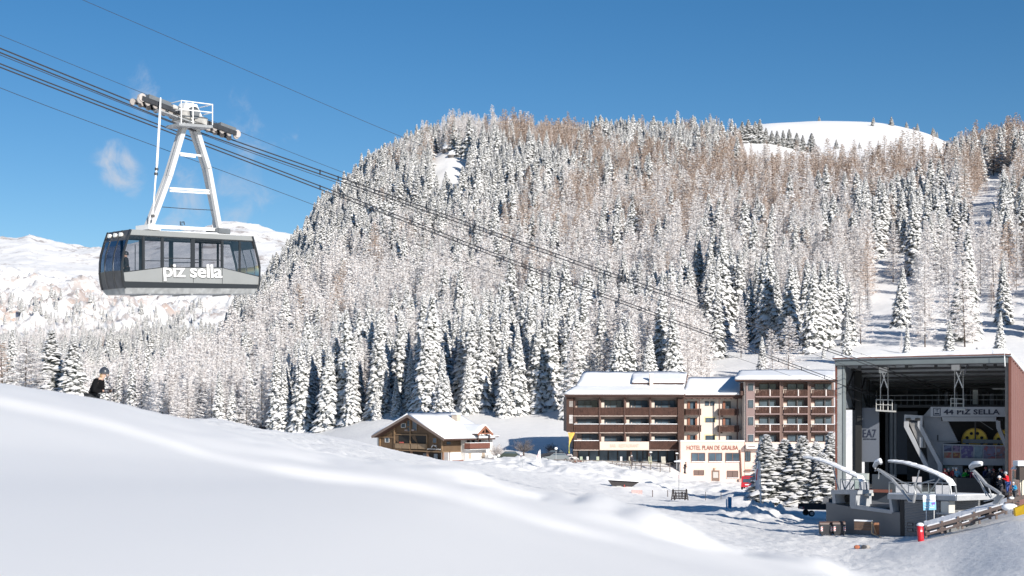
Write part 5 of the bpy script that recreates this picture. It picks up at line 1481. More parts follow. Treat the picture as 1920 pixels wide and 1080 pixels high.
H2.b('eaves_beam', 1281, 1400, 742.5, 747.5, -1.6, -1.3, BEAM); H2.b('eaves_soffit', 1283, 1396, 743.2, 744, -1.3, 0, BEAM)
for k in range(11): H2.b('rafter_end', 1285+k*10.4, 1287+k*10.4, 744, 748.5, -1.28, -.02, BEAM)
m = MB(); m.tube([P(1393,754,Y-.12), P(1391,757,Y-.12), P(1391,804,Y-.12), P(1382.5,808,Y-.12), P(1382.5,826,Y-.12)], .09, 6); m.build('downspout', mat('copper_brown', (.22,.10,.07), .5), H2.e)
lo0, lo1, hi1, hi0 = P(1281,742.6,Y-1.9), P(1393,742.6,Y-1.9), P(1400,713,Y+6), P(1291,714,Y+6)
roof_slab(H2.e, (lo0, lo1), (hi0, hi1), .18, BEAM); snow_slab(H2.e, lo0+up_, lo1+up_, hi1+up_, hi0+up_, .5); roof_slab(H2.e, (hi0, hi1), (P(1283,742,Y+14), P(1400,742,Y+14)), .18, BEAM)
for x, y in ((1294,717),(1335,717)): 
    m = MB(); c = P(x, y, Y+4.6); m.box(c.x-.35,c.x+.35,c.y-.4,c.y+.4,c.z-.4,c.z+.12); m.build('roof_vent', mat('copper_brown', (.22,.10,.07), .5), H2.e)
# lower volume with the name
HF = Bld.__new__(Bld); HF.Y = Y-4.2; HF.e = H2.e
HF.b('front_block', 1276, 1396, 828, 908, 0, 4.18, PINK)
HF.b('block_coping', 1275.5, 1396.5, 826.8, 828, -.15, 4.15, mat('coping_pale', (.7,.66,.62), .7)); HF.b('coping_snow', 1276, 1396, 825.6, 826.75, 0, 3.6, ROOFSNOW)
H2.b('side_shadow_wall', 1271.5, 1276, 843, 868, -3.6, -.02, PINK)
text_on('lettering', 'HOTEL PLAN DE GRALBA', P(1288, 843.6, Y-4.26), (1,0,0), (0,0,1), 94.5/F*Y, 8.2/F*Y, mat('lettering_red', (.30,.10,.07), .6), H2.e, .0, .05)
for x0, x1 in ((1296.3,1322.2),(1328.5,1354),(1360.3,1386.6)): 
    HF.win(x0, x1, 849, 865, -.03, .8, 1, mat('frame_redbrown', (.20,.09,.06), .6)); HF.b('sill_snow', x0, x1, 865, 866, -.25, -.02, ROOFSNOW)
WOODD = mat('window_wood_dark', (.14,.09,.075), .5)
HF.win(1301, 1320, 881.5, 891, -.03, .6, 1, WOODD, WOODD); HF.win(1363.3, 1384, 882.5, 895.3, -.03, .6, 1, WOODD, mat('window_wood_dark', (.14,.09,.075), .5)); HF.b('sill_snow', 1363, 1384.5, 895.5, 896.5, -.25, -.02, ROOFSNOW)
HF.b('door', 1334.5, 1349, 882, 903.5, -.08, .0, mat('door_brown', (.17,.11,.08), .6)); HF.b('door_glass', 1337, 1346.5, 885, 896, -.1, -.08, mat('door_pane', (.45,.43,.40), .3)); HF.b('door_lamp', 1338, 1341, 877.5, 880.5, -.25, -.02, mat('lamp_brown', (.4,.25,.15), .5))
m = MB(); m.tube([P(1387.5,843,Y-4.4), P(1388.6,860,Y-4.4), P(1390.8,907,Y-4.4)], .12, 6); m.build('downspout', mat('copper_brown', (.22,.10,.07), .5), H2.e)
HF.b('utility_box', 1384.5, 1393.5, 897, 907, -.5, -.25, mat('box_redbrown', (.42,.27,.22), .7))

# --- right wing
Y = 237.5
H3 = Bld('hotel_wing', 'right hotel wing with mauve-brown facade and three columns of balconies, beside the station', 'hotel', 1478, 905, Y)
H3.b('wall', 1399, 1567, 714.8, 829, 1.3, 12, MAUVEB); H3.b('pillar', 1399, 1415.5, 714.8, 829, 0, 1.29, MAUVE); H3.b('side_wall', 1396.7, 1399, 716, 829, .3, 9, CREAM)
for y0, y1 in ((719.5,732.5),(750,764.5),(782,797),(815,828)):
    H3.b('window_surround', 1401.5, 1414, y0-1.2, y1+1, -.03, .02, mat('surround_grey', (.42,.36,.35), .8)); H3.win(1403, 1412.5, y0, y1, -.05, .6, 0)
cols = [(1416.5,1462),(1469.5,1514.5),(1521.5,1567)]
for x0, x1 in ((1462,1469),(1514.5,1521)): H3.b('fin', x0, x1, 714.8, 829, .15, 1.29, mat('fin_brown', (.15,.095,.08), .8)); H3.b('fin_edge', x0, x0+1.4, 714.8, 829, -.1, .15, MAUVEB)
rows3 = [(719,731,743.5),(749,763,776),(781.5,796,809),(815,None,829)]
for ri, (yt, yr, yb) in enumerate(rows3):
    for i, (x0, x1) in enumerate(cols):
        H3.win(x0+9.5, x1-4.5, yt+.5, (yr or 828)-.3, 1.24, .6, 0); H3.b('wall_stripe', x0+26.3, x0+28.6, yt, yb-2, .85, 1.15, FRAME)
        H3.b('wall_panel', x0+.2, x0+8, yt+7, yb-2, 1.05, 1.28, CREAM)  # cream panel paints the sun patch low at the left of each bay
        if yr:
            H3.b('balcony_slab', x0-.5, x1, yb-.9, yb+1.4, -.15, 1.25, MAUVE)
            n_ = 16
            for k in range(n_):
                w_ = (x1-x0)/n_; H3.b('railing_board', x0+k*w_+.3, x0+(k+1)*w_-.3, yr+.9, yb-1, -.12, -.06, BROWNR)
            H3.b('handrail', x0-.5, x1, yr-.2, yr+.8, -.2, .0, BEAM); H3.b('railing_divider', x0+26, x0+28, yr-.5, yb-1, -.3, -.13, mat('divider_pale', (.62,.55,.52), .7))
            if ri in (1, 2): H3.b('rail_snow', x0-.5, x1, yr-1.2, yr-.22, -.22, .04, ROOFSNOW)
            H3.b('balcony_chair', x0+12, x0+19, yr+1, yb-2.5, .35, .9, mat('chair_tan', (.42,.33,.26), .8))
H3.b('eaves_board', 1379, 1568, 713.6, 716, -1.2, -.8, BEAM); H3.b('eaves_soffit', 1381, 1567, 714.2, 714.9, -.8, 1.28, BEAM)
H3.b('side_balcony', 1390, 1399, 733, 741, .6, 2, BEAM); H3.b('side_bracket', 1391, 1396, 717, 733, 1.6, 2, BEAM)
lo0, lo1, hi1, hi0 = P(1378,714,Y-1.5), P(1569,714,Y-1.5), P(1569,701,Y+8), P(1386,701,Y+8)
roof_slab(H3.e, (lo0, lo1), (hi0, hi1), .18, BEAM); snow_slab(H3.e, lo0+up_, lo1+up_, hi1+up_, hi0+up_, .55); roof_slab(H3.e, (hi0, hi1), (P(1386,716,Y+13), P(1569,716,Y+13)), .18, BEAM)
H3.b('front_block', 1396.6, 1567, 829.2, 908, -.1, 1.28, PINK); H3.b('ledge', 1397, 1567, 835, 841, -1.4, -.22, mat('coping_pale', (.7,.66,.62), .7)); H3.b('ledge_snow', 1397, 1567, 833.2, 834.9, -1.4, -.25, ROOFSNOW)
for x0, x1 in ((1397,1407),(1426,1442),(1462,1478),(1500,1516),(1538,1552)): HH = H3.win(x0, x1, 847, 864.5, -.24, .7, 1)
H3.b('wall_lamp_bar', 1401, 1414, 835.6, 836.4, -1.6, -1.45, mat('copper_brown', (.22,.10,.07), .5)); H3.b('door_hood', 1397, 1410, 880, 882, -.8, -.22, SHUT)

# ------------------------------------------------------------------ chalet
CA = P(709, 845, 251.0); CB = P(829, 847, 240.0)
cd = Vector((CB.x-CA.x, CB.y-CA.y, 0)); CW_ = cd.length; cd.normalize(); cn = Vector((-cd.y, cd.x, 0))
def KP_(px, py, b=0.0):
    q = (px-960)/F; ox = CA.x+cn.x*b; oy = CA.y+cn.y*b
    t = (q*oy-ox)/(cd.x-q*cd.y); Yv = oy+cd.y*t
    return Vector((q*Yv, Yv, (HY-py)/F*Yv))
zc = lambda x, y: (680+x/7.385, 760+y/7.385)
ck = empty('chalet', KP_(769, 860, 0), 'brown timber chalet with a wide snowy gable roof and a small balcony gable', 'chalet')
PLANK = stripes(mat('honey_planks', (.20, .125, .07), .7, noise=(1.2, .8)), 'Z', 4.0, .35)
TRIM = mat('honey_timber', (.26, .165, .09), .7, noise=(2, .8)); WHITEW = mat('white_plaster', (.70,.68,.65), .8, noise=(.5,.95))
def kplate(nm, pts, b, th, m_, par=ck, z=True):
    m = MB(); w = [KP_(*(zc(*p) if z else p), b) for p in pts]; m.hexa(w, [p+cn*th for p in w]); return m.build(nm, m_, par)
kplate('gable_wall', [(218,605),(218,440),(430,300),(620,175),(880,345),(1100,480),(1100,645)], .25, .3, PLANK)
kplate('white_corner', [(200,605),(200,450),(218,440),(218,605)], .3, .4, WHITEW)
kplate('floor_beam', [(210,598),(1108,640),(1108,655),(210,612)], -.1, .35, TRIM)
for x, y0, y1 in ((232,430,603),(436,300,612),(655,170,622),(885,405,632),(1090,485,640)):
    kplate('timber_post', [(x-7,y0),(x+7,y0),(x+7,y1),(x-7,y1)], .05, .18, TRIM)
for x0, y0, x1, y1 in ((436,402,885,412),(232,440,436,440)): kplate('timber_rail', [(x0,y0-7),(x1,y1-7),(x1,y1+7),(x0,y0+7)], .06, .16, TRIM)
# balcony loggia
kplate('loggia_shade_sheet', [(448,412),(645,414),(645,535),(448,530)], .18, .05, mat('loggia_dark', (.02,.018,.016), .8)); kplate('loggia_shade_sheet', [(665,414),(872,418),(872,540),(665,536)], .18, .05, mat('loggia_dark', (.02,.018,.016), .8))  # flat black sheets paint the deep shade inside the loggia
kplate('loggia_lit_patch', [(448,414),(492,414),(492,528),(448,470)], .13, .04, PLANK); kplate('loggia_lit_patch', [(665,416),(730,420),(760,532),(700,470)], .13, .04, PLANK)  # plank-coloured pieces paint the sunlit part beside the slanting shadow
for x0, x1 in ((448,535),(540,645),(665,755),(762,872)):
    dy = (x0-448)*.022; kplate('balcony_panel', [(x0,530+dy),(x1,532+dy),(x1,600+dy),(x0,596+dy)], -.05, .08, mat('balcony_pale_wood', (.30,.21,.13), .75, noise=(2,.75)))
kplate('balcony_rail', [(440,522),(880,534),(880,540),(440,528)], -.09, .14, TRIM)
kplate('roof_lantern', [(505,505),(560,507),(560,523),(505,521)], -.04, .1, mat('cloth_red', (.5,.10,.08), .8))
def kwin(x0, x1, y0, y1, b=.2, white=True):
    w = kplate('window', [(x0,y0),(x1,y0),(x1,y1),(x0,y1)], b, .05, WINDOW); f = WHITEW if white else TRIM
    for q in ([(x0-5,y0-5),(x1+5,y0-5),(x1+5,y0),(x0-5,y0)], [(x0-5,y1),(x1+5,y1),(x1+5,y1+5),(x0-5,y1+5)], [(x0-5,y0),(x0,y0),(x0,y1),(x0-5,y1)], [(x1,y0),(x1+5,y0),(x1+5,y1),(x1,y1)]):
        kplate('window_frame', q, b-.05, .06, f, w)
kwin(312, 360, 445, 508); kwin(535, 590, 255, 305); kwin(612, 650, 210, 290, white=False); kwin(686, 748, 215, 350, white=False); kwin(612, 648, 310, 360, white=False); kwin(970, 1018, 455, 520, white=False)
for x, y in ((598,345),(690,345)): kplate('flower_box', [(x-18,y-12),(x+18,y-12),(x+18,y+10),(x-18,y+10)], .02, .15, mat('flower_mix', (.5,.40,.36), .9, noise=(6,.4)))
# chalet sign
kplate('sign_board', [(895,598),(1075,604),(1075,618),(895,612)], -.16, .06, WHITEW)
for q in ([(945,585),(968,548),(975,548),(957,585)], [(968,548),(975,545),(1030,580),(1020,582)], [(985,556),(1010,550),(1028,562),(1004,560)]): kplate('sign_emblem', q, -.16, .05, WHITEW)
p0 = KP_(*zc(905, 617), -.2); p1 = KP_(*zc(1065, 619), -.2)
text_on('lettering', 'CHALET GERARD', p0, cd, (0,0,1), (p1-p0).length, 1.5/F*p0.y, mat('lettering_dark', (.08,.05,.04), .6), ck)
# ground floor under the beam
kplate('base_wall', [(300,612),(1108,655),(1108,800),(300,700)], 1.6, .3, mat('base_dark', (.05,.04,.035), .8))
kplate('base_stone', [(300,620),(400,625),(400,680),(300,660)], .6, .3, mat('stone_wall', (.38,.36,.34), .9, noise=(2,.6)))
for x0, x1, y0, y1, c in ((455,515,650,690,(.10,.10,.10)),(520,640,645,700,(.05,.05,.06)),(835,880,665,735,(.12,.15,.2)),(985,1035,672,745,(.26,.33,.42))):
    kplate('base_window', [(x0,y0),(x1,y0),(x1,y1),(x0,y1)], 1.5, .08, mat('basewin_%d' % x0, c, .15))
for x, y0, y1 in ((668,622,712),(892,632,765),(1104,650,800)): kplate('base_post', [(x-9,y0),(x+9,y0),(x+9,y1),(x-9,y1)], .1, .3, mat('post_brown', (.24,.14,.09), .7))
kplate('base_panel', [(1125,650),(1185,652),(1185,820),(1125,800)], .35, .3, mat('door_pale', (.6,.56,.54), .7, noise=(2,.85))); kplate('base_panel', [(1105,770),(1185,785),(1185,825),(1105,800)], .3, .1, PLANK)
# side: the long wall running back
SB = KP_(829, 847, .25)
def side_box(nm, t0, t1, o0, o1, z0, z1, m_):
    m = MB(); f = lambda a, b, z: SB+cn*a*.86+cd*b+Vector((0,0,z-SB.z)); m.box(t0,t1,o0,o1,z0,z1,f); return m.build(nm, m_, ck)
zz = lambda y, Yv=240: (HY-(760+y/7.385))/F*Yv
side_box('side_wall_wood', .1, 5.2, -.3, .0, zz(640), zz(460), PLANK); side_box('side_wall_base', .1, 5.2, -.3, -.05, zz(830), zz(640), WHITEW)
side_box('side_wall_white', 5.2, 13, -.5, 1.1, zz(830), zz(462), WHITEW)
side_box('side_beam', .1, 5.3, -.02, .08, zz(652), zz(640), TRIM); side_box('downspout', 1.9, 2.05, .02, .15, zz(820), zz(640), BEAM)
w0 = side_box('window', 1.2, 2.3, -.02, .03, zz(545), zz(505), WINDOW)
side_box('porch_wall', 5.4, 11.5, 1.1, 1.15, zz(780), zz(650), WHITEW)
for t in (6.0, 9.8): side_box('porch_opening', t, t+.8, 1.1, 1.2, zz(750), zz(670), mat('porch_brown', (.42,.34,.27), .8))
# balcony and small gable on the side
side_box('side_balcony', 4.9, 10.6, 1.1, 2.5, zz(612), zz(600), BEAM); side_box('balcony_front', 4.9, 10.6, 2.44, 2.5, zz(606), zz(527), stripes(mat('balcony_red_brown', (.26,.10,.07), .7), 'X', 6, .5)); side_box('balcony_side', 4.9, 4.96, 1.1, 2.44, zz(606), zz(527), mat('balcony_red_brown', (.26,.10,.07), .7)); side_box('rail_snow', 4.85, 10.65, 2.4, 2.55, zz(527), zz(520), ROOFSNOW)
side_box('balcony_base_snow', 4.8, 10.7, 1.1, 2.52, zz(618), zz(612.5), ROOFSNOW)
for t in (5.6, 7.0, 8.8): side_box('side_window', t, t+.75, 1.1, 1.16, zz(520), zz(430), mat('side_window_dark', (.05,.045,.05), .3))
for t in (7.2, 10.4): side_box('gable_post', t, t+.16, 2.3, 2.46, zz(527), zz(410), BEAM)
def sp_(t, o, z): return SB+cn*t*.86+cd*o+Vector((0,0,z-SB.z))
REDT = mat('gable_timber', (.30,.13,.08), .7)
gt = [6.6, 8.75, 10.9]; gz = [zz(415), zz(300), zz(415)]
for k in (0, 1):
    m = MB(); m.beam(sp_(gt[k], 2.9, gz[k]), sp_(gt[k+1], 2.9, gz[k+1]), .16, .34); m.build('small_gable_rafter', REDT, ck)
    q = [sp_(gt[k],2.9,gz[k]+.1), sp_(gt[k+1],2.9,gz[k+1]+.1), sp_(gt[k+1],-3.2,gz[k+1]+.1), sp_(gt[k],-1.2,gz[k]+.1)]
    m = MB(); m.hexa(q, [p+Vector((0,0,.12)) for p in q]); m.build('small_gable_roof', BEAM, ck)
    snow_slab(ck, q[0]+Vector((0,0,.12)), q[1]+Vector((0,0,.12)), q[2]+Vector((0,0,.12)), q[3]+Vector((0,0,.12)), .35, n_=8)
m = MB(); m.beam(sp_(7.2,2.8,zz(395)), sp_(10.3,2.8,zz(395)), .15, .2); m.beam(sp_(8.75,2.8,zz(395)), sp_(8.75,2.8,zz(320)), .15, .15); m.build('small_gable_truss', REDT, ck)
m = MB(); m.hexa([sp_(7.0,1.4,zz(415)), sp_(8.75,1.4,zz(315)), sp_(10.5,1.4,zz(415))], [sp_(7.0,1.3,zz(415)), sp_(8.75,1.3,zz(315)), sp_(10.5,1.3,zz(415))]); m.build('small_gable_wall', BEAM, ck)
side_box('right_canopy', 10.6, 13.8, .9, 2.0, zz(450), zz(438), BEAM); side_box('canopy_snow', 10.6, 13.8, .85, 2.05, zz(438), zz(425), ROOFSNOW)
# main roof
rl, rt, rr = KP_(*zc(125,432), -1.3), KP_(*zc(618,138), -1.3), KP_(*zc(1128,468), -1.3)
dpt = cn*12.4
for a, b_ in ((rl, rt), (rr, rt)):
    q = [a, b_, b_+dpt, a+dpt]; m = MB(); m.hexa([p-Vector((0,0,.22)) for p in q], q); m.build('roof', BEAM, ck)
    m = MB(); m.beam(a-cn*.04-Vector((0,0,.1)), b_-cn*.04-Vector((0,0,.1)), .10, .42); m.build('barge_board', mat('barge_grey_brown', (.20,.15,.125), .7), ck)
    if a is rl: snow_slab(ck, a, a+dpt, b_+dpt, b_, .5)
    else: snow_slab(ck, a, a+dpt, b_+dpt, b_, .5)
side_box('side_eaves', -.5, 6, -.3, .6, zz(468), zz(456), BEAM)
chm = side_box('chimney', 8.0, 9.1, -4.7, -3.4, -2.6, -.25, mat('chimney_stone', (.62,.52,.42), .8, noise=(3,.8)))
side_box('chimney_snow', 7.9, 9.2, -4.8, -3.3, -.25, .1, ROOFSNOW)
m = MB()
for k in range(3): m.beam(P(848+k*1.5, 864+k*2.6, 236-k*.4), P(869-k, 863.5+k*2.6, 236-k*.4), .12, .25)
tag(m.build('snowy_fence', mat('fence_red_brown', (.28,.14,.11), .8)), 'low reddish plank fence half buried below the chalet white wall', 'fence')
# ------------------------------------------------------------------ trees that stand apart
# two big spruces and companions at the left edge
for px, top, Yd, kd, vi, lab, w in ((95,614,116,'spruce',0,'tall dark snow-laden spruce left of the skier, left of the pair',1.6),(136,624,113,'spruce',3,'snow-laden spruce just behind the skier, right of the pair',1.45),
        (45,632,95,'larch',0,'bushy frosted larch left of the two big spruces',2.0),(8,640,98,'larch_brown',1,'brownish frosted larch cut by the left edge of the picture',2.0),(62,655,96,'larch',2,'low frosted larch against the left side of the big spruces',2.0),(20,612,104,'spruce',1,'slender snowy spruce behind the larches at the left edge',.9)):
    g = G(px, Yd); z0 = g.z-.3; zt_ = (HY-top)/F*Yd
    tree(kd, vi, (g.x, g.y, z0), zt_-z0, rnd.uniform(0, 6), lab, 'spruce' if 'spruce' in kd else 'larch', 'trees at the left edge', True, wide=w)
# six spruces in front of the hotel
six = [(1430,818,183,.62,'leftmost of the spruces in front of the hotel, beside the red van'),(1441,806,181,1.1,'tall spruce in front of the hotel, second from the left of the row'),(1475,815,182,1.15,'middle spruce of the row in front of the hotel, between two taller ones'),
       (1505,808,180,1.15,'tall thin-tipped spruce right of the middle of the row before the hotel'),(1531,820,181,1.1,'shorter spruce before the hotel, left of the slender tip by the station'),(1557,800,184,.9,'slender spruce closest to the station, at the right end of the hotel row'),
       (1490,838,186,1.3,'low wide spruce filling the gap in the row before the hotel'),(1455,840,186,1.3,'low spruce between the two left spruces before the hotel'),(1545,842,178,1.2,'low dark spruce under the left guide arm')]
for i, (px, top, Yd, w, lab) in enumerate(six):
    g = G(px, Yd); z0 = g.z-.1; tree('spruce', i, (g.x, g.y, z0-.2), ((HY-top)/F*Yd-z0+.2)*.95, i*1.3, 'snow-laden '+lab, 'spruce', 'spruces in front of the hotel', True, wide=w*2.4)
# lone trees on the open slope above the station
for px, pyb, top, Yd, kd, w, lab in ((1700,664,583,305,'spruce',.75,'slim snowy spruce standing just above the left half of the station roof'),(1779,660,570,300,'spruce',1.15,'broad snowy spruce above the middle of the station roof'),(1874,650,560,305,'spruce',.8,'slender snowy spruce above the right end of the station roof'),
        (1833,652,617,300,'spruce',2.2,'low round snow-covered conifer above the right half of the station roof'),(1824,617,548,325,'larch',1.1,'thin grey conifer with open branches behind the low round one'),(1588,668,570,310,'spruce',.8,'snowy spruce just above the left corner of the station roof'),
        (1614,610,480,335,'larch',1.2,'very tall frosted larch with visible dark trunk above the left corner of the station'),(1616,668,634,302,'spruce',.8,'small young spruce beside the station roof corner'),(1544,640,605,320,'spruce',.8,'small snowy spruce alone on the slope above the right hotel wing'),
        (1795,590,500,345,'spruce',1.2,'big snow-draped spruce on the slope high above the station roof'),(1726,612,520,335,'larch',1.2,'frosted larch on the slope between two spruces above the station'),(1690,575,460,360,'spruce',1,'dark-sided spruce at the right border of the shaded clearing'),
        (1478,690,560,300,'larch',1.3,'large frosted larch directly above the roof of the right hotel wing'),(1450,690,575,298,'larch',1.2,'frosted larch left of the largest one above the right hotel wing'),(1430,665,590,312,'spruce',1.0,'dark snowy spruce above the joint of the middle and right hotel wings'),
        (1720,655,630,300,'spruce',.9,'tiny snowy fir just right of the slim spruce above the station'),(1738,652,634,302,'spruce',.9,'tiny snowy fir half way between the slim and the broad spruce'),(1690,630,590,318,'larch',.7,'small frosted sapling above and left of the slim spruce')):
    q = (px-960)/F*Yd; z = hz(pyb, Yd); zg = zat(q, Yd)
    tree(kd, int(px) % 4, (q, Yd, zg-.15), (pyb-top)/F*Yd, rnd.uniform(0, 6), lab, 'larch' if kd == 'larch' else 'spruce', 'lone trees on the open slope above the station', True, wide=w)
# stone pines on the open alp
for px, h_ in ((1392,22),(1404,24),(1416,22),(1425,24),(1437,16),(1447,14),(1458,15),(1469,17),(1481,20),(1494,18),(1505,17),(1522,20),(1749,14),(1757,10)):
    Yd = 1120 if px < 1600 else 1350; g = G(px, Yd)
    tree('spruce_far', px % 4, (g.x, g.y, g.z-.5), h_*.8 if px < 1600 else h_*.6, px, ('dark stone pine in the row along the left foot of the snow dome' if px < 1600 else 'dark stone pine at the right end of the snow dome'), 'pine', 'stone pines on the bare alp', name='pine_tree', wide=1.7)
for px, Yd in ((1568,1150),(1600,1130),(1612,1160),(1536,1390),(1638,1388),(1636,1300),(1672,1330),(1700,1340),(1720,1345),(1752,1350)):
    g = G(px, Yd); tree('spruce_far', px % 4, (g.x, g.y, g.z-.3), rnd.uniform(5, 9), px, 'tiny dark pine dotted on the snow dome', 'pine', 'small pines dotted on the snow dome', name='pine_tree', wide=1.6)
# bare rock showing through the forest
ROCKM = mat('brown_rock', (.30, .27, .25), .9, noise=(.25, .55), bump=(.6, .8))
for px, Yd, sx, sz, lab in ((842,868,5,5,'dark rock face above the snow patch near the left summit of the forest hill'),(852,850,4,3.5,'smaller rock under the snow patch near the left summit'),(402,800,16,9,'brown overhanging rock on the left flank of the hill below the cabin'),(538,740,9,6,'rock ledge on the left shoulder of the hill, right of the cabin')):
    g = G(px, Yd); V = MB(); n1, m1 = 18, 12; i0 = 0
    for a in range(m1+1):
        for b in range(n1):
            t = math.pi*a/m1; u = 2*math.pi*b/n1; q = Vector((math.sin(t)*math.cos(u)*sx, math.sin(t)*math.sin(u)*sx*.7, math.cos(t)*sz))
            k = 1+.45*float(fbm(np.array([q.x*.16+px]), np.array([q.z*.2+q.y*.15]), 4, 61)[0]); V.vert(g+q*k+Vector((0,0,sz*.25)))
    for a in range(m1):
        for b in range(n1):
            c = (b+1) % n1; V.f.append([a*n1+b, (a+1)*n1+b, (a+1)*n1+c, a*n1+c]); V.mi.append(1 if a < 6 or (a+b) % 7 == 0 else 0)
    tag(V.build('rock_outcrop', [ROCKM, SNOWC]), lab, 'rock')
# bare bushes between the chalet and the hotel
def bush(px, pyb, hgt, Yd, lab, m_, dens=90, spread=1.0):
    g = G(px, Yd); base_ = Vector((g.x, g.y, zat(g.x, g.y)-.1)); h = hgt/F*Yd
    o = empty('bare_bush', base_, lab, 'bush')
    m = MB(); r = random.Random(px)
    t0 = base_+Vector((0,0,h*.25)); m.tube([base_, t0], [.16,.12], 5); m.build('stem', BARK, o)
    m = MB()
    for k in range(dens):
        a = r.uniform(0, 6.28); e_ = r.uniform(.15, 1.25); L = h*.72*r.uniform(.6, 1)*spread
        d = Vector((math.cos(a)*math.cos(e_), math.sin(a)*math.cos(e_), math.sin(e_)))
        p1 = t0+d*L*.5; p2 = t0+(d+Vector((r.uniform(-.25,.25), r.uniform(-.25,.25), .12)))*L
        m.tube([t0, p1, p2], [.045,.03,.012], 3, False)
        for _ in range(3):
            q = p1.lerp(p2, r.random()); m.tube([q, q+Vector((r.uniform(-.4,.4), r.uniform(-.4,.4), r.uniform(0,.45)))], [.02,.008], 3, False)
    m.build('branches', m_, o)
BUSHD = larch_mat('bush_twigs', (.06,.05,.05), (.5,.48,.5), .45, .7); BUSHL = larch_mat('bush_frost', (.3,.24,.2), (.8,.78,.78), .4, .6)
bush(982, 838, 36, 246, 'bare dark bush with round crown on the slope between chalet and hotel', BUSHD, 110); bush(1033, 833, 24, 248, 'smaller dark bush nearer the hotel on the shaded slope', BUSHD, 80); bush(931, 845, 28, 243, 'pale frosted bush at the corner of the chalet', BUSHL, 110)
# forest rim behind: snow-bent scrub beside the hotel
# ------------------------------------------------------------------ street lamps, flags, signs
GLOBE = mat('lamp_globe', (.85,.85,.83), .2, emit=None)
def lamp(px, py_t, py_b, Yd, lab, flat_=False, grp='white globe lamps along the hotel terrace'):
    x = hx(px, Yd); zt_, zb = hz(py_t, Yd), hz(py_b, Yd)
    o = empty('street_lamp', Vector((x, Yd, zb)), lab, 'street lamp', grp)
    m = MB(); m.tube([Vector((x,Yd,zb)), Vector((x,Yd,zt_-.3))], [.07,.05], 8); m.build('post', STEEL, o)
    m = MB(); m.disc(Vector((x,Yd,zt_-.35)), (0,0,1), .13, .12, 10); m.build('collar', DARKST, o)
    m = MB(); m.ball(Vector((x,Yd,zt_)), .27, 12, 8, (1,1,.9 if not flat_ else .5)); m.build('lamp_shade', GLOBE, o, True)
lamp(1042.5, 841, 868, 232, 'white globe lamp in front of the parked cars'); lamp(977, 852, 892, 214, 'lamp with flat white cap above the triangular road sign', True)
lamp(935, 854, 868, 234, 'white globe lamp near the snow-capped pillar by the chalet'); lamp(1220, 848, 872, 231, 'white lamp on the hotel terrace in front of the ground floor glazing', True)
lamp(1269, 850, 880, 231, 'white lamp at the right end of the hotel terrace', True)
m = MB(); m.box(hx(926,234),hx(932,234),233.5,234.2,hz(864,234),hz(854.5,234)); tag(m.build('gate_pillar', WHITEW), 'short white pillar with snow cap beside the lamp near the chalet', 'pillar')
# tall street lamp with arm
Yd = 200; x = hx(1273, Yd); o = empty('street_lamp', Vector((x, Yd, hz(922, Yd))), 'tall thin mast street lamp standing on the snow bank behind the wooden rack', 'street lamp')
m = MB(); m.tube([Vector((x,Yd,hz(922,Yd))), Vector((x+.05,Yd,hz(866,Yd)))], [.08,.05], 8); m.build('mast', STEEL, o)
m = MB(); m.tube([Vector((x,Yd,hz(866,Yd))), Vector((x,Yd-.6,hz(862,Yd)))], .04, 6); m.build('arm', STEEL, o)
m = MB(); m.hexa([Vector((hx(1263,Yd)+a*.01,Yd-.9+b,hz(866,Yd)+a*0)) for a, b in ((0,0),(120,0),(120,.5),(0,.5))], [Vector((hx(1263,Yd)+a*.01,Yd-.9+b,hz(864,Yd)+a*.0022)) for a, b in ((0,0),(120,0),(120,.5),(0,.5))]); m.build('lamp_head', mat('lamp_head_pale', (.6,.62,.66), .4), o)
m = MB(); m.box(x-.12,x+.12,Yd-.15,Yd+.15,hz(897,Yd),hz(891,Yd)); m.build('junction_box', mat('box_pinkish', (.5,.42,.42), .6), o)
# triangular road sign
Yd = 205; x = hx(979.5, Yd); o = empty('road_sign', Vector((x, Yd, hz(896, Yd))), 'small triangular warning sign on a pole low on the snow bank', 'road sign')
m = MB(); m.tube([Vector((x,Yd,hz(903,Yd))), Vector((x,Yd,hz(856,Yd)))], .045, 6); m.build('pole', STEEL, o)
tri = [Vector((x-.30,Yd-.08,hz(892.3,Yd))), Vector((x+.30,Yd-.08,hz(892.3,Yd))), Vector((x,Yd-.08,hz(884.2,Yd)))]
m = MB(); m.hexa(tri, [p+Vector((0,.03,0)) for p in tri]); m.build('sign_border', mat('sign_orange', (.75,.28,.10), .5), o)
cxy = sum(tri, Vector())/3; t2 = [cxy+(p-cxy)*.6-Vector((0,.012,0)) for p in tri]
m = MB(); m.hexa(t2, [p+Vector((0,.01,0)) for p in t2]); m.build('sign_face', mat('sign_cream', (.8,.70,.55), .5), o)
m = MB(); m.box(x-.33,x+.33,Yd-.09,Yd-.05,hz(892.9,Yd)-.12,hz(892.9,Yd)); m.build('sign_plate', mat('plate_dark_orange', (.55,.25,.12), .5), o)
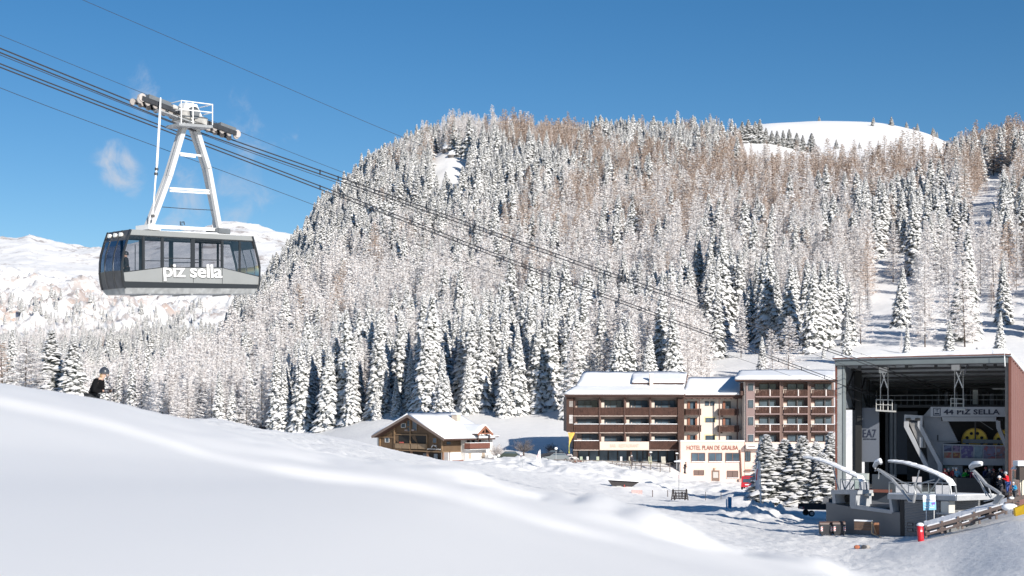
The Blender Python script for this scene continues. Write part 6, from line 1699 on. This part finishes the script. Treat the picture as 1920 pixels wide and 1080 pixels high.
# flags
def flag(px0, px1, yt, yb, ypole, Yd, lab, col, stripe=None):
    x0, x1 = hx(px0, Yd), hx(px1, Yd); o = empty('flag_pole', Vector((x1, Yd, hz(ypole, Yd))), lab, 'flag')
    m = MB(); m.tube([Vector((x1+.15,Yd,hz(ypole,Yd))), Vector((x1,Yd,hz(yt-2,Yd)))], [.10,.06], 6); m.build('pole', WHITEP, o)
    V = MB(); n_ = 12; rows = []
    for k in range(n_+1):
        t = k/n_; zf = hz(yt+(yb-yt)*t, Yd); wv = (x1-x0)*(.35+.65*min(1, t*2.2))
        rows.append([Vector((x1-.04-wv*j/4, Yd+.12*math.sin(j*1.6+t*5), zf)) for j in range(5)])
    for r0, r1 in zip(rows[:-1], rows[1:]):
        for j in range(4): V.cur = 1 if (stripe and j == 2 and .2 < rows.index(r0)/n_ < .6) else 0; V.poly([r0[j], r0[j+1], r1[j+1], r1[j]])
    V.build('flag_cloth', [mat(*col), mat('flag_red', (.6,.12,.12), .7)], o, True)
flag(1007, 1012.5, 845, 868, 892, 208, 'narrow pale banner flag on a pole left of the parked cars', ('flag_white', (.75,.73,.76), .7), True)
flag(1416.5, 1424.5, 866, 918, 968, 152, 'tall white banner flag on a pole in the heap of snow before the spruces', ('flag_white', (.75,.73,.76), .7), True)
Yd = 238; o = empty('feather_flag', P(1067, 848, Yd), 'yellow and orange feather flag at the left corner of the hotel', 'flag')
m = MB(); m.tube([P(1067,850,Yd), P(1067,835,Yd), P(1070,822,Yd), P(1076,812,Yd)], [.09,.08,.07,.05], 6); m.build('pole', mat('pole_yellow', (.72,.66,.12), .5), o)
V = MB(); pts = [(1067,833,1068),(1067,828,1070),(1067,822,1073),(1066,816,1076),(1064.5,811,1078)]
for a, b_ in zip(pts[:-1], pts[1:]): V.poly([P(a[0],a[1],Yd-.1), P(a[2],a[1],Yd), P(b_[2],b_[1],Yd), P(b_[0],b_[1],Yd-.1)])
V.build('flag_cloth', mat('flag_orange', (.78,.42,.08), .7, noise=(2,.8)), o)
# ------------------------------------------------------------------ hotel terrace
TW = mat('weathered_fence', (.17,.145,.13), .8, noise=(3,.7))
o = empty('terrace_fence', P(1165, 872, 228), 'grey wooden rail fence with snow along the edge of the hotel terrace', 'fence')
for k in range(13):
    px = 1040+k*18; y = 866+np.interp(px, [1040,1120,1200,1260], [0,1.5,5,7]); p = P(px, y+6, 228)
    m = MB(); m.beam(p-Vector((0,0,.6)), p+Vector((0,0,1.0)), .12); m.build('fence_post', TW, o)
    if k < 12:
        px2 = px+18; y2 = 866+np.interp(px2, [1040,1120,1200,1260], [0,1.5,5,7]); q = P(px2, y2+6, 228)
        for dz in (.85, .35):
            m = MB(); m.beam(p+Vector((0,-.05,dz)), q+Vector((0,-.05,dz)), .07, .12); m.build('fence_rail', TW, o)
r = random.Random(5)
for px, c, wv in ((1090,(.45,.50,.38),5),(1121,(.50,.54,.40),5),(1181,(.55,.50,.40),3.5),(1219,(.45,.44,.30),6),(1244,(.50,.47,.40),8),(1102,(.75,.72,.70),4),(1165,(.7,.68,.66),4)):
    m = MB(); x0, x1 = hx(px-wv/2, 231), hx(px+wv/2, 231); zb = hz(870, 231); m.box(x0,x1,230.6,231.3,zb,zb+.55); m.box(x0,x1,231.2,231.35,zb+.5,zb+1.2)
    tag(m.build('terrace_bench', mat('seat_%d' % px, c, .8, noise=(2,.8))), {1090:'greenish upholstered bench at the left end of the hotel terrace',1121:'pale green bench next to the sign post on the terrace',1181:'beige seat in the middle of the hotel terrace',1219:'olive seat right under the terrace lamp',1244:'cream bench at the right part of the terrace',1102:'snow-covered low seat between the two green benches',1165:'snow-covered seat left of the terrace door'}[px], 'bench')
for i, px in enumerate((1110,1133,1145,1156,1172,1192,1203,1232,1256)):
    m = MB(); c = P(px, 868+rnd.uniform(0,2), 230+rnd.uniform(-.5,.8)); m.disc(c+Vector((0,0,.1)), (0,0,1), .45, .06, 10); m.tube([c-Vector((0,0,.7)), c+Vector((0,0,.08))], .04, 5)
    ob = m.build('terrace_table', DARKST); tag(ob, 'small dark round table among the seats of the hotel terrace', 'table', 'dark tables on the hotel terrace')
person(P(1184.5, 871.5, 229.6)+Vector((0,0,-.2)), 2, 'stand', (.05,.05,.06), (.04,.04,.05), (.6,.6,.6), 'small dark figure on the terrace left of the olive seat')
gp = G(1284, 222); person(Vector((gp.x,222,hz(888,222))), .4, 'stand2', (.03,.03,.035), (.05,.05,.06), (.05,.05,.05), 'person in dark clothes leaning forward on the snow bank below the hotel corner')
# wood pile with snow
o = empty('wood_pile', P(1078, 868, 229), 'snowy pile of split logs at the left end of the terrace', 'wood pile')
for k in range(46):
    px = r.uniform(1068, 1090); t = (px-1068)/22; y = r.uniform(852+t*10, 868); c = P(px, y, 229+r.uniform(-.6,.6))
    d = Vector((r.uniform(-1,1), r.uniform(-.5,.5), r.uniform(-.5,.3)))*.35
    m = MB(); m.tube([c-d, c+d], .12, 5); m.build('log', mat('log_snowy', (.62,.58,.56), .8) if k % 3 else mat('log_brown', (.25,.13,.10), .8), o)
# pit opening with dark tarpaulin in the bank
Yd = 193; o = empty('culvert_opening', P(1172, 918, Yd), 'dark trapezoid wall with snowy top sunk in the snow bank', 'retaining wall')
w = [P(1139.5,899.5,Yd), P(1200,903,Yd), P(1180,916,Yd), P(1172,919,Yd), P(1150,914,Yd)]
m = MB(); m.hexa(w, [p+Vector((0,.4,0)) for p in w]); m.build('dark_panel', mat('panel_charcoal', (.035,.03,.03), .7, noise=(1.5,.7)), o)
m = MB(); m.beam(P(1138,898.5,Yd-.1), P(1202,902.3,Yd-.1), .5, .16); m.build('snow_cap', ROOFSNOW, o)
m = MB(); m.box(hx(1156,Yd),hx(1165,Yd),Yd-.06,Yd-.02,hz(912.5,Yd),hz(911,Yd)); m.build('plate', mat('plate_grey', (.4,.4,.38), .5), o)
m = MB(); m.box(hx(1170,Yd),hx(1171.4,Yd),Yd-.08,Yd-.02,hz(920,Yd),hz(909,Yd)); m.build('red_bar', mat('marker_red', (.55,.06,.05), .5), o)
m = MB(); m.box(hx(1174,Yd),hx(1178,Yd),Yd-.08,Yd-.02,hz(917,Yd),hz(912.5,Yd)); m.build('marker_plate', mat('marker_white', (.7,.5,.48), .5), o)
m = MB(); m.box(hx(1184,188),hx(1204.5,188),188,188.12,hz(927,188),hz(919,188)); tag(m.build('barrier_net', mat('net_pink', (.55,.38,.36), .8, noise=(4,.8))), 'low reddish barrier panel at the foot of the bank below the dark wall', 'barrier')
for px in (1223.5, 1252): 
    m = MB(); m.tube([P(px,932,186), P(px,919,186)], .05, 5); tag(m.build('marker_stake', BEAM), 'thin dark stake left of the wooden rack, %s' % ('nearest the rack' if px > 1240 else 'further from the rack'), 'stake')
for px, lab in ((1323,'left'),(1352,'right')):
    m = MB(); m.tube([P(px,938,183), P(px,922,183)], .04, 5); tag(m.build('marker_stake', DARKST), 'thin stake in the shaded snow before the blue mat, %s one' % lab, 'stake')
# wooden rack
Yd = 178; o = empty('ski_rack', P(1275, 937, Yd), 'dark wooden ski rack with crossed ends standing on the street snow', 'ski rack')
RK = mat('rack_wood', (.045,.04,.04), .8)
for sx in (1262, 1287):
    for a, b_ in (((sx-3,938),(sx,917)),((sx+3,938),(sx,917))):
        m = MB(); m.beam(P(*a,Yd), P(*b_,Yd), .14); m.build('rack_leg', RK, o)
for y in (920, 924.5, 930, 934.5):
    m = MB(); m.beam(P(1260,y,Yd), P(1289,y+.3,Yd+.05), .12); m.build('rack_rail', RK, o)
for k in range(9):
    x = 1263+k*2.9; m = MB(); m.beam(P(x,936+r.uniform(-1,1),Yd-.15), P(x+r.uniform(-1.5,1.5),922+r.uniform(-1,2),Yd-.1), .09); m.build('rack_slat', RK, o)
# blue mat posts
for px, y0, y1, nm in ((1362.5,936,955,'thin light-blue post left of the blue mat'),):
    m = MB(); m.tube([P(px,y1,160), P(px,y0,160)], .08, 8); tag(m.build('padded_post', mat('post_lightblue', (.25,.5,.68), .5)), nm, 'post')
m = MB(); m.box(hx(1366,161),hx(1372,161),161,161.6,hz(953,161),hz(932.5,161)); tag(m.build('padded_post', mat('mat_blue', (.05,.30,.52), .6, noise=(2,.8))), 'upright blue protection mat in the shaded street', 'protection mat')
# ------------------------------------------------------------------ vehicles
def vehicle(px, pyb, Yd, L, H, lab, col, cat, heading=0, kind='car', grp=None):
    base_ = P(px, pyb, Yd); o = empty('parked_'+('van' if kind == 'van' else 'truck' if kind == 'truck' else 'car'), base_, lab, cat, grp); o.rotation_euler = (0,0,0)
    c, s_ = math.cos(heading), math.sin(heading); W_ = 1.75
    def T(x, y, z): return base_+Vector((x*c-y*s_, x*s_+y*c, z))
    paint = mat('paint_%.2f_%.2f' % (col[0], col[2]), col, .3, coat=.8)
    if kind == 'car': prof = [(-.5,.22),(-.5,.52),(-.46,.62),(-.40,.66),(-.30,.97),(.10,1.0),(.25,.68),(.44,.60),(.5,.48),(.5,.22)]
    elif kind == 'van': prof = [(-.5,.2),(-.5,.85),(-.47,.98),(.25,1.0),(.38,.62),(.48,.52),(.5,.40),(.5,.2)]
    else: prof = [(-.5,.38),(-.5,.52),(.08,.52),(.10,.97),(.26,1.0),(.34,.66),(.48,.58),(.5,.32)]
    m = MB(); n_ = len(prof)
    ins = lambda z: .12 if z > .7 else 0
    m.hexa([T(x*L,-W_/2+ins(z),z*H) for x, z in prof], [T(x*L,W_/2-ins(z),z*H) for x, z in prof]); m.build('body', paint, o)
    for sd in (-1, 1):
        yv = sd*(W_/2-.05)
        gl = {'car': [(-.38,.70),(-.29,.92),(.09,.94),(.21,.70)], 'van': [(-.1,.62),(-.1,.9),(.24,.92),(.34,.64)], 'truck': [(.12,.68),(.13,.92),(.24,.92),(.30,.68)]}[kind]
        m = MB(); m.hexa([T(x*L,yv-sd*.02,z*H) for x, z in gl], [T(x*L,yv+sd*.0,z*H) for x, z in gl]); m.build('side_window', WINDOW, o)
        for wx in (-.32, .32):
            cc = T(wx*L, sd*(W_/2-.08), .31); w = MB(); w.disc(cc, T(0,1,0)-T(0,0,0), .32, .22, 16); wo = w.build('wheel', RUBBER, o)
            w = MB(); w.disc(cc+(T(0,sd*.12,0)-T(0,0,0)), T(0,1,0)-T(0,0,0), .19, .03, 12); w.build('rim', STEEL, wo)
        w = MB(); q = T(.497*L, sd*.62, .45*H); w.ball(q, .13, 8, 5); w.build('headlight', GLOBE, o); w = MB(); q = T(-.497*L, sd*.72, .48*H); w.ball(q, .11, 8, 5); w.build('tail_light', mat('tail_red', (.5,.03,.03), .2), o)
    if kind != 'truck':
        f = {'car': [(-.405,.68),(-.31,.93)], 'van': [(-.503,.55),(-.49,.9)]}[kind]
        (xa, za), (xb, zb) = f
        m = MB(); m.hexa([T(xa*L-.03,-.62,za*H), T(xa*L-.03,.62,za*H), T(xb*L-.03,.55,zb*H), T(xb*L-.03,-.55,zb*H)], [T(xa*L,-.62,za*H), T(xa*L,.62,za*H), T(xb*L,.55,zb*H), T(xb*L,-.55,zb*H)]); m.build('rear_window', WINDOW, o)
    else:
        for a in ((-.5,.05,-.86,-.82),(-.5,.05,.82,.86)):
            m = MB(); m.box(a[0]*L,a[1]*L,a[2],a[3],.52*H,.68*H,T); m.build('side_board', mat('board_dark', (.03,.03,.035), .7), o)
    if kind == 'van':
        m = MB(); m.box(-.512*L,-.502*L,-.3,.3,.34*H,.42*H,T); m.build('number_plate', mat('plate_white', (.75,.75,.75), .5), o)
    return o
vehicle(1044, 866.5, 236, 4.6, 1.5, 'silver estate car parked left of the hotel behind the snow bank', (.20,.22,.225), 'car', R(176), grp='cars parked beside the hotel')
vehicle(1038, 861.5, 242, 4.6, 1.65, 'black car parked behind the silver one', (.02,.02,.025), 'car', R(178), grp='cars parked beside the hotel')
vehicle(952, 864, 239, 4.3, 1.6, 'dark green car half hidden behind the snow bank near the chalet', (.04,.05,.035), 'car', R(178), grp='cars parked beside the hotel')
vehicle(1404, 917, 203, 4.7, 1.95, 'red van seen from behind, left of the spruces before the hotel', (.55,.02,.03), 'van', R(75), 'van')
vehicle(1541, 967, 150, 4.6, 1.9, 'dark flatbed truck parked in the shade left of the dock', (.03,.033,.04), 'truck', R(10), 'truck')
# ------------------------------------------------------------------ things by the dock
STW = mat('stripe_white', (.75,.74,.74), .5); STR = mat('stripe_red', (.6,.05,.05), .5); BIN = mat('bin_dark', (.035,.035,.04), .5, noise=(2,.7))
for i, (px, lab) in enumerate(((1548,'left dark dumpster with red and white warning stripes by the grey wall'),(1572,'right dark dumpster with red and white warning stripes by the grey wall'))):
    Yd = 116.5-i*.4; b0 = P(px, 991, Yd); g = G(px, Yd); b0.z = g.z-.05; o = empty('dumpster', b0, lab, 'dumpster', 'dumpsters by the dock')
    T = lambda x, y, z: b0+Vector((x, y, z))
    m = MB(); m.hexa([T(-.42,-.4,.15),T(.42,-.4,.15),T(.42,.4,.15),T(-.42,.4,.15)], [T(-.5,-.48,.98),T(.5,-.48,.98),T(.5,.48,.98),T(-.5,.48,.98)]); m.build('bin_body', BIN, o)
    m = MB(); m.tube([T(-.52,-.05,.98), T(.52,-.05,.98)], .24, 10); m.build('bin_lid', mat('lid_brown', (.10,.06,.05), .5), o)
    for s in (-1, 1):
        m = MB(); m.box(s*.4-.09+(.0),s*.4+.07,-.50,-.46,.45,.82,T); st_ = m.build('warning_stripe', STW, o)
        for k in range(2):
            m = MB(); z = .48+k*.18; m.hexa([T(s*.4-.09,-.512,z),T(s*.4+.07,-.512,z+.06),T(s*.4+.07,-.512,z+.13),T(s*.4-.09,-.512,z+.07)], [T(s*.4-.09,-.502,z),T(s*.4+.07,-.502,z+.06),T(s*.4+.07,-.502,z+.13),T(s*.4-.09,-.502,z+.07)]); m.build('stripe', STR, st_)
    for s in (-.35, .35):
        m = MB(); m.disc(T(s,-.35,.09), (1,0,0), .09, .05, 10); m.build('caster', RUBBER, o)
# rusty barrier boards
o = empty('timber_barrier', P(1622, 995, 112.5), 'weathered plank barrier with snow on its rail beside the dumpsters', 'barrier')
PL = mat('rust_plank', (.16,.10,.07), .8, noise=(3,.6))
for k in range(4):
    m = MB(); m.beam(P(1602,978+k*4.4,113), P(1635,979+k*4.6,112.2), .05, .17); m.build('plank', PL, o)
m = MB(); m.beam(P(1602,975.5,113), P(1636,977,112.2), .14, .12); m.build('snow_cap', ROOFSNOW, o)
m = MB(); w = [P(1638,980,112), P(1648.5,980,112), P(1649,1003,112), P(1640,1002,112)]; m.hexa(w, [p+Vector((0,.1,0)) for p in w]); m.build('side_panel', mat('panel_orange_brown', (.30,.13,.06), .7, noise=(3,.5)), o)
m = MB(); m.beam(P(1635,977,111.8), P(1634.5,1000,111.8), .07); m.beam(P(1635,1000,111.8), P(1660,1011,111.2), .06); m.beam(P(1636,980,111.8), P(1643,1001,111.8), .05); m.build('metal_brace', mat('brass_pole', (.35,.26,.16), .5), o)
# info sign on two poles
o = empty('info_sign', P(1742, 975, 107), 'white and light blue information board on two thin poles by the fence', 'sign')
for px in (1737, 1751.5):
    m = MB(); m.tube([P(px,979,107), P(px,930,107)], .03, 6); m.build('pole', WHITEP, o)
def iplate(nm, x0, x1, y0, y1, d, m_): 
    m = MB(); m.hexa([P(x0,y1,107-d), P(x1,y1-1,107-d), P(x1-.5,y0-1,107-d), P(x0-.8,y0,107-d)], [P(x0,y1,107.03-d), P(x1,y1-1,107.03-d), P(x1-.5,y0-1,107.03-d), P(x0-.8,y0,107.03-d)]); return m.build(nm, m_, o)
iplate('board_top', 1731, 1754.5, 930.5, 941.5, .06, mat('board_white', (.8,.8,.8), .5)); iplate('board_bottom', 1731.5, 1755.5, 941.7, 957, .06, mat('board_blue', (.25,.55,.75), .5, noise=(2,.85)))
bl = mat('print_blue', (.12,.28,.5), .5)
text_on('lettering', 'PIZ SELLA', P(1736,938.5,106.9), (1,0,0), (0,0,1), 15/F*107, 2.4/F*107, bl, o, 0, .01)
text_on('lettering', 'PLAN DE GRALBA', P(1733.5,948.5,106.9), (1,0,0), (0,0,1), 18/F*107, 2.4/F*107, mat('print_white', (.8,.85,.9), .5), o, 0, .01)
iplate('print_line', 1734, 1752, 951.5, 952.6, .1, mat('print_white', (.8,.85,.9), .5)); iplate('print_mark', 1748, 1753.5, 942.5, 946.5, .1, mat('print_purple', (.2,.1,.45), .5))
m = MB(); m.beam(P(1731,929.6,107), P(1754,928.8,107), .1, .12); m.build('snow_cap', ROOFSNOW, o)
# red padded post
b0 = P(1726.5, 1019, 103); o = empty('padded_post', b0, 'bright red padded post with snow cap at the lower end of the wooden fence', 'padded post')
m = MB(); pts = []; n_ = 12
m.tube([P(1727.5,1021,103), P(1726.5,1008,103), P(1725.5,995,103), P(1725,985,103)], [.24,.22,.235,.22], 14); m.build('padding', mat('pad_red', (.62,.015,.03), .45, noise=(5,.75)), o, True)
m = MB(); m.ball(P(1725.5,984,103), .27, 12, 7, (1,1,.6)); m.build('snow_cap', ROOFSNOW, o, True)
m = MB(); m.box(*[v for p in ((hx(1724,103),hx(1728,103)),(102.76,102.78),(hz(997,103),hz(993,103))) for v in p]); m.build('badge', mat('badge_pink', (.75,.5,.5), .6), o)
# wooden fence with board walk climbing to the right
FW = mat('fence_timber', (.17,.13,.115), .8, noise=(3,.7), bump=(8,.3)); o = empty('wooden_fence', P(1790, 985, 102), 'brown double-rail wooden fence climbing right along a snow-covered ramp', 'fence')
def fp_(t, dy=0, d=0): 
    px = 1733+t*(1888-1733); Yv = 103.5-t*2.5+d
    return P(px, np.interp(t, [0,.35,.7,1], [991,976,960,946])+dy, Yv)
N_ = 5
for k in range(N_+1):
    t = .02+k/N_*.97; p = fp_(t, -5); m = MB(); m.beam(p, fp_(t, 18), .16, .16); m.build('fence_post', FW, o)
for k in range(N_):
    t0_, t1_ = .02+k/N_*.97, .02+(k+1)/N_*.97
    for dy, hh_ in ((1.5,.24),(11.5,.22)):
        m = MB(); m.beam(fp_(t0_,dy,-.12), fp_(t1_,dy,-.12), .07, hh_); m.build('fence_rail', FW, o)
    m = MB(); m.beam(fp_(t0_+.05,9.3,-.12), fp_(t1_-.06,9.3,-.12), .12, .07); m.build('rail_snow', ROOFSNOW, o)
V = MB()
for k in range(24):
    t0_, t1_ = k/24, (k+1)/24; h0 = .28+.06*rnd.random()
    V.hexa([fp_(t0_,0,-.05), fp_(t1_,0,-.05), fp_(t1_,-3,1.6), fp_(t0_,-3,1.6)], [fp_(t0_,-h0*14,0), fp_(t1_,-h0*14,0), fp_(t1_,-13,1.5), fp_(t0_,-13,1.5)])
V.build('ramp_snow', ROOFSNOW, o)
def fp2(t): return P(1733+t*(1925-1733), np.interp(t, [0,.5,1], [984,957,930]), 106.2-t*2)
for k in range(6):
    t0_, t1_ = k/6, (k+1)/6; m = MB(); m.beam(fp2(t0_), fp2(t1_+.004), .12, .28); m.build('back_rail', FW, o)
    m = MB(); p = fp2(t0_+.04); m.beam(p, p-Vector((0,0,1.1)), .13); m.build('back_post', FW, o)
    m = MB(); p = fp2(t0_+.02)+Vector((0,0,.16)); m.ball(p, .16, 8, 5, (1.4,1,.7)); m.build('rail_snow', ROOFSNOW, o, True)
m = MB(); w = [P(1903,953,98.5), P(1925,945,98), P(1925,963,98), P(1905,968,98.5)]; m.hexa(w, [p+Vector((0,.35,0)) for p in w]); tag(m.build('crash_pad', mat('pad_yellow', (.80,.50,.02), .5, noise=(1,.9))), 'bright yellow crash pad at the upper end of the fence', 'crash pad')
m = MB(); m.ball(P(1893,951,99.5), .45, 10, 6, (1.3,1,.6)); tag(m.build('snow_lump', ROOFSNOW, None, True), 'lump of snow between fence and yellow pad', 'snow lump')
# kiosk and helpers at the right edge
o = empty('lift_shelter', P(1908, 940, 110), 'pale framed shelter with snow cap beside the red station wall', 'shelter')
PF = mat('frame_cream', (.62,.58,.48), .6)
for a, b_ in (((1900,882),(1899,932)),((1911,882),(1916,932)),((1900,897),(1911,897))):
    m = MB(); m.beam(P(*a,110), P(*b_,110), .12); m.build('frame_bar', PF, o)
m = MB(); m.box(hx(1900.5,110),hx(1910.5,110),110.1,110.14,hz(930,110),hz(883,110)); m.build('glass_panel', GLASSC, o)
m = MB(); c = P(1905,880,110); m.hexa([c+Vector((a,b,0)) for a,b in ((-.3,-.4),(.32,-.4),(.32,.4),(-.3,.4))], [c+Vector((a,b,.35)) for a,b in ((-.06,-.1),(.1,-.1),(.1,.1),(-.06,.1))]); m.build('snow_cap', ROOFSNOW, o)
m = MB(); m.box(hx(1912,109),hx(1928,109),109,109.8,hz(900,109),hz(874,109)); m.build('dark_box', mat('box_brown_dark', (.05,.035,.03), .7), o)
m = MB(); m.box(hx(1907,109),hx(1930,109),108.8,109.9,hz(873.5,109),hz(864,109)); m.build('snow_cap', ROOFSNOW, o)
m = MB(); m.beam(P(1919,932,110), P(1919,900,110), .3); m.build('post', PF, o)
person(Vector((hx(1890,108), 108, hz(922,108)-.25)), 2.6, 'stand2', (.62,.02,.03), (.05,.10,.3), (.35,.37,.40), 'person in bright red jacket by the red wall at the right edge', scale=1.0)
person(Vector((hx(1903,107.5), 107.5, hz(932,107.5)-.35)), 3.4, 'stand2', (.03,.30,.55), (.05,.05,.06), (.4,.4,.42), 'person in bright blue jacket just right of the one in red', scale=.85)
person(Vector((hx(1878,109), 109, hz(926,109)-.3)), 3.0, 'stand2', (.10,.10,.11), (.05,.05,.06), (.75,.75,.75), 'person with pale helmet stooping left of the one in red', scale=.95)
# queue railings
o = empty('queue_railing', P(1890, 940, 108.5), 'dark slanting wooden queue railings with snow right of the dock', 'railing')
for k in range(4):
    m = MB(); m.beam(P(1876,917+k*7,109-k*.3), P(1912,931+k*5,108-k*.3), .1, .14); m.build('rail', FW, o)
for px in (1880, 1892, 1904):
    m = MB(); m.beam(P(px,918+(px-1876)*.4,108.3), P(px,946,108.3), .1); m.build('railing_post', FW, o)
# bundle lying on the snow
g = G(1616, 104); o = empty('equipment_bundle', g, 'small heap of orange and dark gear lying on the snow before the dock', 'equipment')
for k, c in enumerate(((.6,.2,.1),(.1,.16,.25),(.08,.08,.09),(.6,.55,.5))):
    m = MB(); p = g+Vector((-.35+k*.25, .1*(k % 2), .15)); m.ball(p, .2, 8, 5, (1.2,.8,.75)); m.build('gear', mat('gear_%d' % k, tuple(v*.6 for v in c), .8), o)
m = MB(); m.tube([g+Vector((-.3,0,.2)), g+Vector((.7,.1,.05))], .03, 5); m.build('pole', DARKST, o)
